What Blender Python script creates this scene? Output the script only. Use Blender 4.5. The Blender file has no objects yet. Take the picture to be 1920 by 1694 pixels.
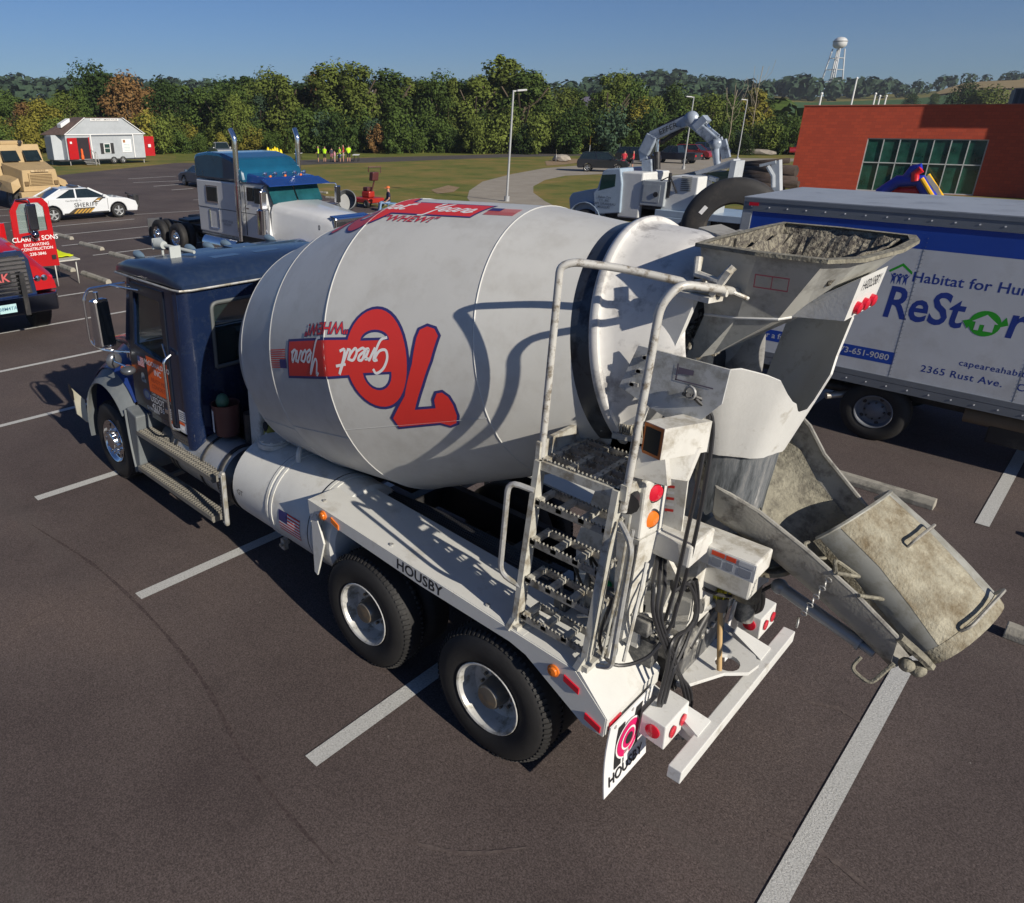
import bpy, bmesh, math, random
from mathutils import Vector, Matrix
R = math.radians
SC = bpy.context.scene
COL = SC.collection
# ---------------- camera, sky, sun, exposure ----------------
CF, CX, CY = 1358.71, 731.68, 782.16
CR = Vector((0.692627, 0.721293, 0.0021057)); CU = Vector((-0.275659, 0.262004, 0.92486)); CD = Vector((-0.666543, 0.641163, -0.380302))
CP = Vector((10.5157, -2.3959, 4.499))
cam = bpy.data.objects.new('camera', bpy.data.cameras.new('camera')); COL.objects.link(cam)
m = Matrix((CR, CU, -CD)).transposed().to_4x4(); m.translation = CP
cam.matrix_world = m
cam.data.sensor_width = 36; cam.data.lens = CF/1920*36; cam.data.shift_x = (960-CX)/1920; cam.data.shift_y = (CY-847)/1920
cam.data.clip_start = .05; cam.data.clip_end = 6000
SC.camera = cam
SUN_EL, SUN_V = 27.5, Vector((.992, -.125, 0)).normalized()
w = bpy.data.worlds.new('World'); SC.world = w; w.use_nodes = True
nt = w.node_tree; sky = nt.nodes.new('ShaderNodeTexSky'); sky.sky_type = 'NISHITA'; sky.sun_disc = False
sky.sun_elevation = R(SUN_EL); sky.sun_rotation = math.atan2(SUN_V.x, SUN_V.y)
sky.altitude = 300; sky.air_density = 1.0; sky.dust_density = 0.15; sky.ozone_density = 5.0
bg = nt.nodes['Background']; bg.inputs[1].default_value = .051
tint = nt.nodes.new('ShaderNodeMix'); tint.data_type = 'RGBA'; tint.blend_type = 'MULTIPLY'; tint.inputs['Factor'].default_value = 1; tint.inputs['B'].default_value = (.72, .88, 1.16, 1)
nt.links.new(sky.outputs[0], tint.inputs['A']); nt.links.new(tint.outputs['Result'], bg.inputs[0])
sl = bpy.data.lights.new('sun', 'SUN'); sl.energy = 5.0; sl.angle = R(.5); sl.color = (1, .92, .79)
so = bpy.data.objects.new('sun', sl); COL.objects.link(so)
sv = Vector((SUN_V.x*math.cos(R(SUN_EL)), SUN_V.y*math.cos(R(SUN_EL)), math.sin(R(SUN_EL))))
so.rotation_euler = sv.to_track_quat('Z', 'Y').to_euler(); so.location = (0, 0, 30)
SC.view_settings.view_transform = 'Standard'; SC.view_settings.look = 'None'; SC.view_settings.exposure = .17; SC.view_settings.gamma = 1

def ray(x, y): return CD+(x-CX)/CF*CR-(y-CY)/CF*CU
def pt(x, y, ax='z', v=0.0):
    d = ray(x, y); i = 'xyz'.index(ax); return CP+d*((v-CP[i])/d[i])
def far(x, dist, z=0.0):
    d = ray(x, 223); h = Vector((d.x, d.y, 0)); f = Vector((CD.x, CD.y, 0)).normalized(); h *= dist/h.dot(f)
    return Vector((CP.x+h.x, CP.y+h.y, z))
def zat(y, dist): return CP.z+(223-y)/1469.*dist      # height of pixel row y at that distance (vertical scale near the horizon)
rnd = random.Random(7)

# ---------------- materials ----------------
MATS = {}
def M(name, col, rough=.5, metal=0, var=.12, scale=3., bump=0., bscale=60., spec=.5, coat=0, dirt=None, dscale=2., dlo=.5, dhi=.62, trans=0, alpha=1, emit=0):
    if name in MATS: return MATS[name]
    m = bpy.data.materials.new(name); m.use_nodes = True; n = m.node_tree.nodes; L = m.node_tree.links; b = n['Principled BSDF']
    b.inputs['Roughness'].default_value = rough; b.inputs['Metallic'].default_value = metal
    b.inputs['Specular IOR Level'].default_value = spec; b.inputs['Coat Weight'].default_value = coat
    b.inputs['Transmission Weight'].default_value = trans; b.inputs['Alpha'].default_value = alpha
    tc = n.new('ShaderNodeTexCoord'); 
    nz = n.new('ShaderNodeTexNoise'); nz.inputs['Scale'].default_value = scale; nz.inputs['Detail'].default_value = 6; nz.inputs['Roughness'].default_value = .65
    L.new(tc.outputs['Object'], nz.inputs['Vector'])
    cr = n.new('ShaderNodeValToRGB'); cr.color_ramp.elements[0].position = .3; cr.color_ramp.elements[1].position = .7
    cr.color_ramp.elements[0].color = tuple(c*(1-var) for c in col)+(1,); cr.color_ramp.elements[1].color = tuple(min(1, c*(1+var)) for c in col)+(1,)
    L.new(nz.outputs['Fac'], cr.inputs['Fac']); out = cr.outputs['Color']
    if dirt:
        n2 = n.new('ShaderNodeTexNoise'); n2.inputs['Scale'].default_value = dscale; n2.inputs['Detail'].default_value = 8; n2.inputs['Roughness'].default_value = .7
        L.new(tc.outputs['Object'], n2.inputs['Vector'])
        r2 = n.new('ShaderNodeValToRGB'); r2.color_ramp.elements[0].position = dlo; r2.color_ramp.elements[1].position = dhi
        L.new(n2.outputs['Fac'], r2.inputs['Fac'])
        mx = n.new('ShaderNodeMix'); mx.data_type = 'RGBA'; L.new(r2.outputs['Color'], mx.inputs['Factor']); L.new(out, mx.inputs['A'])
        mx.inputs['B'].default_value = tuple(dirt)+(1,); out = mx.outputs['Result']
    L.new(out, b.inputs['Base Color'])
    if emit: L.new(out, b.inputs['Emission Color']); b.inputs['Emission Strength'].default_value = emit
    if bump:
        n3 = n.new('ShaderNodeTexNoise'); n3.inputs['Scale'].default_value = bscale; n3.inputs['Detail'].default_value = 5
        L.new(tc.outputs['Object'], n3.inputs['Vector'])
        bp = n.new('ShaderNodeBump'); bp.inputs['Strength'].default_value = bump; bp.inputs['Distance'].default_value = .02
        L.new(n3.outputs['Fac'], bp.inputs['Height']); L.new(bp.outputs['Normal'], b.inputs['Normal'])
    MATS[name] = m; return m
WHITE = M('white_paint', (.60, .60, .57), .42, var=.06, dirt=(.42, .40, .35), dscale=3, dlo=.55, dhi=.75, bump=.03, bscale=200)
WHITE2 = M('dirty_white_paint', (.60, .59, .55), .55, var=.1, dirt=(.33, .30, .24), dscale=5, dlo=.5, dhi=.66, bump=.08, bscale=150)
STEEL = M('galvanised_steel', (.42, .42, .41), .45, .3, var=.15, scale=12, dirt=(.28, .26, .21), dscale=9, dlo=.48, dhi=.6, bump=.05)
CHROME = M('chrome', (.75, .76, .78), .12, 1, var=.03)
ALU = M('brushed_aluminium', (.55, .56, .56), .38, .85, var=.08, bump=.05, bscale=300)
BLACK = M('black_paint', (.018, .018, .02), .45, var=.2, dirt=(.07, .065, .06), dscale=4, dlo=.5, dhi=.75)
RUB = M('tyre_rubber', (.014, .0135, .0135), .7, var=.25, scale=8, dirt=(.035, .032, .03), dscale=6, dlo=.58, dhi=.85, bump=.1, bscale=80)
HOSE = M('hose_rubber', (.025, .025, .028), .45, var=.2)
NAVY = M('navy_paint', (.006, .014, .045), .22, var=.06, coat=.6, dirt=(.02, .03, .055), dscale=14, dlo=.5, dhi=.9)
BLUEP = M('blue_paint', (.012, .03, .14), .3, var=.1, coat=.5)
GREYP = M('grey_fender_plastic', (.13, .145, .155), .5, var=.15, dirt=(.22, .22, .2), dscale=2, dlo=.5, dhi=.8)
GLASS = M('dark_glass', (.012, .02, .022), .05, var=.3, spec=.8)
GLASSG = M('green_glass', (.02, .055, .05), .06, var=.5, scale=1.2, spec=.8)
RED = M('red_lens', (.55, .01, .03), .2, var=.05, coat=.5)
AMB = M('amber_lens', (.75, .18, .02), .2, var=.05, coat=.5)
REDP = M('red_paint', (.42, .008, .012), .2, var=.06, coat=.7)
CONC = M('dried_concrete', (.24, .225, .175), .9, var=.22, scale=6, dirt=(.13, .12, .095), dscale=11, dlo=.46, dhi=.62, bump=.6, bscale=45)
CONCR = M('rough_concrete_crust', (.25, .23, .18), .95, var=.35, scale=25, dirt=(.09, .08, .07), dscale=28, dlo=.45, dhi=.55, bump=1.0, bscale=55)
PANW = M('white_steel_pan', (.64, .64, .62), .45, var=.06, dirt=(.4, .38, .33), dscale=6, dlo=.56, dhi=.72, bump=.05)
CHUTE = M('chute_steel', (.30, .29, .26), .6, .15, var=.15, scale=4, dirt=(.11, .10, .09), dscale=7, dlo=.5, dhi=.66, bump=.15, bscale=60)
DKSTEEL = M('wet_dark_steel', (.09, .095, .1), .4, .4, var=.3, scale=9, dirt=(.45, .45, .43), dscale=6, dlo=.56, dhi=.66)
LOGO_R = M('logo_red', (.62, .035, .028), .45, var=.04)
LOGO_N = M('logo_navy', (.03, .03, .14), .5, var=.05)
LOGO_W = M('logo_white', (.72, .72, .72), .5, var=.03)
INK = M('black_ink', (.02, .02, .022), .5, var=.1)
ORANGE = M('orange_sign', (.75, .11, .01), .5, var=.05)
YELV = M('hi_vis_yellow', (.62, .85, .02), .7, var=.08)
SKIN = M('skin', (.42, .22, .15), .6, var=.1)
BARK = M('bark', (.10, .075, .05), .9, var=.3)

# ---------------- mesh builder ----------------
ORG = Vector((0, 0, 0))
class MB:
    def __init__(s): s.v = []; s.f = []; s.m = []; s.sm = []
    def add(s, vs, fs, m=0, smooth=False):
        o = len(s.v); s.v += [tuple(v) for v in vs]
        for f in fs: s.f.append([i+o for i in f]); s.m.append(m); s.sm.append(smooth)
        return s
    def hexa(s, p, m=0, bev=0):    # p: 8 points, bottom 4 then top 4 (both counter-clockwise from above)
        q = [(3, 2, 1, 0), (4, 5, 6, 7), (0, 1, 5, 4), (1, 2, 6, 5), (2, 3, 7, 6), (3, 0, 4, 7)]
        if bev <= 0: return s.add(p, q, m)
        bm = bmesh.new(); vs = [bm.verts.new(v) for v in p]
        for f in q: bm.faces.new([vs[i] for i in f])
        bmesh.ops.bevel(bm, geom=bm.edges[:], offset=bev, segments=2, affect='EDGES', profile=.5)
        s.addbm(bm, m); return s
    def addbm(s, bm, m=0, smooth=False):
        bm.verts.index_update()
        s.add([v.co[:] for v in bm.verts], [[v.index for v in f.verts] for f in bm.faces], m, smooth); bm.free(); return s
    def box(s, x0, x1, y0, y1, z0, z1, m=0, bev=0):
        return s.hexa([(x0, y0, z0), (x1, y0, z0), (x1, y1, z0), (x0, y1, z0), (x0, y0, z1), (x1, y0, z1), (x1, y1, z1), (x0, y1, z1)], m, bev)
    def bar(s, a, b, w, h, up=(0, 0, 1), m=0, bev=0):   # a box beam from a to b
        a = Vector(a); b = Vector(b); d = (b-a).normalized(); u = Vector(up); sd = d.cross(u)
        if sd.length < 1e-4: sd = d.cross(Vector((1, 0, 0)))
        sd.normalize(); u = sd.cross(d)
        o = [(-w/2, -h/2), (w/2, -h/2), (w/2, h/2), (-w/2, h/2)]
        P = [a+sd*x+u*y for x, y in o]+[b+sd*x+u*y for x, y in o]
        return s.hexa([P[0], P[4], P[5], P[1], P[3], P[7], P[6], P[2]], m, bev)
    def frame(s, d):
        d = Vector(d).normalized(); u = Vector((0, 0, 1)) if abs(d.z) < .9 else Vector((1, 0, 0)); a = d.cross(u).normalized(); return d, a, d.cross(a)
    def lathe(s, a, ax, prof, n=24, m=0, smooth=True, ph=0, a0=0, a1=360):
        a = Vector(a); d, u, v = s.frame(ax); full = abs(a1-a0) >= 360; k = n if full else n+1; vs = []
        for t, r in prof:
            for i in range(k):
                th = R(a0+(a1-a0)*i/n)+ph; vs.append(a+d*t+(u*math.cos(th)+v*math.sin(th))*r)
        fs = []
        for j in range(len(prof)-1):
            for i in range(n):
                i2 = (i+1) % k; fs.append((j*k+i, j*k+i2, (j+1)*k+i2, (j+1)*k+i))
        s.add(vs, fs, m, smooth)
        return s
    def cyl(s, a, b, r, r2=None, n=16, m=0, caps=True, smooth=True):
        a = Vector(a); b = Vector(b); L = (b-a).length; r2 = r if r2 is None else r2; d, u, v = s.frame(b-a)
        s.lathe(a, b-a, [(0, r), (L, r2)], n, m, smooth)
        if caps:
            for c, rr in ((a, r), (b, r2)):
                if rr > 1e-4: s.add([c+(u*math.cos(2*math.pi*i/n)+v*math.sin(2*math.pi*i/n))*rr for i in range(n)], [tuple(range(n))], m)
        return s
    def tube(s, pts, r, n=8, m=0, fillet=0):
        P = [Vector(p) for p in pts]
        if fillet:
            Q = [P[0]]
            for i in range(1, len(P)-1):
                a = (P[i-1]-P[i]); b = (P[i+1]-P[i]); f = min(fillet, a.length*.45, b.length*.45); a = P[i]+a.normalized()*f; b = P[i]+b.normalized()*f
                for t in (0, .25, .5, .75, 1): Q.append(a*(1-t)**2+P[i]*2*t*(1-t)+b*t*t)
            Q.append(P[-1]); P = Q
        vs = []; pu = None
        for i, p in enumerate(P):
            d = (P[min(i+1, len(P)-1)]-P[max(i-1, 0)]).normalized()
            if pu is None: u = s.frame(d)[1]
            else:
                u = pu-d*pu.dot(d); u = u.normalized() if u.length > 1e-5 else s.frame(d)[1]
            pu = u; v = d.cross(u)
            vs += [p+(u*math.cos(2*math.pi*k/n)+v*math.sin(2*math.pi*k/n))*r for k in range(n)]
        fs = [(i*n+k, i*n+(k+1) % n, (i+1)*n+(k+1) % n, (i+1)*n+k) for i in range(len(P)-1) for k in range(n)]
        s.add(vs, fs, m, True); s.add(vs[:n], [tuple(range(n))], m); s.add(vs[-n:], [tuple(range(n))], m); return s
    def spline(s, pts, r, n=8, m=0, sub=6):
        P = [Vector(p) for p in pts]; P = [2*P[0]-P[1]]+P+[2*P[-1]-P[-2]]; Q = []
        for i in range(1, len(P)-2):
            for k in range(sub):
                t = k/sub; a, b, c, d = P[i-1:i+3]
                Q.append(.5*((2*b)+(c-a)*t+(2*a-5*b+4*c-d)*t*t+(3*b-a-3*c+d)*t**3))
        Q.append(P[-2]); return s.tube(Q, r, n, m)
    def prism(s, pts, ax, v0, v1, m=0, bev=0, smooth=False):  # outline in the plane across axis ax, from v0 to v1
        i = 'xyz'.index(ax)
        def mk(p, v):
            q = list(p); q.insert(i, v); return q
        bm = bmesh.new(); A = [bm.verts.new(mk(p, v0)) for p in pts]; B = [bm.verts.new(mk(p, v1)) for p in pts]; n = len(pts)
        fa = bm.faces.new(A); fb = bm.faces.new(B[::-1])
        for k in range(n): bm.faces.new([A[k], B[k], B[(k+1) % n], A[(k+1) % n]])
        bmesh.ops.recalc_face_normals(bm, faces=bm.faces[:])
        if bev: bmesh.ops.bevel(bm, geom=[e for e in bm.edges], offset=bev, segments=2, affect='EDGES', profile=.5, clamp_overlap=True)
        bmesh.ops.triangulate(bm, faces=[f for f in bm.faces if len(f.verts) > 4])
        return s.addbm(bm, m, smooth)
    def loft(s, secs, m=0, closed=True, smooth=True, caps=True):
        n = len(secs[0]); vs = [p for q in secs for p in q]; k = n if closed else n-1
        s.add(vs, [(i*n+j, i*n+(j+1) % n, (i+1)*n+(j+1) % n, (i+1)*n+j) for i in range(len(secs)-1) for j in range(k)], m, smooth)
        if caps: s.add(secs[0], [tuple(range(n))], m); s.add(secs[-1], [tuple(range(n))], m)
        return s
    def sheet(s, grid, th, m=0, smooth=True):   # grid of points, thickened
        nr, nc = len(grid), len(grid[0]); G = [[Vector(p) for p in r] for r in grid]; B = []
        for i in range(nr):
            row = []
            for j in range(nc):
                du = G[min(i+1, nr-1)][j]-G[max(i-1, 0)][j]; dv = G[i][min(j+1, nc-1)]-G[i][max(j-1, 0)]; nn = du.cross(dv)
                nn = nn.normalized() if nn.length > 1e-9 else Vector((0, 0, 1)); row.append(G[i][j]+nn*th)
            B.append(row)
        vs = [p for r in G for p in r]+[p for r in B for p in r]; N = nr*nc; f = lambda i, j: i*nc+j; F = []
        for i in range(nr-1):
            for j in range(nc-1):
                F.append((f(i, j), f(i, j+1), f(i+1, j+1), f(i+1, j))); F.append((N+f(i, j), N+f(i+1, j), N+f(i+1, j+1), N+f(i, j+1)))
        s.add(vs, F, m, smooth); E = []
        for j in range(nc-1):
            for i in (0, nr-1): E.append((f(i, j), f(i, j+1), N+f(i, j+1), N+f(i, j)))
        for i in range(nr-1):
            for j in (0, nc-1): E.append((f(i, j), f(i+1, j), N+f(i+1, j), N+f(i, j)))
        s.add(vs, E, m); return s
    def poly(s, pts, m=0): return s.add(pts, [tuple(range(len(pts)))], m)
    def torus(s, c, ax, Rr, r, n=24, k=8, m=0):
        c = Vector(c); d, u, v = s.frame(ax); secs = []
        for i in range(n+1):
            t = 2*math.pi*i/n; e = u*math.cos(t)+v*math.sin(t)
            secs.append([c+e*(Rr+r*math.cos(2*math.pi*j/k))+d*r*math.sin(2*math.pi*j/k) for j in range(k)])
        return s.loft(secs, m, caps=False)
    def ball(s, c, r, m=0, n=10, sq=(1, 1, 1)):
        c = Vector(c); vs = []; k = n
        for i in range(n+1):
            t = math.pi*i/n
            for j in range(k): p = 2*math.pi*j/k; vs.append((c.x+r*sq[0]*math.sin(t)*math.cos(p), c.y+r*sq[1]*math.sin(t)*math.sin(p), c.z+r*sq[2]*math.cos(t)))
        return s.add(vs, [(i*k+j, i*k+(j+1) % k, (i+1)*k+(j+1) % k, (i+1)*k+j) for i in range(n) for j in range(k)], m, True)
    def build(s, name, mats, parent=None, label=None, **kw):
        if not isinstance(mats, (list, tuple)): mats = [mats]
        me = bpy.data.meshes.new(name); o_ = ORG if not kw.get('world') else Vector((0, 0, 0))
        me.from_pydata([(x-o_.x, y-o_.y, z-o_.z) for x, y, z in s.v], [], s.f)
        for mm in mats: me.materials.append(mm)
        me.polygons.foreach_set('material_index', s.m); me.polygons.foreach_set('use_smooth', s.sm); me.update()
        bm = bmesh.new(); bm.from_mesh(me)
        if kw.get('weld', True): bmesh.ops.remove_doubles(bm, verts=bm.verts[:], dist=1e-5)
        if kw.get('recalc', True): bmesh.ops.recalc_face_normals(bm, faces=bm.faces[:])
        for e in bm.edges:
            if len(e.link_faces) == 2 and e.calc_face_angle(0) > R(38): e.smooth = False
        bm.to_mesh(me); bm.free()
        o = bpy.data.objects.new(name, me); COL.objects.link(o)
        if parent: o.parent = parent
        if label: o['label'] = label
        return o
def tag(o, label, cat, group=None, kind=None):
    if label: o['label'] = label
    if cat: o['category'] = cat
    if group: o['group'] = group
    if kind: o['kind'] = kind
    return o
def thing(name, label, cat, loc=(0, 0, 0), rz=0, group=None):
    o = bpy.data.objects.new(name, None); COL.objects.link(o); o.location = loc; o.rotation_euler = (0, 0, rz); o.empty_display_size = .3
    return tag(o, label, cat, group)
def struct(o): o['kind'] = 'structure'; return o
def copy_tree(o, parent=None):
    kids = [c for c in bpy.data.objects if c.parent == o]; c = o.copy(); COL.objects.link(c); c.parent = parent
    for k in kids: copy_tree(k, c)
    return c

# flat art: text and polygons in (u, v), laid on a surface by a function
_tc = {}
def text2d(s, size=1, bold=0, shear=0, spacing=1, align='CENTER'):
    key = (s, bold, shear, spacing, align)
    if key not in _tc:
        cu = bpy.data.curves.new('t', 'FONT'); cu.body = s; cu.size = 1; cu.offset = bold; cu.shear = shear; cu.space_character = spacing; cu.align_x = align; cu.align_y = 'CENTER'; cu.resolution_u = 3
        ob = bpy.data.objects.new('t', cu); me = ob.to_mesh()
        _tc[key] = ([tuple(v.co) for v in me.vertices], [tuple(p.vertices) for p in me.polygons]); ob.to_mesh_clear(); bpy.data.objects.remove(ob); bpy.data.curves.remove(cu)
    V, F = _tc[key]; return [(x*size, y*size) for x, y, z in V], F
def art(mb, V, F, fn, m=0, cut=0, u0=0, v0=0, sx=1, sy=1, rot=0):
    c, s_ = math.cos(rot), math.sin(rot)
    P = [(u0+(x*c-y*s_)*sx, v0+(x*s_+y*c)*sy) for x, y in V]
    if cut:
        bm = bmesh.new(); vs = [bm.verts.new((x, y, 0)) for x, y in P]
        for f in F:
            try: bm.faces.new([vs[i] for i in f])
            except ValueError: pass
        for ax in (0, 1):
            lo = min(p[ax] for p in P); hi = max(p[ax] for p in P); t = math.ceil(lo/cut)*cut
            while t < hi:
                co = [0, 0, 0]; co[ax] = t; no = [0, 0, 0]; no[ax] = 1
                bmesh.ops.bisect_plane(bm, geom=bm.verts[:]+bm.edges[:]+bm.faces[:], plane_co=co, plane_no=no); t += cut
        bm.verts.index_update(); P = [(v.co.x, v.co.y) for v in bm.verts]; F = [[v.index for v in f.verts] for f in bm.faces]; bm.free()
    mb.add([fn(x, y) for x, y in P], F, m, bool(cut))
def tri(poly):   # one concave outline -> faces
    from mathutils.geometry import tessellate_polygon
    return list(poly), [tuple(t) for t in tessellate_polygon([[Vector((x, y, 0)) for x, y in poly]])]
def tri2(outer, holes):
    from mathutils.geometry import tessellate_polygon
    loops = [outer]+holes; return [p for l in loops for p in l], [tuple(t) for t in tessellate_polygon([[Vector((x, y, 0)) for x, y in l] for l in loops])]
def plane(o, u, v): 
    o = Vector(o); u = Vector(u); v = Vector(v); return lambda a, b: o+u*a+v*b
def rect(w, h): return [(-w/2, -h/2), (w/2, -h/2), (w/2, h/2), (-w/2, h/2)], [(0, 1, 2, 3)]
def disc(r, n=20, sx=1): return [(r*sx*math.cos(2*math.pi*i/n), r*math.sin(2*math.pi*i/n)) for i in range(n)], [tuple(range(n))]
def flag(mb, fn, w, h, mr, mw, mn, u0=0, v0=0, cut=0):  # stripes beside and below the canton
    for i in range(13):
        x0 = -w*.08 if i < 7 else -w/2; V, F = rect(w/2-x0, h/13); art(mb, V, F, fn, mr if i % 2 == 0 else mw, cut, u0+(w/2+x0)/2, v0+h/2-(i+.5)*h/13)
    V, F = rect(w*.42, h*7/13); art(mb, V, F, fn, mn, cut, u0-w*.29, v0+h/2-h*3.5/13)

# wheels: a tyre with its rim as sub-part; axis along y, outer face towards -y when side=-1
def wheel(parent, c, Rr, w, rr, style='steel', side=-1, name='tyre', lug=0, tm=None):
    c = Vector(c); y = side; mb = MB(); o = c+Vector((0, y*w/2, 0)); ax = (0, -y, 0)
    s_ = Rr-rr
    mb.lathe(o, ax, [(.015, rr-.005), (-.0, rr+.02), (-.012, rr+s_*.45), (.0, rr+s_*.75), (.02, Rr-.03), (.045, Rr-.008), (.06, Rr), (w-.06, Rr), (w-.045, Rr-.008), (w-.02, Rr-.03), (w+.01, rr+s_*.5), (w-.01, rr)], 48)
    if lug:
        for i in range(lug):
            th = 2*math.pi*i/lug; e = Vector((math.cos(th), 0, math.sin(th))); t = Vector((-math.sin(th), 0, math.cos(th)))
            p = o+Vector((0, -y*.025, 0))+e*(Rr-.028); q = o+Vector((0, -y*.075, 0))+e*(Rr+.003)
            mb.bar(p, q, .028, .02, t)
            p = o+Vector((0, -y*(w-.025), 0))+e*(Rr-.028); q = o+Vector((0, -y*(w-.075), 0))+e*(Rr+.003); mb.bar(p, q, .028, .02, t)
    ty = mb.build(name, tm or RUB, parent)
    rb = MB()
    if style == 'dual':      # deep-dish white steel rim of a dual pair
        rb.lathe(o, ax, [(.0, rr), (-.006, rr-.005), (.0, rr-.02), (.02, rr-.03), (.10, rr-.04), (.15, rr-.06), (.165, rr*.62), (.15, rr*.42), (.15, .001)], 40)
        rb.lathe(o, ax, [(.15, .11), (.03, .10), (.01, .085), (.005, .001)], 20, 1)
        for i in range(10):
            th = 2*math.pi*i/10; e = Vector((math.cos(th), 0, math.sin(th))); p = o+e*.142+Vector((0, -y*.15, 0)); rb.cyl(p, p+Vector((0, y*.03, 0)), .014, n=6, m=1)
        for i in range(2):
            th = math.pi*i+.9; e = Vector((math.cos(th), 0, math.sin(th))); p = o+e*.2+Vector((0, -y*.157, 0)); rb.cyl(p, p+Vector((0, y*.004, 0)), .035, n=14, m=2)
        mats = [M('white_steel_rim', (.52, .52, .5), .35, .2, dirt=(.25, .24, .2), dscale=8), M('hub_steel', (.16, .15, .13), .3, .5, dirt=(.25, .2, .14), dscale=9), BLACK]
    elif style == 'alu':   # polished steer wheel with hub and nuts
        rb.lathe(o, ax, [(.0, rr), (-.008, rr-.005), (.0, rr-.02), (.03, rr-.035), (.045, rr-.06), (.04, rr*.62), (.02, rr*.5), (.015, rr*.42), (-.03, rr*.38), (-.045, rr*.3), (-.05, .001)], 40)
        for i in range(10):
            th = 2*math.pi*i/10; e = Vector((math.cos(th), 0, math.sin(th))); p = o+e*rr*.54+Vector((0, -y*.02, 0)); rb.cyl(p, p+Vector((0, y*.05, 0)), .02, n=6)
            th += .3; e = Vector((math.cos(th), 0, math.sin(th))); p = o+e*rr*.76+Vector((0, -y*.045, 0)); rb.cyl(p, p+Vector((0, y*.006, 0)), .024, n=10, m=1)
        mats = [CHROME, BLACK]
    elif style == 'car':
        rb.lathe(o, ax, [(.005, rr), (.0, rr-.015), (.05, rr-.03), (.06, .02)], 30, 1)
        rb.lathe(o, ax, [(.005, rr), (-.004, rr-.008), (.004, rr-.022), (.03, rr-.03)], 30, 0)
        for i in range(5):
            th = 2*math.pi*i/5+.3; e = Vector((math.cos(th), 0, math.sin(th))); rb.bar(o+Vector((0, -y*.01, 0)), o+Vector((0, -y*.015, 0))+e*(rr-.01), rr*.3, .03, (0, 1, 0))
        rb.cyl(o+Vector((0, -y*.03, 0)), o+Vector((0, y*.002, 0)), rr*.25, n=12)
        mats = [ALU, BLACK]
    else:                  # plain truck disc
        rb.lathe(o, ax, [(.0, rr), (-.005, rr-.005), (.0, rr-.02), (.03, rr-.03), (.09, rr-.045), (.10, rr*.6), (.06, rr*.42), (.05, .001)], 32)
        for i in range(8):
            th = 2*math.pi*i/8; e = Vector((math.cos(th), 0, math.sin(th))); p = o+e*rr*.5+Vector((0, -y*.08, 0)); rb.cyl(p, p+Vector((0, y*.03, 0)), .014, n=6, m=1)
        for i in range(5):
            th = 2*math.pi*i/5; e = Vector((math.cos(th), 0, math.sin(th))); p = o+e*rr*.76+Vector((0, -y*.098, 0)); rb.cyl(p, p+Vector((0, y*.008, 0)), .03, n=10, m=1)
        mats = [M('grey_rim', (.15, .16, .18), .5, .1), BLACK]
    r = rb.build('rim', mats, ty)
    return ty
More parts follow.
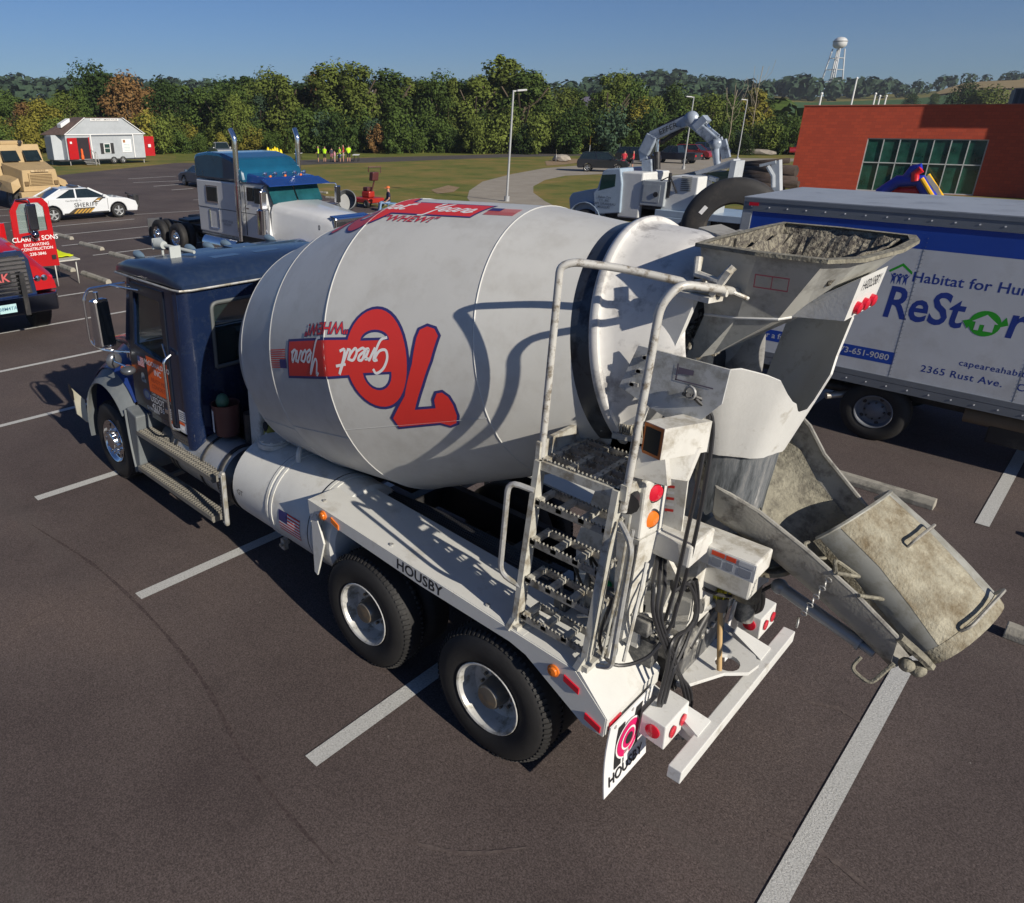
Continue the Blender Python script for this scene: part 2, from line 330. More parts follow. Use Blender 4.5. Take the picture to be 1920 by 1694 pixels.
# ================= ground =================
def nodes_mat(name):
    m = bpy.data.materials.new(name); m.use_nodes = True; return m, m.node_tree.nodes, m.node_tree.links, m.node_tree.nodes['Principled BSDF']
def ramp(n, els):
    r = n.new('ShaderNodeValToRGB'); e = r.color_ramp.elements
    while len(e) > 1: e.remove(e[0])
    e[0].position, e[0].color = els[0][0], tuple(els[0][1])+(1,)
    for p, c in els[1:]: x = e.new(p); x.color = tuple(c)+(1,)
    return r
def asphalt():
    m, n, L, b = nodes_mat('asphalt'); tc = n.new('ShaderNodeTexCoord')
    a = n.new('ShaderNodeTexNoise'); a.inputs['Scale'].default_value = 85; a.inputs['Detail'].default_value = 4; a.inputs['Roughness'].default_value = .8; L.new(tc.outputs['Object'], a.inputs['Vector'])
    r1 = ramp(n, [(.30, (.028, .021, .020)), (.5, (.088, .069, .064)), (.72, (.185, .148, .138))]); L.new(a.outputs['Fac'], r1.inputs['Fac'])
    c = n.new('ShaderNodeTexNoise'); c.inputs['Scale'].default_value = .35; c.inputs['Detail'].default_value = 7; c.inputs['Roughness'].default_value = .6; L.new(tc.outputs['Object'], c.inputs['Vector'])
    r2 = ramp(n, [(.3, (.68, .66, .68)), (.55, (1, 1, 1)), (.75, (1.3, 1.26, 1.2))]); L.new(c.outputs['Fac'], r2.inputs['Fac'])
    mx_ = n.new('ShaderNodeMix'); mx_.data_type = 'RGBA'; mx_.blend_type = 'MULTIPLY'; mx_.inputs['Factor'].default_value = 1; L.new(r1.outputs['Color'], mx_.inputs['A']); L.new(r2.outputs['Color'], mx_.inputs['B'])
    # pale streaks left by tyres, and scattered grit
    mp = n.new('ShaderNodeMapping'); mp.inputs['Scale'].default_value = (.12, 2.2, 1); L.new(tc.outputs['Object'], mp.inputs['Vector'])
    s = n.new('ShaderNodeTexNoise'); s.inputs['Scale'].default_value = 1.0; s.inputs['Detail'].default_value = 6; s.inputs['Distortion'].default_value = .6; L.new(mp.outputs['Vector'], s.inputs['Vector'])
    r3 = ramp(n, [(.55, (0, 0, 0)), (.8, (.5, .5, .5))]); L.new(s.outputs['Fac'], r3.inputs['Fac'])
    m2 = n.new('ShaderNodeMix'); m2.data_type = 'RGBA'; L.new(r3.outputs['Color'], m2.inputs['Factor']); L.new(mx_.outputs['Result'], m2.inputs['A']); m2.inputs['B'].default_value = (.10, .088, .08, 1)
    v = n.new('ShaderNodeTexVoronoi'); v.inputs['Scale'].default_value = 3.2; L.new(tc.outputs['Object'], v.inputs['Vector'])
    r4 = ramp(n, [(.012, (1, 1, 1)), (.022, (0, 0, 0))]); L.new(v.outputs['Distance'], r4.inputs['Fac'])
    m3 = n.new('ShaderNodeMix'); m3.data_type = 'RGBA'; L.new(r4.outputs['Color'], m3.inputs['Factor']); L.new(m2.outputs['Result'], m3.inputs['A']); m3.inputs['B'].default_value = (.3, .28, .25, 1)
    o_ = n.new('ShaderNodeTexNoise'); o_.inputs['Scale'].default_value = .9; o_.inputs['Detail'].default_value = 9; o_.inputs['Distortion'].default_value = 1.2; L.new(tc.outputs['Object'], o_.inputs['Vector'])
    r5 = ramp(n, [(.66, (0, 0, 0)), (.8, (.35, .35, .35))]); L.new(o_.outputs['Fac'], r5.inputs['Fac'])
    m4 = n.new('ShaderNodeMix'); m4.data_type = 'RGBA'; L.new(r5.outputs['Color'], m4.inputs['Factor']); L.new(m3.outputs['Result'], m4.inputs['A']); m4.inputs['B'].default_value = (.03, .023, .022, 1)
    L.new(m4.outputs['Result'], b.inputs['Base Color']); b.inputs['Roughness'].default_value = .85; b.inputs['Specular IOR Level'].default_value = .3
    bp = n.new('ShaderNodeBump'); bp.inputs['Strength'].default_value = .7; bp.inputs['Distance'].default_value = .008; L.new(a.outputs['Fac'], bp.inputs['Height']); L.new(bp.outputs['Normal'], b.inputs['Normal'])
    return m
def noise_mat(name, els, scale, rough=.95, bump=.3, sc2=(1, 1, 1), detail=8):
    m, n, L, b = nodes_mat(name); tc = n.new('ShaderNodeTexCoord'); mp = n.new('ShaderNodeMapping'); mp.inputs['Scale'].default_value = sc2; L.new(tc.outputs['Object'], mp.inputs['Vector'])
    a = n.new('ShaderNodeTexNoise'); a.inputs['Scale'].default_value = scale; a.inputs['Detail'].default_value = detail; a.inputs['Roughness'].default_value = .72; L.new(mp.outputs['Vector'], a.inputs['Vector'])
    r1 = ramp(n, els); L.new(a.outputs['Fac'], r1.inputs['Fac']); L.new(r1.outputs['Color'], b.inputs['Base Color']); b.inputs['Roughness'].default_value = rough; b.inputs['Specular IOR Level'].default_value = .2
    bp = n.new('ShaderNodeBump'); bp.inputs['Strength'].default_value = bump; bp.inputs['Distance'].default_value = .05; L.new(a.outputs['Fac'], bp.inputs['Height']); L.new(bp.outputs['Normal'], b.inputs['Normal'])
    return m
ASPH = asphalt()
GRASS = noise_mat('dry_grass', [(.3, (.06, .085, .014)), (.45, (.13, .14, .03)), (.58, (.21, .16, .045)), (.72, (.29, .20, .085))], .22)
GRASS2 = noise_mat('green_verge', [(.3, (.06, .085, .012)), (.6, (.15, .16, .03)), (.75, (.2, .19, .05))], .3)
PATHM = noise_mat('path_concrete', [(.3, (.25, .22, .18)), (.7, (.34, .31, .26))], .6, bump=.1)
LINE = noise_mat('line_paint', [(.32, (.2, .19, .18)), (.42, (.42, .42, .40)), (.6, (.56, .56, .54))], 70, bump=.4)
def sheet(name, pts, z, mat):
    V, F = tri([(p[0], p[1]) for p in pts]); return struct(MB().add([(x, y, z) for x, y in V], F).build(name, mat, recalc=False))
# one ground sheet out to the horizon, flat near by, rolling beyond the trees
az = [-1400+60*i for i in range(90)]
RR_ = [4, 10, 25, 60, 110, 145, 160, 180, 220, 270, 330, 400, 480, 560, 650, 760, 900, 1050]
def ridge_y(x): # pixel row of the bare skyline of the far land (without its trees)
    T = [(-2000, 178), (0, 176), (300, 180), (600, 185), (900, 186), (1050, 178), (1150, 166), (1250, 160), (1400, 172), (1500, 180), (1700, 172), (1800, 158), (1920, 150), (2300, 140), (5000, 140)]
    for (a, ya), (b, yb) in zip(T, T[1:]):
        if a <= x <= b: return ya+(yb-ya)*(x-a)/(b-a)
    return 178
def gz(x, r):
    if r < 145: return 0
    zr = zat(ridge_y(x)+3, 560); t = (r-145)/(560-145)
    if t < 1: return -1.5*math.sin(math.pi*min(1, t*3))*(1 if t < .33 else 0)+zr*(max(0, t-.1)/.9)**1.3
    return zr-(r-560)*.012
g = MB(); vs = []; dirs = []
cd2 = Vector((CD.x, CD.y)).normalized(); cr2 = Vector((cd2.y, -cd2.x))
NA = 180
for r in RR_:
    for i in range(NA):
        a = 2*math.pi*i/NA; d = cd2*math.cos(a)+cr2*math.sin(a); px = CX+CF/math.cos(R(22.35))*math.tan(a) if math.cos(a) > .2 else (-2000 if math.sin(a) < 0 else 5000)
        vs.append((CP.x+d.x*r, CP.y+d.y*r, gz(px, r*max(.2, math.cos(a))) if math.cos(a) > .2 else 0))
vs.append((CP.x, CP.y, 0)); NV = len(vs)-1
fs = [(NV, i, (i+1) % NA) for i in range(NA)]+[(j*NA+i, j*NA+(i+1) % NA, (j+1)*NA+(i+1) % NA, (j+1)*NA+i) for j in range(len(RR_)-1) for i in range(NA)]
g.add(vs, fs, 0, True); struct(g.build('ground', GRASS, recalc=False))
P = lambda *a: [pt(x, y)[:2] for x, y in a]
lot = [(60, -40), (60, 27)]+P((880, 396), (720, 392), (607, 367), (566, 340), (561, 309), (540, 306), (330, 306), (130, 327), (-60, 348))+[(-110, -10), (-60, -60)]
sheet('parking_lot', lot, .004, ASPH)
road = P((540, 305), (560, 310), (700, 305), (960, 295), (1110, 292), (1110, 288), (960, 289), (700, 296), (560, 301), (520, 303))
sheet('road', road, .008, noise_mat('old_asphalt', [(.3, (.06, .055, .055)), (.7, (.10, .09, .085))], 1))
path = P((876, 372), (880, 358), (905, 341), (960, 327), (1020, 316), (1085, 311), (1125, 303), (1200, 293), (1340, 296), (1460, 298), (1700, 296), (1700, 300), (1500, 303), (1380, 306), (1360, 322), (1240, 330), (1130, 327), (1060, 330), (1022, 338), (1000, 350), (1000, 362), (1022, 378), (1050, 392), (1040, 400), (900, 400))
sheet('path', path, .010, PATHM)
verge = P((330, 287), (560, 288), (960, 283), (1300, 282), (1800, 284), (1800, 287), (1380, 290), (1110, 287), (960, 288), (700, 295), (560, 300), (330, 303))
sheet('grass_verge', verge, .006, GRASS2)
sheet('dirt_patch', P((1022, 303), (1050, 298), (1085, 299), (1090, 305), (1060, 309), (1025, 311)), .014, noise_mat('bare_dirt', [(.3, (.2, .13, .07)), (.7, (.32, .24, .15))], 1))
sheet('dirt_patch', P((808, 357), (840, 348), (862, 352), (850, 361), (820, 364)), .014, bpy.data.materials['bare_dirt'])
# painted lines
lx0, ld, hw = -1.316, 2.828, .055
g = MB()
for n in range(-24, 9):
    x = lx0+ld*n; h = hw*(1.25 if n > 0 else 1.0)
    if n > -8: g.poly([(x-h, 0 if n < 4 else -1.7, .012), (x+h, 0 if n < 4 else -1.7, .012), (x+h, 5.55, .012), (x-h, 5.55, .012)])
    if n > -12: g.poly([(x-h, 7.96, .012), (x+h, 7.96, .012), (x+h, 13.6, .012), (x-h, 13.6, .012)])
g.poly([(-26.9, 8.6, .012), (-26.8, 8.6, .012), (-24.6, 19, .012), (-24.7, 19, .012)])
for k in range(9): x = -30+3.0*k; g.poly([(x, 20.2, .012), (x+.12, 20.2, .012), (x+.12, 25.8, .012), (x, 25.8, .012)])
for (x0, y0, x1, y1) in ((250, 343, 356, 339), (288, 350, 358, 345), (322, 357, 362, 354), (240, 336, 330, 331)):
    a, b = pt(x0, y0), pt(x1, y1); d = (b-a).normalized()*.1; nn = Vector((-d.y, d.x, 0)); g.poly([a+nn+Vector((0, 0, .012)), a-nn+Vector((0, 0, .012)), b-nn+Vector((0, 0, .012)), b+nn+Vector((0, 0, .012))])
struct(g.build('parking_lines', LINE, recalc=False))
# faint tyre marks, scuffs and a sealed crack on the asphalt
def streak(name, pts, w_, mat, z):
    P_ = [pt(*q) for q in pts]; PP = [2*P_[0]-P_[1]]+P_+[2*P_[-1]-P_[-2]]; Q_ = []; rs = random.Random(len(pts)*7+int(w_*999))
    for i in range(1, len(PP)-2):
        for k in range(12):
            t = k/12; a, b, c, d = PP[i-1:i+3]; Q_.append(.5*((2*b)+(c-a)*t+(2*a-5*b+4*c-d)*t*t+(3*b-a-3*c+d)*t**3))
    V = []
    for i, p in enumerate(Q_):
        d = (Q_[min(i+1, len(Q_)-1)]-Q_[max(i-1, 0)]).normalized(); nn = Vector((-d.y, d.x, 0)); ww = w_*rs.uniform(.35, 1)*math.sin(math.pi*(i+.5)/len(Q_))**.4; V += [(p.x+nn.x*ww, p.y+nn.y*ww, z), (p.x-nn.x*ww, p.y-nn.y*ww, z)]
    struct(MB().add(V, [(2*i, 2*i+1, 2*i+3, 2*i+2) for i in range(len(Q_)-1)]).build(name, mat, recalc=False))
TM = noise_mat('tyre_mark_dark', [(.35, (.035, .026, .025)), (.5, (.070, .053, .051)), (.7, (.12, .095, .09))], 40, bump=.3); SCF = noise_mat('pale_scuff', [(.4, (.09, .07, .066)), (.6, (.13, .105, .095)), (.7, (.2, .165, .15))], 18, bump=.3)
for q in (((60, 985), (200, 1080), (360, 1250), (470, 1440), (640, 1640)), ) : streak('tyre_mark', q, .028, TM, .0075)
for q, w_ in ((((90, 672), (120, 664), (168, 668)), .05), (((100, 655), (140, 648), (165, 650)), .03), (((30, 1180), (140, 1120), (230, 1100)), .02), (((1505, 1315), (1570, 1330), (1620, 1360)), .03), (((1440, 1560), (1540, 1600), (1640, 1680)), .03), (((700, 1560), (860, 1600), (1000, 1590)), .02)): streak('scuff_mark', q, w_, SCF, .008)
# wheel stops
def stop_mesh():
    t = MB(); t.prism([(-.085, 0), (.085, 0), (.085, .06), (.045, .125), (-.045, .125), (-.085, .06)], 'x', -.92, .92, 0, .008)
    for x in (-.6, .6): t.cyl((x, 0, .12), (x, 0, .1285), .014, n=8, m=1)
    return t
CONC2 = M('precast_concrete', (.33, .31, .26), .85, var=.12, scale=6, dirt=(.2, .19, .16), dscale=5, bump=.25, bscale=60)
sp = None
stops = [(8.58, 8.03, 'long pale concrete wheel stop right behind the mixer chute', 0), (11.45, 5.66, 'concrete wheel stop cut by the right edge beside the chute tip', 0), (-20.5, 8.85, 'back wheel stop nearest the red truck door behind the vest table', .02), (-17.2, 8.65, 'middle one of the three back wheel stops left of the white tractor', .02), (-14.25, 8.5, 'back wheel stop beside the rear wheels of the white tractor', .02), (-13.9, 6.28, 'wheel stop behind the legs of the vest table', 0), (-11.4, 6.32, 'wheel stop just right of the vest table', 0), (-8.4, 6.35, 'wheel stop hidden partly behind the mixer mirror arm', 0), (5.75, 5.66, 'wheel stop in shade beneath the drum of the mixer', 0), (2.92, 5.66, 'wheel stop on the far side of the mixer cab', 0),
         (11.45, 8.03, 'wheel stop under the front half of the white box truck', 0)]
for i, (x, y, lb, rz) in enumerate(stops):
    if sp is None: o = stop_mesh().build('wheel_stop', [CONC2, BLACK]); sp = o
    else: o = sp.copy(); COL.objects.link(o)
    o.location = (x, y, .003); o.rotation_euler = (0, 0, rz); tag(o, lb, 'wheel stop', 'concrete wheel stops in the parking rows')
for px, py in ((585, 362), (622, 374), (690, 383)):
    o = sp.copy(); COL.objects.link(o); q = pt(px+10, py); o.location = (q.x, q.y, .003); o.rotation_euler = (0, 0, .1)
    tag(o, {585: 'far wheel stop at the grass edge just right of the tractor windscreen', 622: 'far wheel stop at the grass edge right of the tractor mirror', 690: 'far wheel stop at the grass edge behind the red mower'}[px], 'wheel stop', 'concrete wheel stops in the parking rows')
# ================= concrete mixer truck =================
ORG = Vector((4.9, 2.27, 0)); YC = 2.27
def my(y): return 2*YC-y
mx = thing('mixer_truck', 'big navy and white concrete mixer truck with 70 Great Years on its drum', 'concrete mixer', ORG)
# chassis
mb = MB()
for y in (1.87, 2.6): mb.box(.75, 9.0, y, y+.08, .74, 1.04)
for x in (1.2, 2.6, 3.9, 5.2, 6.0, 7.3, 8.6): mb.box(x, x+.1, 1.95, 2.6, .78, 1.0)
for x in (6.63, 8.0):
    mb.cyl((x, 1.2, .52), (x, my(1.2), .52), .09, n=12); mb.ball((x, YC, .55), .26)
mb.cyl((1.643, 1.3, .5), (1.643, my(1.3), .5), .06, n=10)
for s in (1.9, 2.62): mb.box(6.2, 8.45, s-.02, s+.03, .52, .6)
mb.cyl((2.9, YC, .75), (6.3, YC, .62), .06, n=10)
mb.build('chassis', BLACK, mx)
for x, yy, sd in ((8.0, 1.016, -1), (6.628, 1.016, -1), (8.0, my(1.016), 1), (6.628, my(1.016), 1)):
    wheel(mx, (x, yy-sd*.137, .52), .52, .275, .29, 'dual', sd, lug=72)
    wheel(mx, (x, yy-sd*.46, .52), .52, .275, .29, 'steel', sd)
for yy, sd in ((1.04, -1), (my(1.04), 1)): wheel(mx, (1.643, yy-sd*.18, .535), .535, .36, .295, 'alu', sd, lug=60)
# cab
Y0, Y1 = 1.17, my(1.17)
def csec(x, z0, z1, y0, y1, r=.12):   # rounded-rectangle across y-z
    P = []
    for cy_, cz, a in ((y1-r, z1-r, 0), (y0+r, z1-r, 90), (y0+r*.6, z0+r*.6, 180), (y1-r*.6, z0+r*.6, 270)):
        rr = r if a < 180 else r*.6
        for k in range(5): t = R(a+90*k/4); P.append((x, cy_+rr*math.cos(t), cz+rr*math.sin(t)))
    return P
mb = MB()
# walls: side panels with openings, built as plates
def wall_side(y, yo):
    o = [(2.22, 1.22), (3.52, 1.18), (3.58, 2.84), (2.52, 2.84), (2.27, 2.0)]
    win = [(2.42, 2.02), (3.18, 1.93), (3.2, 2.66), (2.58, 2.68)]
    V, F = tri2(o, [win]); n = len(V)
    P = [(a, y, b) for a, b in V]+[(a, yo, b) for a, b in V]; Fs = [f for f in F]+[tuple(i+n for i in f[::-1]) for f in F]
    for lo, hi in ((0, 5), (5, 9)):
        for i in range(lo, hi): j = i+1 if i+1 < hi else lo; Fs.append((i, j, j+n, i+n))
    mb.add(P, Fs)
wall_side(Y0, Y0+.06); wall_side(Y1-.06, Y1)
# rear wall with a window, corners rounded
V, F = tri2([(Y0+.1, 1.16), (Y1-.1, 1.16), (Y1-.1, 2.84), (Y0+.1, 2.84)], [[(Y0+.36, 1.94), (Y1-.36, 1.94), (Y1-.36, 2.66), (Y0+.36, 2.66)]])
n = len(V); P = [(3.64, a, b) for a, b in V]+[(3.58, a, b) for a, b in V]; Fs = list(F)+[tuple(i+n for i in f[::-1]) for f in F]
for lo, hi in ((0, 4), (4, 8)):
    for i in range(lo, hi): j = i+1 if i+1 < hi else lo; Fs.append((i, j, j+n, i+n))
mb.add(P, Fs)
for sy, yy in ((1, Y0), (-1, Y1)):   # rounded rear corner columns
    G = []
    for z in (1.0, 1.1, 1.18, 2.84):
        row = []
        for k in range(7): t = R(90*k/6); row.append((3.5+.14*math.sin(t), yy+sy*(.14-.14*math.cos(t)), z))
        G.append(row)
    mb.sheet(G, -.01*sy)
mb.box(2.2, 3.6, Y0+.02, Y1-.02, 1.12, 1.2); mb.box(2.2, 2.3, Y0+.02, Y1-.02, 1.2, 1.98)   # floor, firewall
mb.prism([(3.0, 1.2), (3.6, 1.2), (3.55, 1.0), (3.1, 1.0)], 'y', Y0+.02, Y0+.3); mb.bar((2.22, Y0+.05, 2.0), (2.5, Y0+.05, 2.84), .1, .1); mb.bar((2.22, Y1-.05, 2.0), (2.5, Y1-.05, 2.84), .1, .1)
cab = mb.build('cab', [NAVY], mx)
# roof
secs = []
for x, z0, z1, i in ((2.08, 2.80, 2.86, .06), (2.2, 2.83, 2.95, .02), (2.45, 2.84, 3.02, .0), (2.9, 2.84, 3.07, -.01), (3.35, 2.84, 3.06, 0), (3.6, 2.84, 3.0, .01), (3.68, 2.845, 2.9, .05)):
    secs.append(csec(x, z0, z1, Y0-.02+i, Y1+.02-i, min(.12, (z1-z0)*.48)))
rf = MB(); rf.loft(secs); rf.prism([(2.6, 3.04), (3.3, 3.045), (3.3, 3.065), (2.6, 3.06)], 'y', YC-.45, YC-.1); rf.prism([(2.6, 3.04), (3.3, 3.045), (3.3, 3.065), (2.6, 3.06)], 'y', YC+.1, YC+.45)
roof = rf.build('roof', M('dusty_navy_roof', (.012, .024, .058), .3, var=.1, coat=.4, dirt=(.03, .045, .075), dscale=16, dlo=.45, dhi=.85), cab)
gt = MB(); gt.tube([(2.12, Y0+.03, 2.83), (2.2, Y0-.025, 2.845), (3.56, Y0-.025, 2.845), (3.66, Y0+.0, 2.845), (3.7, Y0+.12, 2.845), (3.7, Y1-.12, 2.845), (3.56, Y1+.025, 2.845), (2.2, Y1+.025, 2.845)], .012, 6)
gt.build('roof_gutter', STEEL, roof)
for k, y in enumerate((1.36, 2.02, YC, 2.52, 3.18)):
    l = MB(); l.lathe((2.40, y, 3.045), (-1, 0, .06), [(-.16, .004), (-.09, .035), (0, .05), (.05, .04), (.06, .003)], 14); l.build('marker_light', M('marker_light_grey', (.13, .19, .25), .35), cab)
l = MB(); l.cyl((2.42, 1.62, 3.14), (2.55, 1.62, 3.14), .07, .045, m=0); l.lathe((2.36, 1.62, 3.14), (1, .1, 0), [(0, .085), (.02, .09), (.035, .08), (.07, .07)], 4, smooth=False, ph=.785); l.cyl((2.5, 1.62, 3.14), (3.0, 1.75, 3.10), .02); l.cyl((2.5, 1.62, 3.0), (2.5, 1.62, 3.1), .015)
l.build('work_lamp', M('grey_lamp', (.4, .43, .42), .4), cab)
l = MB(); l.bar((3.0, 1.45, 3.13), (3.0, 1.58, 3.13), .02, .13, m=0); l.bar((3.0, 1.52, 3.0), (3.0, 1.52, 3.08), .03, .03); l.build('back_lamp', M('grey_lamp', (.4, .43, .42), .4), cab)
# glass
for y in (Y0+.03, Y1-.03):
    g = MB(); g.prism([(2.42, 2.02), (3.18, 1.93), (3.2, 2.66), (2.58, 2.68)], 'y', y-.003, y+.003)
    g.build('side_window', M('cab_glass', (.02, .04, .04), .04, spec=.7, alpha=.35, trans=0), cab)
g = MB(); g.box(3.6, 3.608, Y0+.36, Y1-.36, 1.94, 2.66); g.build('rear_window', MATS['cab_glass'], cab)
g = MB(); g.tube([(3.645, Y0+.36, 1.94), (3.645, Y1-.36, 1.94), (3.645, Y1-.36, 2.66), (3.645, Y0+.36, 2.66), (3.645, Y0+.36, 1.94)], .022, 6, fillet=.08); g.build('window_seal', M('seal_rubber', (.1, .11, .11), .6), cab)
g = MB(); g.hexa([(2.24, Y0+.1, 2.0), (2.26, Y0+.1, 2.0), (2.26, Y1-.1, 2.0), (2.24, Y1-.1, 2.0), (2.5, Y0+.1, 2.82), (2.52, Y0+.1, 2.82), (2.52, Y1-.1, 2.82), (2.5, Y1-.1, 2.82)]); g.build('windscreen', MATS['cab_glass'], cab)
# inside
l = MB()
for y in (1.35, 2.55):
    l.box(2.85, 3.4, y, y+.55, 1.2, 1.6, 0, .04); l.hexa([(3.3, y, 1.6), (3.45, y, 1.6), (3.45, y+.55, 1.6), (3.3, y+.55, 1.6), (3.42, y, 2.3), (3.54, y, 2.3), (3.54, y+.55, 2.3), (3.42, y+.55, 2.3)], 0, .03)
l.build('seat', M('seat_cloth', (.03, .035, .04), .9), cab)
l = MB(); l.torus((2.78, 1.62, 1.95), (-.8, 0, .6), .22, .018); l.cyl((2.78, 1.62, 1.95), (2.5, 1.62, 1.75), .03); l.box(2.3, 2.58, Y0+.1, Y1-.1, 1.7, 1.95, 0, .03); l.build('steering_wheel', BLACK, cab)
# door: a separate skin with signs, handle and grab rail
d = MB(); V, F = tri2([(2.26, 1.24), (3.24, 1.22), (3.29, 2.78), (2.54, 2.78), (2.31, 2.0)], [[(2.42, 2.02), (3.18, 1.93), (3.2, 2.66), (2.58, 2.68)]])
n = len(V); P = [(a, Y0-.014, b) for a, b in V]+[(a, Y0-.001, b) for a, b in V]; Fs = list(F)+[tuple(i+n for i in f[::-1]) for f in F]
for lo, hi in ((0, 5), (5, 9)):
    for i in range(lo, hi): j = i+1 if i+1 < hi else lo; Fs.append((i, j, j+n, i+n))
d.add(P, Fs)
pf = plane((0, Y0-.0146, 0), (1, 0, 0), (0, 0, 1)); pg = plane((0, Y0-.0152, 0), (1, 0, 0), (0, 0, 1)); ph_ = plane((0, Y0-.023, 0), (1, 0, 0), (0, 0, 1))
V, F = rect(.50, .44); art(d, V, F, pf, 1, 0, 2.95, 1.72)
for s_, sz, u, v, b, mm in (('McDONALD CO', .082, 2.95, 1.86, .02, 2), ('INC', .1, 2.95, 1.77, .02, 2), ('READY MIX', .07, 2.95, 1.66, 0, 3), ('CONCRETE', .07, 2.95, 1.58, 0, 3), ('CAPE GIRARDEAU, MO.', .045, 2.97, 1.475, 0, 2), ('USDOT', .1, 2.86, 1.405, .01, 2), ('421756', .1, 2.86, 1.315, .01, 2), ('GVW 66000', .06, 2.72, 1.26, .01, 2)):
    V, F = text2d(s_, sz, b); art(d, V, F, pg, mm, 0, u, v)
V, F = disc(.07, 20, 1.3); art(d, V, F, pf, 4, 0, 2.6, 1.43); V, F = disc(.045, 20, 1.3); art(d, V, F, pg, 5, 0, 2.6, 1.43)
flag(d, pf, .16, .12, 6, 2, 4, 2.55, 1.83)
V, F = disc(.05, 6); art(d, V, F, pf, 5, 0, 2.56, 1.65, rot=.3); V, F = rect(.12, .05); art(d, V, F, pf, 5, 0, 2.57, 1.6)
door = d.build('door', [M('door_navy', (.009, .013, .024), .3, var=.15, coat=.4), ORANGE, LOGO_W, M('dark_red_ink', (.35, .04, .01), .5), M('decal_blue', (.05, .09, .25), .4), M('decal_grey', (.25, .3, .34), .5), LOGO_R], mx)
h = MB(); h.tube([(3.36, Y0-.03, 2.1), (3.36, Y0-.12, 2.05), (3.36, Y0-.12, 1.25), (3.36, Y0-.02, 1.2)], .018, 8, fillet=.07); h.tube([(3.16, Y0-.01, 2.17), (3.36, Y0-.08, 2.08)], .014); h.build('grab_rail', CHROME, cab)
h = MB(); h.box(3.06, 3.18, Y0-.03, Y0-.01, 1.33, 1.38); h.build('door_handle', CHROME, door)
st = MB(); V, F = rect(.16, .13); fs = plane((3.42, Y0-.004, 0), (1, .0, 0), (0, 0, 1)); art(st, V, F, fs, 0, 0, 0, 1.38); art(st, *rect(.2, .13), fs, 0, 0, .02, 1.24); art(st, *rect(.12, .035), plane((3.42, Y0-.006, 0), (1, 0, 0), (0, 0, 1)), 1, 0, -.02, 1.285)
for k in range(4): V, F = rect(.12, .008); art(st, V, F, plane((3.42, Y0-.006, 0), (1, 0, 0), (0, 0, 1)), 2, 0, 0, 1.42-k*.025)
st.build('warning_sticker', [LOGO_W, ORANGE, INK], cab)
# mirror with its hoop
m_ = MB(); m_.tube([(2.28, Y0+.05, 2.72), (1.86, Y0-.24, 2.62), (1.84, Y0-.3, 2.5), (1.84, Y0-.3, 1.95), (1.9, Y0-.18, 1.86), (2.2, Y0+.1, 1.84)], .017, 8, fillet=.1); m_.cyl((2.1, Y0-.07, 2.68), (2.78, Y0-.03, 2.72), .012)
m_.tube([(2.0, Y0-.1, 1.86), (2.25, Y0-.2, 1.8), (2.5, Y0-.16, 1.78)], .01, 6)
mir = m_.build('mirror_arm', CHROME, mx)
q = MB(); q.hexa([(1.86, Y0-.28, 1.9), (1.98, Y0-.22, 1.9), (1.98, Y0-.02, 1.9), (1.86, Y0-.08, 1.9), (1.86, Y0-.26, 2.5), (1.95, Y0-.22, 2.5), (1.95, Y0-.04, 2.5), (1.86, Y0-.08, 2.5)], 0, .03); q.cyl((1.9, Y0-.17, 2.5), (1.9, Y0-.17, 2.58), .03)
q.build('mirror_housing', CHROME, mir); q = MB(); q.hexa([(1.985, Y0-.2, 1.94), (1.99, Y0-.2, 1.94), (1.99, Y0-.04, 1.94), (1.985, Y0-.04, 1.94), (1.958, Y0-.2, 2.46), (1.963, Y0-.2, 2.46), (1.963, Y0-.06, 2.46), (1.958, Y0-.06, 2.46)]); q.build('mirror_glass', M('mirror_glass', (.02, .03, .05), .03, .9), mir)
q = MB(); q.ball((2.08, Y0-.14, 1.76), .1, 0, 12, (.5, 1, 1)); q.ball((2.5, Y0-.16, 1.74), .09, 0, 12, (1, 1, .6)); q.build('convex_mirror', M('mirror_back', (.12, .13, .15), .3, .5), mir)
q = MB(); q.hexa([(2.12, Y0-.1, 1.6), (2.24, Y0-.1, 1.6), (2.24, Y0+.02, 1.6), (2.12, Y0+.02, 1.6), (2.1, Y0-.08, 1.68), (2.22, Y0-.08, 1.7), (2.22, Y0+.02, 1.7), (2.1, Y0+.02, 1.68)], 0, .01); q.build('turn_signal', AMB, mir)
# hood, grille, bumper
secs = []
for x, z0, z1, y0, y1 in ((.62, .85, 1.55, 1.65, my(1.65)), (.7, .8, 1.68, 1.58, my(1.58)), (1.2, .8, 1.82, 1.5, my(1.5)), (1.8, .85, 1.93, 1.38, my(1.38)), (2.24, .9, 1.99, 1.28, my(1.28))): secs.append(csec(x, z0, z1, y0, y1, .14))
hd = MB(); hd.loft(secs); hood = hd.build('hood', [M('hood_navy', (.014, .022, .045), .25, var=.15, coat=.6)], mx)
h = MB()
for k in range(5): h.box(1.78+k*.07, 1.82+k*.07, 1.325, 1.345, 1.5, 1.74)
h.build('louvre', CHROME, hood)
h = MB(); V, F = text2d('M', .13, .03); art(h, V, F, plane((1.85, 1.345, 1.86), (1, -.2, 0), (0, .3, 1))); h.build('badge', CHROME, hood)
h = MB(); h.box(.56, .63, 1.75, my(1.75), .8, 1.5, 0, .02); h.build('grille', CHROME, hood)
h = MB(); h.hexa([(.42, 1.25, .5), (.6, 1.15, .5), (.6, my(1.15), .5), (.42, my(1.25), .5), (.44, 1.25, .82), (.6, 1.15, .82), (.6, my(1.15), .82), (.44, my(1.25), .82)], 0, .02)
h.build('bumper', CHROME, mx)
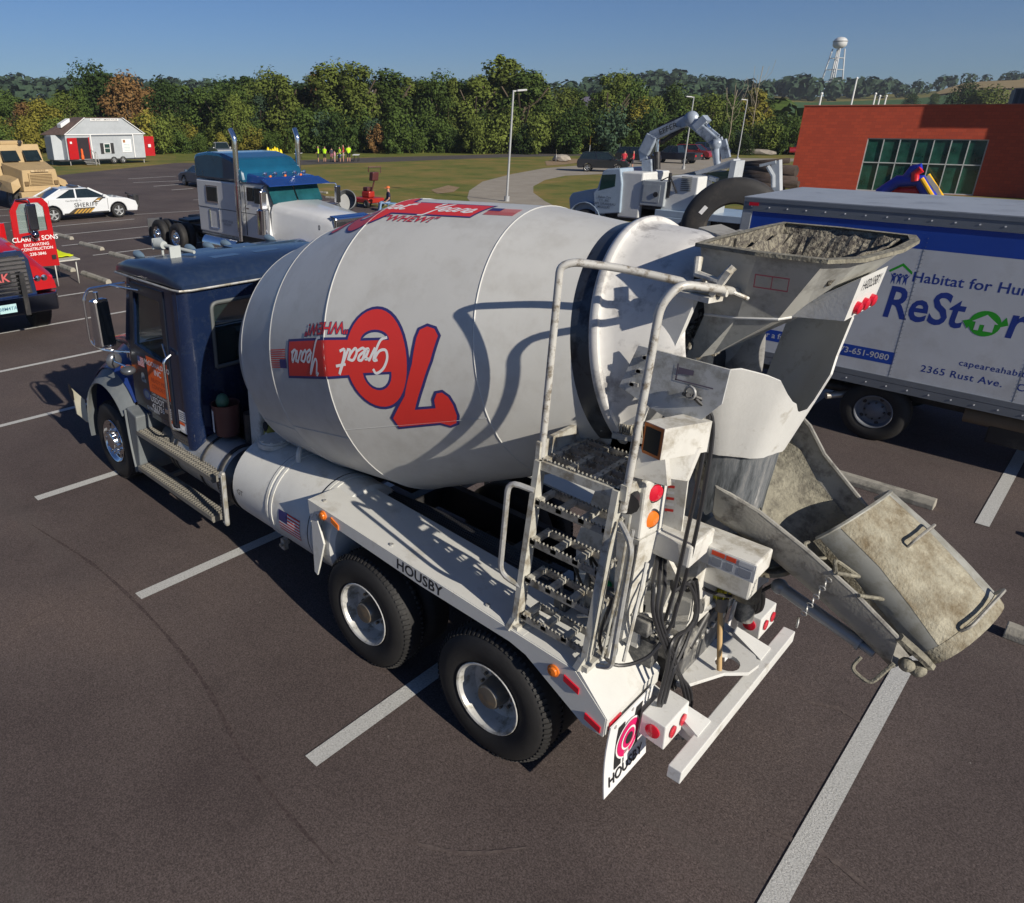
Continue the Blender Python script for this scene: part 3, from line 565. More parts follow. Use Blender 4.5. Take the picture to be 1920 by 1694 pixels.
h = MB(); h.hexa([(.56, 1.0, .62), (.59, 1.0, .62), (.76, 1.08, .52), (.66, 1.08, .5), (.56, .98, 1.02), (.60, .98, 1.02), (.74, 1.08, .86), (.62, 1.08, .86)], 0); h.hexa([(.56, .95, .95), (.62, .95, .95), (.66, .97, .86), (.58, .97, .84), (.6, .94, 1.1), (.66, .94, 1.1), (.7, .96, 1.0), (.62, .96, 1.0)], 1); h.build('bumper_end_plate', [M('pale_plate', (.5, .48, .38), .6), BLACK], mx)
for sd, f in (('l', lambda y: y), ('r', my)):   # front fenders: blue crown and grey flare
    G = []; G2 = []
    for k in range(15):
        t = R(-12+150*k/14); c, s_ = math.cos(t), math.sin(t); G.append([(1.66-(.80+.03*j)*c, f(1.14+.45*j/3), .62+(.90+.12*j)*s_) for j in range(4)])
        G2.append([(1.66-(.70-.01*j)*c, f(1.10-.035*j), .62+(.80-.02*j)*s_+.02*(1-j/2)) for j in range(4)])
    fe = MB(); fe.sheet(G, .012); fend = fe.build('fender', BLUEP, mx)
    fe = MB(); fe.sheet([[(1.66-(.64+.03*j)*math.cos(R(-15+158*k/16)), f(1.0+.16*(j/3)**1.2), .62+(.72+.055*j)*math.sin(R(-15+158*k/16))) for j in range(4)] for k in range(17)], .02)
    fe.sheet([[(2.22+.02*j+.1*(k/5)**2, f(1.0+.2*j), 1.16-.82*k/5) for j in range(4)] for k in range(6)], .02); pass
    fe.hexa([(2.36, f(1.0), .3), (2.5, f(1.0), .3), (2.5, f(1.55), .3), (2.36, f(1.55), .3), (2.3, f(1.02), 1.28), (3.0, f(1.02), 1.1), (3.0, f(1.55), 1.1), (2.3, f(1.55), 1.28)] if 0 else [(2.3, f(1.02), .34), (2.42, f(1.02), .34), (2.42, f(1.5), .34), (2.3, f(1.5), .34), (2.25, f(1.02), 1.2), (2.5, f(1.02), 1.14), (2.5, f(1.5), 1.14), (2.25, f(1.5), 1.2)], 0, .02)
    fe.build('fender_flare', GREYP, fend)
# steps with tread plate
TREAD = M('tread_plate', (.22, .21, .185), .55, .3, var=.12, scale=10, dirt=(.22, .2, .16), dscale=12, dlo=.5, dhi=.7)
for z, y0 in ((.94, 1.02), (.47, .98)):
    s_ = MB(); s_.box(2.45, 4.2, y0, y0+.2, z-.015, z+.005); s_.box(2.45, 4.2, y0, y0+.012, z-.045, z-.015); s_.box(2.45, 4.2, y0+.19, y0+.2, z-.045, z-.015); s_.box(4.185, 4.2, y0+.012, y0+.19, z-.07, z-.015)
    for k in range(34):
        for j in range(3): s_.box(2.5+k*.05, 2.515+k*.05, y0+.02+j*.06, y0+.065+j*.06, z+.005, z+.02)
    s_.bar((2.9, y0+.1, z-.04), (2.9, 1.6, z-.02), .05, .05); s_.bar((4.0, y0+.1, z-.04), (4.0, 1.6, z-.02), .05, .05)
    s_.build('step', TREAD, mx)
# fuel tank, air tank, water tank
t = MB(); t.lathe((2.72, 1.47, .82), (1, 0, 0), [(0, .001), (0, .26), (.04, .3), (.36, .3)], 28, 1); t.lathe((3.08, 1.47, .82), (1, 0, 0), [(0, .3), (0, .33), (1.28, .33), (1.32, .29), (1.32, .001)], 32, 0)
for x, w_ in ((3.06, .05), (3.16, .045), (3.75, .03), (4.12, .05), (4.25, .16)): t.lathe((x, 1.47, .82), (1, 0, 0), [(0, .331), (0, .345), (w_, .345), (w_, .331)], 32, 1)
fu = t.build('fuel_tank', [M('tank_silver', (.38, .38, .38), .42, .35, dirt=(.3, .29, .26), dscale=4), BLACK], mx)
t = MB(); t.cyl((3.38, 1.3, 1.09), (3.38, 1.26, 1.15), .065, n=16); t.build('fuel_cap', ALU, fu)
t = MB(); t.cyl((2.85, 1.36, 1.1), (2.85, 1.355, 1.118), .045, n=16); t.build('tank_decal', M('decal_sky', (.05, .25, .6), .4), fu)
t = MB(); t.lathe((4.5, 1.53, .93), (1, 0, 0), [(-.03, .001), (-.02, .3), (.0, .42), (.04, .455), (1.62, .455), (1.66, .42), (1.68, .001)], 40)
for x in (5.13, 5.2, 5.82, 5.87): t.lathe((x, 1.53, .93), (1, 0, 0), [(0, .455), (0, .463), (.035, .463), (.035, .455)], 40, 0)
for x in (5.12, 5.8): t.lathe((x, 1.53, .93), (1, 0, 0), [(0, .455), (0, .459), (.006, .459), (.006, .455)], 40, 1)
def tf(u, v): a = v/.458; return (5.5+u, 1.53-.4595*math.cos(a), .93+.4595*math.sin(a))
flag(t, tf, .33, .22, 2, 3, 4, .02, -.02, .04)
V, F = text2d('GT', .08); art(t, V, F, tf, 1, .03, -.82, .0)
wt = t.build('water_tank', [WHITE, INK, LOGO_R, LOGO_W, LOGO_N], mx)
t = MB(); t.cyl((4.72, 1.5, 1.36), (4.72, 1.5, 1.41), .17, n=24); t.cyl((4.72, 1.5, 1.41), (4.72, 1.5, 1.43), .15, n=24)
for k in range(8): t.cyl((4.72+.14*math.cos(k*.785), 1.5+.14*math.sin(k*.785), 1.42), (4.72+.14*math.cos(k*.785), 1.5+.14*math.sin(k*.785), 1.445), .013, n=6)
t.build('tank_hatch', WHITE, wt); t = MB(); t.tube([(5.25, 1.42, 1.37), (5.25, 1.42, 1.47), (5.1, 1.6, 1.49), (5.0, 1.7, 1.45)], .028, 8, fillet=.05); t.build('filler_pipe', WHITE, wt)
for x in (5.1, 5.9): t = MB(); t.box(x, x+.06, 1.25, 1.3, .38, .5); t.cyl((x+.03, 1.22, .44), (x+.03, 1.33, .44), .02); t.build('tank_bracket', STEEL, wt)
t = MB(); t.box(4.4, 4.47, 1.0, 1.05, .46, 1.1, 0, .02); t.box(4.405, 4.465, .995, 1.0, .50, 1.07, 1); t.box(4.425, 4.445, .99, .995, .53, 1.04, 2)
for k in range(15): t.box(4.408, 4.424, .99, .995, .51+k*.036, .522+k*.036, 2)
t.build('sight_tube', [STEEL, M('pale_plate2', (.45, .44, .40), .6), BLACK], mx)
# bucket, stuff behind cab
t = MB(); t.lathe((3.82, 1.5, 1.2), (-.04, 0, 1), [(0, .001), (0, .13), (.36, .155), (.37, .165), (.36, .15), (.03, .12)], 24, 0)
art(t, *rect(.14, .26), lambda u, v: (3.8+.15*math.sin(u/.15-.5), 1.5-.152*math.cos(u/.15-.5), 1.37+v), 1, .03)
bk = t.build('bucket', [M('brown_bucket', (.10, .035, .03), .5), LOGO_W], mx)
t = MB()
t.box(3.9, 4.5, 1.75, 2.8, 1.04, 1.75, 0, .02); t.box(4.2, 4.4, 1.55, 1.8, 1.0, 2.1, 0, .02); t.bar((4.3, 1.9, 1.0), (4.3, 1.9, 2.2), .16, .5, m=0); t.cyl((4.0, YC, 2.02), (4.35, YC, 2.13), .3, n=20)
t.build('front_pedestal', WHITE2, mx)
t = MB(); t.box(3.66, 3.9, 1.9, 2.7, 1.0, 1.9, 0, .03); t.build('engine_box', BLACK, mx); t = MB(); t.cyl((4.1, 1.62, 1.0), (4.1, 1.62, 1.5), .07); t.build('filter', BLACK, mx); t = MB(); t.tube([(4.15, 1.62, 1.45), (4.3, 1.6, 1.6), (4.45, 1.62, 1.35), (4.4, 1.8, 1.1)], .03, 8, fillet=.08); t.build('air_hose', HOSE, mx); t = MB(); t.ball((4.42, 1.66, 1.36), .075); t.build('yellow_ball', M('dull_yellow', (.35, .32, .05), .6), mx); t = MB(); t.ball((3.82, 1.46, 1.6), .075, 0, 10, (1, 1, 1.2)); t.build('green_bottle', M('dull_green', (.05, .13, .08), .5), bk)
t = MB()
for k in range(7): y = 1.66+.03*k; t.spline([(4.2, y, 1.2), (4.9, y+.05, 1.28+.03*math.sin(k)), (5.8, y, 1.22), (6.8, y+.03, 1.24), (8.0, y+.05, 1.22)], .014, 6)
t.build('hydraulic_hose', HOSE, mx, 'row of black hydraulic lines along the frame')
# ---- drum ----
AX = Vector((.970874, 0, .239589)); AE = Vector((-.239589, 0, .970874)); AO = Vector((4.33857, 2.27, 2.12585)); YV = Vector((0, 1, 0))
PR = [(-.16, .001), (-.15, .34), (-.07, .72), (.1, .92), (.45, 1.095), (1.11, 1.205), (2.01, 1.29), (3.31, 1.015), (3.93, .80)]
def rad(s):
    for (a, ra), (b, rb) in zip(PR, PR[1:]):
        if a <= s <= b: return ra+(rb-ra)*(s-a)/(b-a)
    return .8
def DS(s, th, o=.004): r = rad(s)+.0018+.3*o; return AO+AX*s+YV*(-r*math.cos(th))+AE*(r*math.sin(th))
# lathe about the drum axis; frame() is not used so that decals line up
def dring(mb, prof, m=0, n=96):
    vs = [AO+AX*s+YV*(-r*math.cos(2*math.pi*i/n))+AE*(r*math.sin(2*math.pi*i/n)) for s, r in prof for i in range(n)]
    mb.add(vs, [(j*n+i, j*n+(i+1) % n, (j+1)*n+(i+1) % n, (j+1)*n+i) for j in range(len(prof)-1) for i in range(n)], m, True)
dm = MB(); dring(dm, PR[:5], 0)
for a_, b_ in zip(PR[4:], PR[5:]): dring(dm, [(a_[0]+(b_[0]-a_[0])*t/4, a_[1]+(b_[1]-a_[1])*t/4+.006*math.sin(math.pi*t/4)*0) for t in range(5)], 0)   # each cone a course of its own
for s in (.45, 1.11, 2.01, 3.31):   # weld seams
    r = rad(s); dring(dm, [(s-.008, rad(s-.008)), (s-.003, r+.004), (s+.003, r+.004), (s+.008, rad(s+.008))], 1)
def seam_line(s0, s1, th): 
    P = [DS(s0+(s1-s0)*k/8, R(th), .002) for k in range(9)]; dm.tube(P, .0025, 5, 1)
seam_line(.46, 1.1, -26); seam_line(1.12, 2.0, -24); seam_line(2.02, 3.3, -20); seam_line(3.32, 3.9, -60)
dring(dm, [(3.93, .80), (3.95, .802), (4.06, .80), (4.065, .79)], 2); 
dring(dm, [(4.065, .795), (4.07, .812), (4.08, .82), (4.115, .822), (4.13, .812), (4.13, .785), (4.15, .765), (4.22, .745), (4.42, .68), (4.56, .63), (4.58, .60), (4.5, .58), (4.3, .66)], 3)
dring(dm, [(4.30, .64), (4.31, .001)], 2)
# logo in its own upright coordinates (metres), origin at the middle of the 0
def rr(cx, cy, rx, ry, n=40, a0=0, a1=360): return [(cx+rx*math.cos(R(a0+(a1-a0)*k/n)), cy+ry*math.sin(R(a0+(a1-a0)*k/n))) for k in range(n+(a1-a0 < 360))]
def off(poly, d):   # grow an outline
    n = len(poly); out = []; ar = sum(poly[i][0]*poly[(i+1) % n][1]-poly[(i+1) % n][0]*poly[i][1] for i in range(n)); sg = 1 if ar > 0 else -1
    for i in range(n):
        a, b, c = Vector(poly[i-1]), Vector(poly[i]), Vector(poly[(i+1) % n]); e1 = (b-a).normalized(); e2 = (c-b).normalized(); n1 = Vector((e1.y, -e1.x)); n2 = Vector((e2.y, -e2.x)); nn = (n1+n2); nn = nn.normalized()/max(.5, nn.normalized().dot(n1)) if nn.length > 1e-6 else n1
        out.append((b.x+nn.x*d*sg, b.y+nn.y*d*sg))
    return out
zero_o = rr(.0, 0, .275, .375); 
zin_t = [(-.13, .10)]+rr(0, .10, .13, .14, 12, 180, 0)[1:-1]+[(.13, .10)]; zin_b = [(-.13, -.14)]+rr(0, -.14, .13, .08, 12, 180, 360)[1:-1]+[(.13, -.14)]
ban = [(-.1, .105), (1.08, .12), (1.03, -.16), (-.1, -.145)]
seven = [(-.56, .33), (-.58, .40), (-.58, .50), (-.55, .57), (-.49, .59), (-.42, .555), (-.05, .56), (-.03, .48), (-.20, .30), (-.315, .05), (-.365, -.15), (-.39, -.21), (-.45, -.235), (-.51, -.215), (-.54, -.16), (-.47, .03), (-.37, .22), (-.25, .42), (-.43, .42), (-.44, .35), (-.475, .295), (-.52, .29)]
def logo(fn, mb):
    f1 = lambda a, b: fn(a, b, .004); f2 = lambda a, b: fn(a, b, .007); f3 = lambda a, b: fn(a, b, .010)
    C_ = .035
    fo = lambda o: (lambda a, b: fn(a, b, o))
    V, F = tri(off(zero_o, .022)); art(mb, V, F, fo(.003), 5, C_); V, F = tri(off(seven, .022)); art(mb, V, F, fo(.0045), 5, C_); V, F = tri(off(ban, .02)); art(mb, V, F, fo(.006), 5, C_)
    V, F = tri(zero_o); art(mb, V, F, fo(.0085), 4, C_); V, F = tri(seven); art(mb, V, F, fo(.0085), 4, C_); V, F = tri(ban); art(mb, V, F, fo(.0075), 4, C_)
    for h in (zin_t, zin_b):
        V, F = tri(h); art(mb, V, F, f3, 5, C_); V, F = tri(off(h, -.02)); art(mb, V, F, lambda a, b: fn(a, b, .013), 0, C_)
    for s_, u in (('Great', .12), ('Years', .79)):
        script(s_, u, mb, lambda a, b: fn(a, b, .013))
    V, F = text2d('"WHEW!"', .125, .035, .2); art(mb, V, F, f2, 5, C_, .5, -.245); V, F = text2d('"WHEW!"', .125, .004, .2); art(mb, V, F, f3, 4, C_, .5, -.245)
    for i in range(9): V, F = rect(.26-.0, .009); art(mb, V, F, f2, 4, C_, 1.24, .05-.0185*i)
    V, F = rect(.11, .075); art(mb, V, F, f3, 5, C_, 1.16, .02)
SCR = {'G': [[(.32, .62), (.22, .74), (.06, .62), (.0, .36), (.08, .14), (.24, .16), (.32, .38), (.24, .38), (.34, .38), (.32, .1), (.26, -.14), (.12, -.2)]], 'r': [[(0, .06), (.08, .34), (.1, .38), (.14, .34), (.2, .34), (.16, .1), (.26, .1)]], 'e': [[(0, .12), (.14, .24), (.16, .36), (.06, .36), (.03, .16), (.1, .06), (.24, .14)]], 'a': [[(.2, .34), (.08, .36), (.02, .18), (.08, .06), (.18, .2), (.22, .36), (.2, .12), (.3, .08)]], 't': [[(0, .1), (.14, .72), (.08, .3), (.1, .08), (.22, .12)], [(0, .46), (.26, .5)]], 'Y': [[(.0, .66), (.08, .72), (.08, .4), (.18, .32), (.34, .72), (.26, .2), (.2, -.2), (.06, -.26)]], 's': [[(0, .1), (.12, .38), (.16, .18), (.08, .04), (-.02, .1)], [(.1, .04), (.22, .12)]]}
ADV = {'G': .36, 'r': .22, 'e': .22, 'a': .27, 't': .22, 'Y': .34, 's': .2}
def script(word, u0, mb, fn, sc=.355, wd=.0105):
    tot = sum(ADV[c] for c in word); x = u0-tot*sc/2
    for c in word:
        for st in SCR[c]:
            P = [Vector((x+(px+.25*py)*sc-.03, (py-.32)*sc*.80-.012)) for px, py in st]; Q = []
            PP = [2*P[0]-P[1]]+P+[2*P[-1]-P[-2]]
            for i in range(1, len(PP)-2):
                for k in range(5):
                    t = k/5; a, b, cc, d = PP[i-1:i+3]; Q.append(.5*((2*b)+(cc-a)*t+(2*a-5*b+4*cc-d)*t*t+(3*b-a-3*cc+d)*t**3))
            Q.append(PP[-2]); V = []; F = []
            for i, p in enumerate(Q):
                d = (Q[min(i+1, len(Q)-1)]-Q[max(i-1, 0)]); d = d.normalized() if d.length > 1e-6 else Vector((1, 0)); nn = Vector((-d.y, d.x)); V += [(p+nn*wd)[:], (p-nn*wd)[:]]
            F = [(2*i, 2*i+1, 2*i+3, 2*i+2) for i in range(len(Q)-1)]; mb.add([fn(a, b) for a, b in V], F, 6)
        x += ADV[c]*sc
logo(lambda a, b, o: DS(2.5-a, R(6.2)-b/1.2, o), dm)
logo(lambda a, b, o: DS(1.88+a, R(77)+b/1.25, o), dm)
DRUMP = M('drum_paint', (.52, .52, .50), .4, var=.06, scale=1.5, dirt=(.42, .41, .38), dscale=3.5, dlo=.48, dhi=.8, bump=.02, bscale=18)
dm.build('drum', [DRUMP, M('seam_paint', (.53, .53, .51), .5, var=.05), M('track_steel', (.07, .08, .095), .35, .5, dirt=(.03, .03, .035), dscale=6), M('flange_white', (.60, .59, .57), .45, dirt=(.30, .29, .28), dscale=5, dlo=.52, dhi=.66), LOGO_R, LOGO_N, LOGO_W], mx, recalc=False, weld=False)
r_ = MB()
for y in (1.75, my(1.75)): c = AO+AX*4.0; r_.cyl((c.x-.02, y-.08, c.z-.78), (c.x+.08, y+.08, c.z-.755), .1, n=16)
r_.build('drum_roller', STEEL, mx)
# ---- rear fender deck ----
for f, nm in ((lambda y: y, 'near'), (my, 'far')):
    t = MB()
    t.prism([(5.9, 1.36), (8.24, 1.235), (8.68, 1.215), (8.93, .99), (8.93, .84), (8.78, .84), (8.3, 1.11), (8.16, 1.14), (7.3, 1.16), (6.3, 1.23), (5.98, 1.26), (5.93, 1.14)], 'y', f(1.025), f(1.035))
    t.hexa([(5.9, min(f(1.035), f(1.62)), 1.34), (8.26, min(f(1.035), f(1.62)), 1.222), (8.26, max(f(1.035), f(1.62)), 1.222), (5.9, max(f(1.035), f(1.62)), 1.34), (5.9, min(f(1.035), f(1.62)), 1.358), (8.26, min(f(1.035), f(1.62)), 1.24), (8.26, max(f(1.035), f(1.62)), 1.24), (5.9, max(f(1.035), f(1.62)), 1.358)])
    t.hexa([(8.26, min(f(1.035), f(1.62)), 1.222), (8.7, min(f(1.035), f(1.62)), 1.2), (8.7, max(f(1.035), f(1.62)), 1.2), (8.26, max(f(1.035), f(1.62)), 1.222), (8.26, min(f(1.035), f(1.62)), 1.238), (8.7, min(f(1.035), f(1.62)), 1.22), (8.7, max(f(1.035), f(1.62)), 1.22), (8.26, max(f(1.035), f(1.62)), 1.238)])
    a, b = min(f(1.028), f(1.72)), max(f(1.028), f(1.72))
    t.hexa([(8.7, a, 1.205), (8.92, a, .97), (8.92, b, .97), (8.7, b, 1.205), (8.71, a, 1.228), (8.945, a, .985), (8.945, b, .985), (8.71, b, 1.228)]); t.box(8.925, 8.94, a, b, .86, .975)
    t.prism([(5.93, 1.26), (5.99, 1.26), (6.1, .98), (5.99, .6), (5.95, .62)], 'y', f(1.03), f(1.05)); t.box(5.955, 5.975, min(f(1.05), f(1.62)), max(f(1.05), f(1.62)), .72, 1.33)
    for x, y in ((6.02, 1.12), (6.02, 1.5), (6.9, 1.1), (7.9, 1.1), (7.9, 1.52)): t.cyl((x, f(y), 1.36-(x-5.9)*.05), (x, f(y), 1.372-(x-5.9)*.05), .018, n=8, m=1)
    if nm == 'near':
        V, F = text2d('HOUSBY', .125, .022, 0, 1.02); art(t, V, F, plane((7.28, 1.0243, 1.222), (1, 0, -.053), (0, 0, 1)), 2)
    dk = t.build('fender_deck', [WHITE, STEEL, INK], mx, None if nm == 'near' else None)
    if nm == 'near':
        for x, z, mm, w_, h_ in ((6.28, 1.275, AMB, .1, .05), (8.67, 1.10, RED, .12, .05), (8.85, .905, RED, .12, .05)):
            q = MB(); q.hexa([(x-w_/2, 1.012, z-h_/2+.02), (x+w_/2, 1.012, z-h_/2-.02), (x+w_/2, 1.024, z-h_/2-.02), (x-w_/2, 1.024, z-h_/2+.02), (x-w_/2, 1.012, z+h_/2+.02), (x+w_/2, 1.012, z+h_/2-.02), (x+w_/2, 1.024, z+h_/2-.02), (x-w_/2, 1.024, z+h_/2+.02)], 0, .003); q.build('reflector', mm, dk)
        q = MB(); q.box(8.941, 8.95, 1.06, 1.2, .885, .94); q.build('reflector', RED, dk)
        for x, z in ((6.12, 1.29), (8.53, 1.125)): q = MB(); q.lathe((x, 1.024, z), (0, -1, 0), [(0, .045), (.012, .045), (.016, .034), (.03, .03), (.034, .001)], 18); q.build('marker_light', AMB, dk)
        h = MB(); h.tube([(8.2, 1.12, 1.24), (8.2, 1.08, 1.4), (8.22, 1.2, 1.4)], .0, 4) if 0 else None
    # mud flap
    t = MB(); G = [[(8.96+.03*k/6-.02*math.sin(k*.5)+.0*j, f(1.04+.56*j/4), .93-.60*k/6-(.0)) for j in range(5)] for k in range(7)]
    t.sheet(G, .008)
    for j in range(3): t.cyl((8.95, f(1.1+.22*j), .9), (8.972, f(1.1+.22*j), .9), .014, n=8, m=1)
    fp = lambda u, v: (8.972+.033*max(0, (.93-v))/.6-.02*math.sin(min(max((.93-v)/.1, 0), 6)*.5), u, v)
    if nm == 'near':
        V, F = rect(.085, .36); art(t, V, F, fp, 2, .05, 1.2, .67); V, F = rect(.085, .36); art(t, V, F, fp, 2, .05, 1.42, .70); V, F = text2d('HOUSBY', .115, .015); art(t, V, F, fp, 2, .05, 1.31, .425)
        o_ = lambda d: (lambda u, v: (fp(u, v)[0]+d, u, v))
        for r_2, mm, d in ((.155, 4, .003), (.14, 3, .006), (.09, 4, .009), (.075, 3, .012), (.045, 2, .015)): V, F = disc(r_2, 28); art(t, V, F, o_(d), mm, .05, 1.31, .67)
        V, F = rect(.06, .13); art(t, V, F, o_(.006), 4, .05, 1.3, .54)
    t.build('mud_flap', [LOGO_W, STEEL, INK, M('logo_magenta', (.6, .01, .12), .45), M('logo_white', (.7, .7, .7))], mx)
# ---- ladder on the near side, platform and hand rails ----
t = MB()
for x0, x1 in ((8.16, 8.2), (8.71, 8.75)):
    t.hexa([(x0-.02, 1.06, 1.3), (x1-.02, 1.06, 1.3), (x1-.02, 1.15, 1.3), (x0-.02, 1.15, 1.3), (x0, 1.14, 2.5), (x1, 1.14, 2.5), (x1, 1.22, 2.5), (x0, 1.22, 2.5)])
    t.bar((x0, 1.1, 1.32), (x0-.02, 1.04, 1.22), .045, .06); t.bar((x0+.02, 1.04, 1.25), (x0+.02, 1.3, 1.25), .05, .04)
LADM = M('ladder_paint', (.47, .46, .41), .5, .05, var=.15, dirt=(.25, .22, .17), dscale=9, dlo=.48, dhi=.62)
GRAT = M('serrated_grating', (.30, .29, .26), .55, .3, var=.25, scale=15, dirt=(.12, .11, .09), dscale=14)
lad = t.build('ladder', LADM, mx)
def grate(z, y0, y1, x0, x1, rows, name='rung'):
    g = MB()
    for k in range(rows):
        y = y0+(y1-y0)*k/max(1, rows-1); g.box(x0, x1, y-.008, y+.008, z-.045, z)
        n = int((x1-x0)/.028)
        for i in range(n): x = x0+(i+.2)*(x1-x0)/n; g.add([(x, y-.008, z), (x+.014, y-.008, z), (x+.007, y-.008, z+.014), (x, y+.008, z), (x+.014, y+.008, z), (x+.007, y+.008, z+.014)], [(0, 1, 2), (3, 5, 4), (0, 2, 5, 3), (1, 4, 5, 2)])
    n = max(1, int((x1-x0)/.15))
    for i in range(n+1):
        x = x0+.02+(x1-x0-.04)*i/n; g.box(x-.02, x+.02, y0-.008, y1+.008, z-.03, z+.002, 1)
    return g
for k in range(4): grate(1.36+.29*k, 1.09+.018*k, 1.27+.018*k, 8.2-.004*k, 8.72, 2).build('rung', [GRAT, LADM], lad)
pl = MB(); pl.box(8.15, 8.18, 1.16, 1.72, 2.44, 2.62); pl.box(8.18, 8.78, 1.70, 1.73, 2.44, 2.66); pl.box(8.75, 8.79, 1.16, 1.4, 2.44, 2.54); pl.box(8.18, 8.75, 1.155, 1.175, 2.44, 2.5)
pl.box(8.75, 8.79, 1.4, 1.72, 2.44, 2.6)
plat = pl.build('platform', LADM, mx)
grate(2.5, 1.19, 1.66, 8.18, 8.75, 6).build('grating', [GRAT, LADM], plat)
for z0, ys in ((1.7, 1.0), ): pass
t = MB(); t.tube([(8.19, 1.12, 2.30), (8.03, 1.06, 2.33), (8.02, 1.05, 1.62), (8.18, 1.1, 1.56)], .02, 8, fillet=.08)
t.build('grab_rail', STEEL, lad)
t = MB(); t.tube([(8.78, 1.16, 2.3), (8.9, 1.1, 2.22), (8.9, 1.06, 1.36), (8.8, 1.08, 1.3)], .018, 8, fillet=.08); t.build('grab_rail', STEEL, lad)
RAILM = M('worn_rail_paint', (.52, .51, .48), .45, .15, var=.1, dirt=(.2, .17, .13), dscale=14, dlo=.5, dhi=.62)
t = MB(); t.tube([(8.17, 1.2, 2.42), (8.18, 1.2, 3.72), (8.24, 1.25, 3.745), (8.45, 1.40, 3.72), (8.90, 1.63, 3.64)], .0235, 10, fillet=.09); t.build('hand_rail', RAILM, plat)
t = MB(); t.tube([(8.77, 1.19, 2.36), (8.80, 1.22, 3.6), (8.86, 1.28, 3.71), (8.98, 1.55, 3.66), (9.0, 1.72, 3.62)], .0235, 10, fillet=.1); t.tube([(8.98, 1.6, 3.65), (9.06, 1.7, 3.60)], .012); t.build('hand_rail', RAILM, plat)
t = MB(); t.bar((8.42, 1.62, 2.62), (8.74, 1.72, 2.62), .07, .035)
for i in range(26):
    for j in range(3): x = 8.43+.012*i; y = 1.605+.03*j+.1*i/26; t.cyl((x, y, 2.64), (x+rnd.uniform(-.01, .01), y+rnd.uniform(-.01, .01), 2.705), .005, n=4, m=1)
tag(t.build('scrub_brush', [M('brush_block', (.45, .43, .38), .7), M('bristles', (.4, .37, .3), .9)], None, world=True), 'dirty white scrub brush lying on the ladder platform of the mixer', 'brush')
bpy.data.objects['scrub_brush'].location = (0, 0, 0)
# box on the ladder post (hollow, orange rim) with its bracket plate
t = MB(); t.hexa([(8.80, 1.25, 2.74), (8.93, 1.22, 2.74), (9.06, 1.52, 2.74), (8.92, 1.56, 2.74), (8.80, 1.25, 2.93), (8.93, 1.22, 2.93), (9.06, 1.52, 2.93), (8.92, 1.56, 2.93)])
t.hexa([(8.80, 1.24, 2.60), (9.02, 1.40, 2.58), (9.03, 1.42, 2.58), (8.81, 1.26, 2.60), (8.79, 1.26, 2.74), (9.04, 1.46, 2.78), (9.05, 1.48, 2.78), (8.80, 1.28, 2.74)])
t.hexa([(8.74, 1.22, 2.58), (8.96, 1.3, 2.56), (8.97, 1.33, 2.56), (8.75, 1.26, 2.58), (8.76, 1.24, 2.76), (8.94, 1.25, 2.76), (8.95, 1.28, 2.76), (8.76, 1.27, 2.76)])
bx = t.build('control_box', WHITE2, mx)
t = MB(); F_ = plane((8.865, 1.231, 2.835), Vector((.13, -.03, 0)), (0, 0, .19)); 
for m_i, sc_, d in ((0, .98, .003), (1, .78, .006)):
    t.add([Vector(F_(a*sc_/2, b*sc_/2))+Vector((-.23, -.97, 0))*d for a, b in ((-1, -1), (1, -1), (1, 1), (-1, 1))], [(0, 1, 2, 3)], m_i)
t.build('box_opening', [M('rust_orange', (.5, .16, .04), .7), M('dark_hole', (.012, .014, .012), .8)], bx)
# ---- rear pedestal ----
t = MB()
for y in (1.72, my(1.72)):   # upright leg plates
    t.prism([(8.25, 1.2), (8.85, 1.2), (8.95, 1.75), (8.72, 2.05), (8.62, 2.72), (8.42, 2.85), (8.34, 2.3), (8.2, 1.7)], 'y', y-.02, y+.02)
t.box(8.3, 8.85, 1.74, my(1.74), 1.1, 1.25); t.hexa([(8.62, 1.72, 1.25), (8.9, 1.72, 1.25), (8.9, my(1.72), 1.25), (8.62, my(1.72), 1.25), (8.5, 1.74, 2.0), (8.72, 1.74, 1.95), (8.72, my(1.74), 1.95), (8.5, my(1.74), 2.0)])
t.box(8.80, 9.08, 1.52, 1.85, 1.95, 2.11, 0, .015); t.box(8.66, 9.38, 1.78, 2.04, 1.87, 2.01, 0, .012); t.box(8.66, 9.3, 2.05, 2.9, 1.56, 1.72, 0, .015); t.box(8.84, 9.0, 1.9, 2.6, 1.2, 1.85)
t.prism([(8.62, 2.1), (8.95, 2.1), (8.93, 2.55), (8.80, 2.68), (8.66, 2.6)], 'y', 1.645, 1.66)
t.box(8.36, 8.6, 1.7, my(1.7), 2.3, 2.5)
t.prism([(8.55, 1.24), (8.86, 1.24), (8.82, 1.9), (8.74, 2.16), (8.62, 2.2), (8.58, 1.9)], 'y', 1.48, 1.52)
ped = t.build('rear_pedestal', WHITE2, mx)
t = MB(); t.hexa([(8.7, 1.42, 1.3), (8.78, 1.42, 1.3), (8.8, 1.55, 1.3), (8.7, 1.55, 1.3), (8.68, 1.34, 2.12), (8.83, 1.34, 2.12), (8.86, 1.58, 2.12), (8.68, 1.58, 2.12)]); t.hexa([(8.68, 1.34, 2.12), (8.83, 1.34, 2.12), (8.86, 1.58, 2.12), (8.70, 1.58, 2.12), (8.68, 1.34, 2.52), (8.82, 1.34, 2.52), (8.85, 1.58, 2.52), (8.70, 1.58, 2.52)], 0, .015)
lp = t.build('light_bracket', WHITE2, ped)
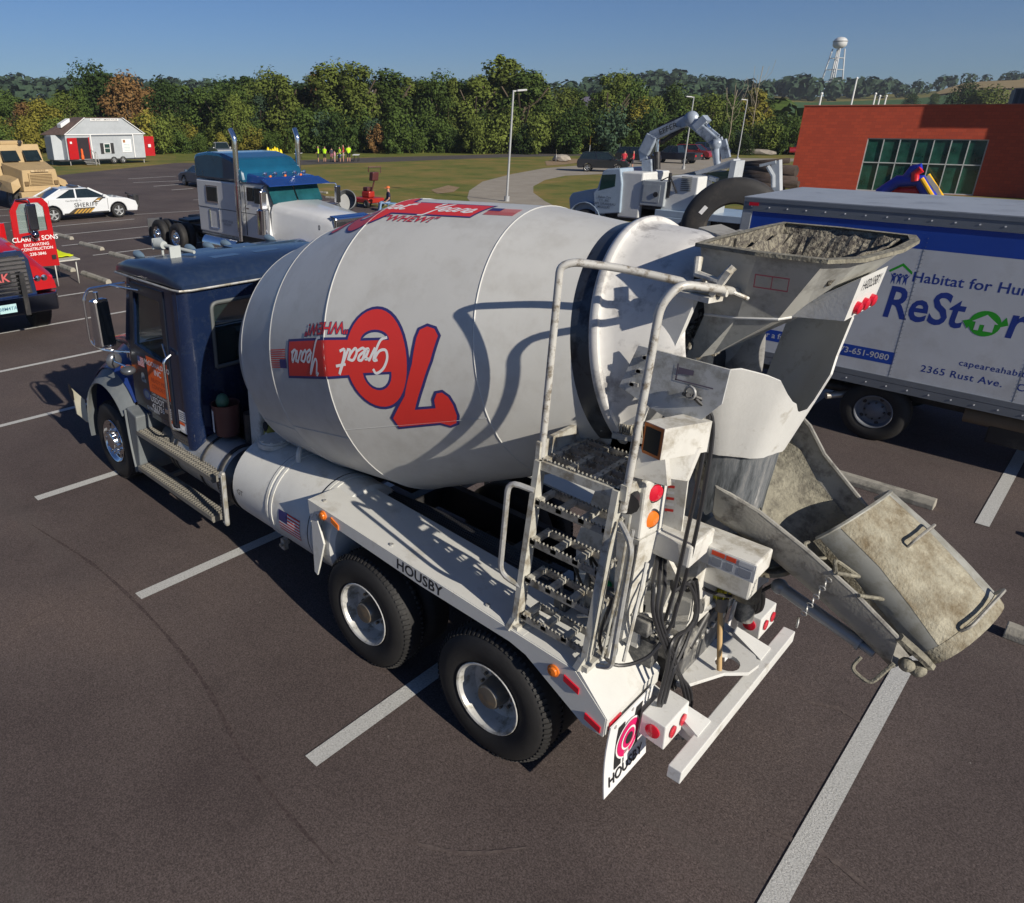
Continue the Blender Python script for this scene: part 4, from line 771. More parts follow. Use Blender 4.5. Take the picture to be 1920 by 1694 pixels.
for z, mm, nm in ((2.42, RED, 'tail_light'), (2.24, AMB, 'turn_light')):
    q = MB(); q.lathe((8.82, 1.44, z), (1, -.45, .05), [(0, .068), (.02, .068), (.025, .058)], 20, 1); q.lathe((8.83, 1.435, z), (1, -.45, .05), [(0, .057), (.018, .053), (.026, .03), (.03, .001)], 20, 0); q.build(nm, [mm, BLACK], lp)
q = MB(); q.lathe((8.76, 1.22, 2.40), (.3, -.9, -.2), [(-.12, .03), (-.08, .075), (0, .085), (.02, .001)], 12); q.build('work_lamp', BLACK, lp)
q = MB(); fl = plane((8.86, 1.694, 2.16), (.8, 0, 0), (-.1, 0, 1)); 
for i in range(8): V, F = rect(.1, .018); art(q, V, F, plane((8.83-.004*i, 1.640, 2.22+.04*i), (1, 0, .25), (-.1, 0, 1)), i % 2)
q.build('flag_sticker', [LOGO_R, LOGO_W], ped)
q = MB(); q.box(9.10, 9.38, 1.773, 1.777, 1.88, 2.0, 0)
for i, (a, b) in enumerate(((9.11, 9.19), (9.20, 9.26), (9.28, 9.37))): q.box(a, b, 1.770, 1.773, 1.965, 1.995, 1 if i < 2 else 0); q.box(a+.01, b-.01, 1.770, 1.773, 1.90, 1.95, 2)
q.build('warning_sticker', [M('sticker_grey', (.4, .42, .45), .5), M('sticker_red', (.55, .06, .02), .5), M('sticker_grey_dark', (.2, .22, .26), .5)], ped)
# swivel ring under the chute
t = MB(); t.lathe((9.20, 2.33, 1.735), (0, 0, 1), [(0, .001), (0, .25), (.03, .25), (.03, .19), (.045, .19), (.045, .10), (.06, .10), (.06, .001)], 32); t.cyl((9.2, 2.33, 1.4), (9.2, 2.33, 1.74), .09); t.bar((9.12, 2.04, 1.9), (9.3, 2.06, 1.9), .06, .05)
t.build('swivel', M('greasy_steel', (.16, .14, .10), .6, .3, var=.3, scale=10, dirt=(.28, .26, .2), dscale=8), mx)
# flange support arms
t = MB()
for y in (1.66, my(1.66)): t.prism([(8.32, 2.6), (8.6, 2.75), (8.80, 3.55), (8.68, 3.62), (8.55, 3.4)], 'y', y-.025, y+.025)
t.box(8.4, 8.52, 1.66, my(1.66), 2.64, 2.72)
for z in (2.95, 3.1, 3.28): t.cyl((8.52+.2*(z-2.9), 1.6, z), (8.52+.2*(z-2.9), 1.65, z), .022, n=6, m=1)
t.build('hopper_support', [PANW, STEEL], mx)
# ---- charge hopper ----
A_, B_, C_2, D_ = (8.78, 1.64), (8.77, 2.92), (9.55, 2.66), (9.50, 1.66)
top = [(8.77, 1.66), (9.1, 1.60), (9.42, 1.62), (9.53, 1.80), (9.58, 2.25), (9.56, 2.66), (9.50, 2.86), (9.1, 2.93), (8.77, 2.92), (8.75, 2.6), (8.75, 2.27), (8.75, 1.95)]
mid = [(8.80, 1.80), (9.0, 1.76), (9.2, 1.80), (9.27, 1.95), (9.29, 2.27), (9.27, 2.55), (9.2, 2.7), (9.0, 2.74), (8.80, 2.72), (8.74, 2.55), (8.72, 2.27), (8.74, 1.98)]
bot = [(8.70, 1.86), (8.80, 1.84), (8.86, 1.88), (8.88, 1.98), (8.89, 2.27), (8.88, 2.5), (8.86, 2.6), (8.80, 2.66), (8.70, 2.66), (8.67, 2.55), (8.66, 2.27), (8.67, 2.0)]
def ringz(P, z, zf=None): return [(x, y, z if zf is None else zf(x)) for x, y in P]
t = MB()
outer = [ringz(top, 3.86), ringz(mid, 3.45, lambda x: 3.44+.12*(x-8.75)), ringz(bot, 3.1, lambda x: 3.12+.4*(x-8.66))]
t.loft(outer, 0, smooth=False, caps=False)
inn = [[(YC2[0], YC2[1], YC2[2]) for YC2 in r] for r in outer]
def shrink(P, d):
    c = sum((Vector(p) for p in P), Vector())/len(P); return [tuple(Vector(p)+(Vector((c.x, c.y, p[2]))-Vector(p)).normalized()*d) for p in P]
t.loft([shrink(outer[0], .012), shrink(outer[1], .015)], 1, smooth=False, caps=False); t.loft([shrink(outer[1], .015), shrink(outer[2], .02)], 1, smooth=False, caps=False)
rim_o = [(p[0]+(p[0]-9.15)*.05, p[1]+(p[1]-2.27)*.04, 3.87) for p in outer[0]]
t.loft([rim_o, [(a, b, 3.85) for a, b, c in rim_o], shrink(outer[0], -.0)], 2, smooth=False, caps=False); t.loft([rim_o, shrink([(a, b, 3.87) for a, b, c in outer[0]], .03), shrink(outer[0], .014)], 2, smooth=False, caps=False)
hop = t.build('hopper', [M('hopper_steel', (.46, .46, .43), .5, .1, var=.1, dirt=(.2, .19, .17), dscale=5, dlo=.5, dhi=.7), CONCR, CONC], mx)
t = MB(); t.tube([p for p in outer[1][:5]], .008, 6); t.build('weld_bead', PANW, hop)
# crusted mouth of the spout, turned towards the drum
t = MB(); bm = bmesh.new(); bmesh.ops.create_icosphere(bm, subdivisions=4, radius=1); rg = random.Random(12)
for v in bm.verts: n_ = .85+.25*math.sin(v.co.x*7+1)*math.sin(v.co.y*8)*math.sin(v.co.z*6)+rg.uniform(-.03, .03); v.co = Vector((8.73+v.co.x*.09*n_, 2.22+v.co.y*.42*n_, 3.28+v.co.z*.19*n_))
t.addbm(bm, 0, True); t.build('spout_crust', M('dark_crust', (.13, .115, .09), .95, var=.6, scale=30, dirt=(.4, .38, .33), dscale=25, dlo=.5, dhi=.56, bump=1, bscale=60), hop)
# rim lump, inner crust
t = MB(); G = []
rg = random.Random(3)
for i in range(22):
    row = []
    for j in range(12):
        u = i/21; v = j/11; x = 8.80+.66*u; y = 1.72+1.12*v; r = max(abs(u-.5), abs(v-.5))*2; row.append((x, y, 3.44+.05*u+.36*r**2.6+rg.uniform(-.02, .02)))
    G.append(row)
t.sheet(G, -.01, 0, False); t.build('concrete_residue', CONCR, hop)
t = MB(); c_ = [pt(x, y, 'z', 3.84) for x, y in ((1310, 428), (1352, 422), (1384, 436), (1382, 449), (1345, 441))]; t.prism([(p.x, p.y) for p in c_], 'z', 3.82, 3.845); t.hexa([tuple(c_[4]+Vector((0, 0, -.12))), tuple(c_[3]+Vector((0, 0, -.12))), tuple(c_[3]+Vector((-.02, .03, -.12))), tuple(c_[4]+Vector((-.02, .03, -.12))), tuple(c_[4]+Vector((0, 0, -.022))), tuple(c_[3]+Vector((0, 0, -.022))), tuple(c_[3]+Vector((-.02, .03, -.022))), tuple(c_[4]+Vector((-.02, .03, -.022)))]); t.box(8.5, 8.78, 2.82, 2.88, 3.74, 3.8); t.build('splash_cover', M('splash_grey', (.38, .37, .33), .7, dirt=(.22, .2, .17), dscale=6), hop)
# hinge lugs at the front near corner
t = MB(); t.tube([(8.80, 1.60, 3.80), (8.82, 1.56, 3.72), (8.95, 1.54, 3.70), (9.0, 1.58, 3.78)], .022, 8); t.bar((8.74, 1.6, 3.6), (8.95, 1.55, 3.6), .12, .03); t.cyl((8.72, 1.56, 3.64), (9.0, 1.56, 3.64), .02); t.bar((8.78, 1.6, 3.64), (8.86, 1.6, 3.66), .08, .06); t.bar((8.93, 1.54, 3.62), (9.0, 1.54, 3.76), .04, .03)
t.build('hinge', WHITE2, hop)
t = MB(); t.hexa([(9.22, 1.88, 3.50), (9.50, 1.86, 3.53), (9.50, 2.34, 3.53), (9.22, 2.34, 3.5), (9.3, 1.88, 3.6), (9.53, 1.86, 3.76), (9.53, 2.34, 3.76), (9.3, 2.34, 3.6)])
hs = t.build('sign_panel', PANW, hop)
fs = plane((9.523, 2.10, 3.65), (0, 1, 0), (.13, 0, .99)); q = MB(); V, F = text2d('HOUSBY', .08, .003); art(q, V, F, fs, 0, 0, .0, .055)
q.build('lettering', [INK], hs)
for k in range(3):
    q = MB(); q.lathe((9.505, 1.98+.13*k, 3.585), (1, 0, -.15), [(0, .035), (.025, .033), (.033, .02), (.035, .001)], 16); q.build('marker_light', RED, hs)
# HOUSBY sign lettering is also readable from the side of the photo: a sticker on the hopper flank
q = MB()
def hop_side(u, v): return (8.98+u, 1.597+.06*0-.002+.30*(3.86-(3.74+v))*.36+.02*abs(u), 3.74+v)
for V, F in (([(-.0, -.035), (.17, -.035), (.17, -.028), (0, -.028)], [(0, 1, 2, 3)]), ([(0, .03), (.17, .03), (.17, .037), (0, .037)], [(0, 1, 2, 3)]), ([(0, -.03), (.006, -.03), (.006, .03), (0, .03)], [(0, 1, 2, 3)]), ([(.085, -.03), (.09, -.03), (.09, .03), (.085, .03)], [(0, 1, 2, 3)]), ([(.165, -.03), (.17, -.03), (.17, .03), (.165, .03)], [(0, 1, 2, 3)])): art(q, V, F, lambda u, v: (lambda p: (p[0]+.13, p[1]-.012, p[2]-.02))(hop_side(u, v)), 0)
q.build('faded_sticker', [M('faded_red', (.25, .06, .08), .6)], hop)
# ---- discharge collector: side plate, ribbed white pan, dark inner ----
t = MB(); t.prism([(8.48, 2.99), (8.57, 3.27), (9.11, 3.25), (9.10, 3.05), (9.0, 2.92), (8.86, 2.86), (8.68, 2.92)], 'y', 1.50, 1.515)
for x, z in ((8.61, 3.21), (8.58, 3.12), (8.55, 3.03)): t.cyl((x+.02, 1.48, z), (x+.02, 1.50, z), .016, n=6, m=1); t.bar((x-.0, 1.485, z), (x+.06, 1.485, z+.005), .01, .022, m=1)
for V, F in (([(0, 0), (.22, 0), (.22, .008), (0, .008)], [(0, 1, 2, 3)]), ([(0, 0), (.008, 0), (.008, .1), (0, .1)], [(0, 1, 2, 3)]), ([(.01, .04), (.1, .05), (.1, .08), (.01, .08)], [(0, 1, 2, 3)])): art(t, V, F, plane((8.82, 1.497, 3.12), (1, 0, 0), (0, 0, 1)), 2)
t.build('collector_plate', [M('plate_grey_white', (.48, .49, .49), .5, var=.06, dirt=(.3, .3, .28), dscale=6), STEEL, M('faded_ink', (.12, .1, .14), .6)], mx)
# pan: angles 0 (towards -y) .. 180 (towards +y) around +x
cT = Vector((8.86, 2.27)); N = 24
def pan_pt(k, v):   # v 0 top .. 1 bottom
    a = math.pi*k/N; zt = 3.16-.02*k/N
    tt = k/N
    prof = [(0, 3.19), (.12, 3.22), (.22, 3.17), (.34, 2.98), (.45, 2.86), (.52, 2.87), (.6, 3.1), (.68, 3.42), (.74, 3.50), (.85, 3.5), (1, 3.45)]
    for (a0, z0), (a1, z1) in zip(prof, prof[1:]):
        if a0 <= tt <= a1: u = (tt-a0)/(a1-a0); u = u*u*(3-2*u); zt = z0+(z1-z0)*u
    zb = 2.56; z = zt+(zb-zt)*v
    f = (z-2.56)/(3.2-2.56); f = min(f, 1.2); ry = .36+.22*f+(.17*f if k < N/3 else 0)*(1-k/(N/3)); rx = .34+.16*f
    fac = 1-.04*((k//3) % 2)
    return (8.90+.03*f+rx*math.sin(a)*fac, 2.27-ry*math.cos(a)*fac, z)
t = MB(); t.sheet([[pan_pt(k, v/6) for k in range(N+1)] for v in range(7)], -.012, 0, True)
t.build('collector_pan', [PANW], mx)
t = MB(); t.sheet([[(8.90+(.31-.03*v/5)*math.sin(math.pi*k/18*1.0), 2.27-(.30-.03*v/5)*math.cos(math.pi*k/18), 2.60-.46*v/5-(.05 if (k % 3 == 1 and v == 5) else 0)) for k in range(19)] for v in range(6)], .01, 0)
t.build('rubber_skirt', [noise_mat('streaked_steel', [(.36, (.04, .045, .05)), (.5, (.13, .14, .15)), (.60, (.22, .22, .22)), (.68, (.6, .6, .58))], 9, .5, .15, (1, 1, .16))], mx)
# ---- chutes ----
def arc(Np, Fp, depth, n=12, ex=.5):   # half-pipe section hanging between a near and a far rim point
    Np, Fp = Vector(Np), Vector(Fp); out = []
    for k in range(n+1):
        t_ = math.pi*k/n; q = (Np+Fp)/2+(Np-Fp)/2*math.cos(t_); q.z -= depth*math.sin(t_)**ex*1.0; out.append(tuple(q))
    return out
st_ = [((8.86, 2.02, 2.44), (8.96, 3.00, 2.66), .34), ((8.99, 2.0, 2.31), (9.20, 2.90, 2.54), .37), ((9.24, 2.08, 2.20), (9.34, 2.86, 2.38), .37), ((9.56, 2.12, 2.03), (9.64, 2.82, 2.14), .36), ((9.84, 2.16, 1.85), (9.93, 2.82, 1.92), .35), ((10.10, 2.20, 1.65), (10.20, 2.84, 1.68), .32)]
t = MB(); t.sheet([arc(a, b, d) for a, b, d in st_], -.012)
# closed rear end of the trough, and stiffening lips
S0 = arc(*st_[0]); c0 = Vector(((8.74, 2.5, 2.45))); 
G = [S0, [tuple(Vector(p)*.5+(c0+Vector((0, (Vector(p).y-2.5)*.75, (Vector(p).z-2.5)*.9)))*.5) for p in S0]]
t.sheet(G, -.012)
t.tube([a for a, b, d in st_], .014, 6); t.tube([b for a, b, d in st_], .014, 6)
ch = t.build('main_chute', [CHUTE], mx)
t = MB(); t.sheet([[tuple(Vector(p)*.965+(Vector(a)+Vector(b))*.5*.035+Vector((0, 0, .004))) for p in arc(a, b, d)[1:12]] for a, b, d in st_[:5]], .004); t.build('dried_lining', CONC, ch)
# folded extension, upside down over the far half of the main chute
e = [((9.52, 2.40, 1.99), (9.66, 3.08, 2.08)), ((9.78, 2.40, 1.82), (9.93, 3.08, 1.92)), ((9.99, 2.40, 1.64), (10.14, 3.07, 1.79)), ((10.18, 2.40, 1.465), (10.335, 3.04, 1.665))]
def arcu(a, b, h, n=12):
    a, b = Vector(a), Vector(b); nrm = (b-a).cross(Vector((.8, -.02, -.6))).normalized(); nrm = nrm if nrm.z > 0 else -nrm
    return [tuple((a+b)/2-(b-a)/2*math.cos(math.pi*k/n)+nrm*h*math.sin(math.pi*k/n)**.6) for k in range(n+1)]
t = MB(); EX = [arcu(a, b, .23) for a, b in e]; t.sheet([r[0:3] for r in EX], .012, 1); t.sheet([r[2:9] for r in EX], .012, 0); t.sheet([r[8:] for r in EX], .012, 1)
for kk in (2, 8): t.tube([EX[i][kk] for i in range(4)], .010, 5, 1)
t.tube([EX[0][k] for k in range(13)], .016, 6, 1); t.tube([EX[-1][k] for k in range(13)], .010, 6, 1)
t.bar(e[0][0], e[-1][0], .03, .05)
t.sheet([[tuple(Vector(p)+Vector((.0, 0, .006))) for p in arcu(a, b, .23)] for a, b in (e[-1], ((10.25, 2.41, 1.415), (10.395, 3.01, 1.615)))], .012)
ex = t.build('folding_chute', [M('crusted_chute', (.34, .315, .24), .85, var=.25, scale=9, dirt=(.155, .12, .07), dscale=7, dlo=.40, dhi=.66, bump=.5, bscale=60), M('grey_chute_edge', (.33, .33, .30), .6, .05, var=.15, dirt=(.22, .21, .17), dscale=8, dlo=.45, dhi=.65)], ch)
mid_ = lambda i, k, h=.2: Vector(arcu(*e[i], h)[k])
t = MB(); a = mid_(1, 5); b = mid_(1, 8); t.tube([a, a+Vector((.04, -.02, .10)), b+Vector((.04, 0, .10)), b], .009, 6, fillet=.04); t.build('chute_handle', CHUTE, ex); t = MB(); a = mid_(3, 4); b = mid_(3, 9); t.tube([a, a+Vector((.06, -.02, .09)), b+Vector((.06, 0, .10)), b], .011, 6, fillet=.05)
t.build('chute_handle', CHUTE, ex)
t = MB(); t.sheet([[tuple(Vector(mid_(2, 5))*.0+p) for p in r] for r in [[Vector((10.06+.05*i, 2.42+.06*j, 1.80-.045*i+.03*j)) for j in range(3)] for i in range(3)]], .006); t.build('patch_plate', LOGO_W, ex)
t = MB(); rs = random.Random(6)
for k in range(8):
    i = rs.choice([0, 1, 2]); u = rs.random(); kk = rs.randint(2, 10); p = mid_(i, kk, .224)*(1-u)+mid_(i+1, kk, .224)*u; q1 = mid_(i+1, kk, .224)-mid_(i, kk, .224); q2 = mid_(i, min(kk+1, 12), .224)-mid_(i, kk-1, .224); q1.normalize(); q2.normalize(); r0 = rs.uniform(.006, .022)
    t.add([p+q1*r0*rs.uniform(.6, 1.5)*math.cos(a*.785)+q2*r0*rs.uniform(.6, 1.3)*math.sin(a*.785) for a in range(8)], [tuple(range(8))])
t.build('cement_splatter', M('splatter_white', (.6, .6, .57), .8), ex)
t = MB()
for a, b in (((9.72, 2.12, 1.96), (9.80, 2.36, 1.86)), ((9.86, 2.14, 1.86), (9.95, 2.38, 1.76))): t.tube([a, b], .012, 6)
t.tube([(9.72, 2.12, 1.96), (9.66, 2.3, 1.95), (9.8, 2.36, 1.86)], .012, 6, fillet=.05)
t.tube([(9.96, 2.14, 1.46), (9.93, 2.10, 1.38), (10.05, 2.08, 1.34), (10.12, 2.16, 1.50)], .012, 6, fillet=.05); t.tube([(9.5, 2.3, 2.0), (9.5, 2.2, 2.03), (9.55, 2.22, 1.93), (9.6, 2.36, 1.9)], .011, 6, fillet=.03)
t.tube([(10.1, 2.2, 1.66), (10.24, 2.3, 1.52), (10.27, 2.4, 1.43)], .03, 6); t.ball((10.22, 2.36, 1.40), .05); t.ball((10.17, 2.28, 1.45), .045)
t.build('chute_hinge', CONC, ch)
t = MB(); p = Vector((9.70, 2.08, 1.92))
for k in range(9): t.torus(p+Vector((-.008*k, -.01*k, -.03*k)), (1, .2, .1) if k % 2 else (.1, 1, .2), .016, .0045, 10, 5)
t.torus(p+Vector((-.08, -.10, -.31)), (1, .3, 0), .03, .006, 12, 5); t.build('chain', STEEL, ch)
t = MB(); t.cyl((9.20, 2.72, 1.15), (9.62, 2.5, 1.16), .05, n=14); 
a, b = pt(1462, 1100, 'y', 2.35), pt(1640, 1226, 'y', 2.25); t = MB(); t.cyl(a, a+(b-a)*.86, .042, n=16); t.cyl(a+(b-a)*.86, b, .03, n=12); t.cyl(a+(b-a)*.84, a+(b-a)*.87, .05, n=16); t.ball(a, .055); 
t.build('lift_cylinder', M('cylinder_grey', (.28, .30, .32), .35, .3), mx)
# ---- tail: bumper bar, lamp boxes, tow plate ----
t = MB(); t.box(9.27, 9.36, 1.28, 3.26, .58, .68, 0, .006)
for y in (1.72, my(1.75)): t.hexa([(8.8, y-.05, .66), (9.3, y-.06, .56), (9.3, y+.06, .56), (8.8, y+.05, .66), (8.8, y-.05, .82), (9.3, y-.02, .68), (9.3, y+.02, .68), (8.8, y+.05, .82)])
t.hexa([(9.05, 1.68, .70), (9.3, 1.63, .63), (9.3, 1.83, .63), (9.05, 1.76, .70), (9.05, 1.68, .78), (9.3, 1.63, .69), (9.3, 1.83, .69), (9.05, 1.76, .78)]); t.hexa([(9.05, 2.76, .70), (9.3, 2.7, .63), (9.3, 2.9, .63), (9.05, 2.84, .70), (9.05, 2.76, .78), (9.3, 2.7, .69), (9.3, 2.9, .69), (9.05, 2.84, .78)])
t.build('rear_bar', PANW, mx)
for y0, y1 in ((1.40, 1.74), (2.99, 3.31)):
    t = MB(); t.hexa([(9.0, y0, .66), (9.18, y0, .64), (9.18, y1, .64), (9.0, y1, .66), (9.0, y0, .84), (9.17, y0, .83), (9.17, y1, .83), (9.0, y1, .84)], 0, .008)
    lb = t.build('lamp_box', PANW, mx)
    for k in range(2): q = MB(); q.lathe((9.18, y0+.1+.15*k, .735), (1, 0, .02), [(0, .044), (.008, .044), (.011, .03), (.014, .001)], 18); q.build('tail_light', RED, lb)
    q = MB(); q.lathe((9.09, y0, .745), (0, -1, 0), [(0, .05), (.01, .05), (.014, .035), (.016, .001)], 18); q.build('side_marker', RED, lb)
# tow plate with round hole
t = MB(); o = [(8.75, 1.93), (9.05, 1.9), (9.2, 2.25), (9.32, 2.38), (9.34, 2.52), (9.28, 2.6), (9.0, 2.72), (8.75, 2.7)]
for hz in (.78,):
    hole = [(9.17+.085*math.cos(k*.4), 2.37+.1*math.sin(k*.4)) for k in range(16)][::-1]
    V, F = tri2(o, [hole]); n = len(V); P = [(a, b, hz) for a, b in V]+[(a, b, hz-.03) for a, b in V]; Fs = list(F)+[tuple(i+n for i in f[::-1]) for f in F]
    for lo, hi in ((0, len(o)), (len(o), n)):
        for i in range(lo, hi): j = i+1 if i+1 < hi else lo; Fs.append((i, j, j+n, i+n))
    t.add(P, Fs)
t.build('tow_plate', PANW, mx)
t = MB(); t.box(8.55, 9.0, 1.85, 2.72, .95, 1.12, 0, .02); t.hexa([(8.72, 1.9, .75), (9.0, 1.9, .70), (9.0, 2.7, .70), (8.72, 2.7, .75), (8.72, 1.85, 1.1), (8.98, 1.85, 1.1), (8.98, 2.72, 1.1), (8.72, 2.72, 1.1)]); t.cyl((9.05, 2.95, .8), (9.05, 2.95, 1.2), .07); t.box(8.5, 8.8, 1.7, 1.95, 1.2, 1.45, 0, .02); t.cyl((8.7, 2.0, 1.3), (9.0, 2.05, 1.42), .1, n=14)
t.box(8.78, 8.95, 1.52, 1.62, 1.1, 1.3); t.cyl((8.9, 1.58, 1.2), (8.93, 1.55, 1.34), .02); t.cyl((8.86, 1.62, 1.2), (8.9, 1.6, 1.33), .02)
t.build('rear_machinery', [M('grimy_machinery', (.10, .10, .10), .6, .2, var=.4, scale=7, dirt=(.3, .29, .26), dscale=5, dlo=.5, dhi=.6)], mx)
t = MB(); t.lathe((8.6, 1.85, 1.35), (.1, 1, 0), [(0, .001), (0, .12), (.4, .12), (.42, .001)], 16); t.cyl((8.25, 1.9, 1.35), (8.3, 2.7, 1.35), .1); t.build('hydraulic_motor', M('grimy_machinery', (.1, .1, .1)), mx)
# hoses
hk = Vector((8.93, 1.47, 3.05))
HS = [[hk+Vector((0, -.02, .02)), (8.80, 1.6, 3.0), (8.72, 1.66, 2.8), (8.68, 1.7, 2.5)], [hk+Vector((.02, 0, .02)), (9.02, 1.54, 2.98), (9.05, 1.5, 2.6), (9.04, 1.5, 2.2), (9.02, 1.52, 1.8), (8.98, 1.55, 1.45), (8.95, 1.6, 1.3)],
      [hk+Vector((.03, .01, .0)), (9.05, 1.56, 2.9), (9.08, 1.54, 2.4), (9.06, 1.56, 1.9), (9.02, 1.6, 1.55), (9.0, 1.66, 1.4)]]
P3 = lambda x, y, v: tuple(pt(x, y, 'x', v))
for k in range(3):
    a = 13*k; HS.append([(8.86, 1.85, 1.7), P3(1262+a, 1108, 8.98), P3(1290+a*.6, 1095-a*.3, 9.02), P3(1305, 1140+a, 9.05), P3(1288-a, 1200, 9.06), P3(1262-a*.5, 1260, 9.07), P3(1245-a*.4, 1320, 9.06), P3(1232+a*.5, 1342-a, 9.05)])
    HS.append([(8.80, 1.78-.02*k, 2.0), P3(1246-a*.8, 1085, 8.93), P3(1246-a*.8, 1105, 8.96), P3(1240-a*.5, 1160, 9.0), P3(1262, 1225+a, 9.06), P3(1283+a*.5, 1300, 9.08), P3(1296-a*.5, 1370, 9.09), P3(1280-a, 1385, 9.1)])
HS.append([(8.78, 1.2, 1.75), (8.76, 1.14, 1.45), (8.84, 1.22, 1.25), (8.98, 1.38, 1.30), (9.04, 1.5, 1.5), (9.06, 1.5, 1.7)])
for k in range(4): HS.append([(9.1, 2.45+.03*k, 1.40), (9.16, 2.6, 1.30-.02*k), (9.12+.02*k, 2.8, 1.2), (9.1+.02*k, 2.92+.01*k, .95), (9.06, 2.98, .85), (9.0, 3.0, 1.0)])
HS.append([(8.95, 2.0, 1.55), (9.08, 2.2, 1.42), (9.2, 2.45, 1.36), (9.3, 2.55, 1.45)])
for h in HS:
    t = MB(); t.spline(h, .0125 if len(h) > 5 else .014, 7); t.build('hose', HOSE, mx)
t = MB(); t.torus(hk+Vector((0, 0, .03)), (.3, 1, 0), .035, .008, 12, 6); t.build('hose_hook', STEEL, mx)
# little pipes, valves
t = MB()
for k in range(10):
    a = Vector((8.3+.05*k, 1.5+rg.uniform(-.1, .2), 1.27)); t.cyl(a, a+Vector((rg.uniform(-.1, .1), rg.uniform(0, .2), rg.uniform(.05, .35))), .012+.006*(k % 3))
t.box(8.35, 8.55, 1.55, 1.7, 1.25, 1.42, 0, .01); t.build('valve_block', M('grimy_machinery', (.1, .1, .1)), mx)
for k, (x, r) in enumerate(((8.815, .008), (8.835, .011), (8.86, .007), (8.93, .012))): t = MB(); t.tube([(x, 1.20+.02*k, 2.35-.1*k), (x+.01, 1.16+.02*k, 1.9), (x-.01, 1.12+.02*k, 1.35)], r, 6); t.build('control_rod', [LADM, STEEL, HOSE, WHITE2][k], mx)
rz_ = random.Random(17); CL = [M('grimy_machinery', (.1, .1, .1)), STEEL, WHITE2, HOSE]
for k in range(26):
    p = Vector((rz_.uniform(8.25, 9.0), rz_.uniform(1.35, 1.75), rz_.uniform(1.25, 1.75))); t = MB(); kk = k % 4
    if kk == 0: t.box(p.x-.05, p.x+.05, p.y-.04, p.y+.04, p.z-.05, p.z+.06, 0, .008)
    elif kk == 1: t.cyl(p, p+Vector((rz_.uniform(-.1, .1), rz_.uniform(-.05, .1), rz_.uniform(.08, .2))), rz_.uniform(.012, .03), n=10)
    elif kk == 2: t.tube([p, p+Vector((.1, .02, .05)), p+Vector((.12, .1, -.1)), p+Vector((.2, .15, -.15))], .012, 6, fillet=.04)
    else: t.spline([p, p+Vector((rz_.uniform(-.1, .1), -.08, .12)), p+Vector((rz_.uniform(.05, .2), -.04, -.1)), p+Vector((rz_.uniform(.1, .3), .1, -.1))], .011, 6)
    t.build(['valve', 'cylinder', 'pipe', 'hose'][kk], CL[[0, 1, 2, 3][kk]], mx)
for (a, b, r, mm) in (((8.6, 1.95, .95), (8.95, 2.62, .95), .05, STEEL), ((8.95, 2.1, 1.25), (9.15, 2.9, 1.25), .03, STEEL), ((8.98, 2.05, 1.0), (8.98, 2.55, 1.35), .035, BLACK), ((8.4, 1.7, 1.3), (8.4, 2.9, 1.3), .04, WHITE2)): t = MB(); t.cyl(a, b, r, n=12); t.build('cross_tube', mm, mx)
for k in range(6): t = MB(); t.cyl((9.0, 2.12+.09*k, 1.02), (9.02, 2.12+.09*k, 1.02), .022, n=6); t.build('bolt', STEEL, mx)
t = MB(); t.ball((8.60, 1.45, 1.62), .04); t.ball((8.66, 1.5, 1.5), .03); t.build('green_cap', M('green_plastic', (.0, .45, .12), .3), mx)
t = MB(); p0, p1 = Vector((9.17, 2.22, .80)), Vector((9.06, 2.33, 1.2)); t.cyl(p0, p1, .018, n=10); d = (p1-p0).normalized(); t.cyl(p1, p1+d*.1, .035, .06, n=12, m=1)
for k in range(70):
    a = rg.uniform(0, 6.28); r = rg.uniform(0, .055); b = p1+d*.1+Vector((math.cos(a)*r, math.sin(a)*r, 0)); t.cyl(b, b+d*.08+Vector((math.cos(a)*r*.7, math.sin(a)*r*.7, 0)), .004, n=4, m=2)
o = t.build('hand_brush', [M('wood', (.42, .28, .13), .6), M('grey_block', (.12, .11, .1), .7), M('yellow_bristle', (.5, .45, .03), .8)], None, world=True); tag(o, 'wooden handled brush with yellow bristles standing in the tow plate hole of the mixer', 'brush')
ORG = Vector((0, 0, 0))
# ================= white box truck =================
ORG = Vector((9.5, 10.9, 0))
bt = thing('box_truck', 'long white box truck with blue roof band and green charity lettering', 'box truck', ORG)
BXW = M('box_panel_white', (.50, .52, .55), .42, var=.06, scale=1.2, dirt=(.38, .38, .38), dscale=1.3, dlo=.5, dhi=.8, bump=.12, bscale=2.5); BXT = M('box_trim', (.17, .19, .22), .45, .4, var=.1); BXB = M('box_blue', (.008, .05, .32), .4, var=.05)
YB = 9.7; X0b, X1b = 5.92, 13.6
t = MB(); t.box(X0b, X1b, YB, 12.15, 1.02, 3.33)
t.box(X0b+.12, X1b, YB-.0006, YB, 2.88, 3.19, 1)
for k in range(6): x = 8.35+1.42*k-2.84; t.box(x, x+.006, YB-.0015, YB, 1.05, 2.88, 2); [t.cyl((x+.02, YB-.006, 1.1+.055*j), (x+.02, YB-.001, 1.1+.055*j), .005, n=5, m=2) for j in range(36)]
f = plane((0, YB-.0008, 0), (1, 0, 0), (0, 0, 1)); f2 = plane((0, YB-.0024, 0), (1, 0, 0), (0, 0, 1)); f3 = plane((0, YB-.0022, 0), (1, 0, 0), (0, 0, 1))
def tx(s, size, x, z, m, bold=.012, sh=0, fn=f, al='LEFT', sp=1): V, F = text2d(s, size, bold, sh, sp, al); art(t, V, F, fn, m, 0, x, z)
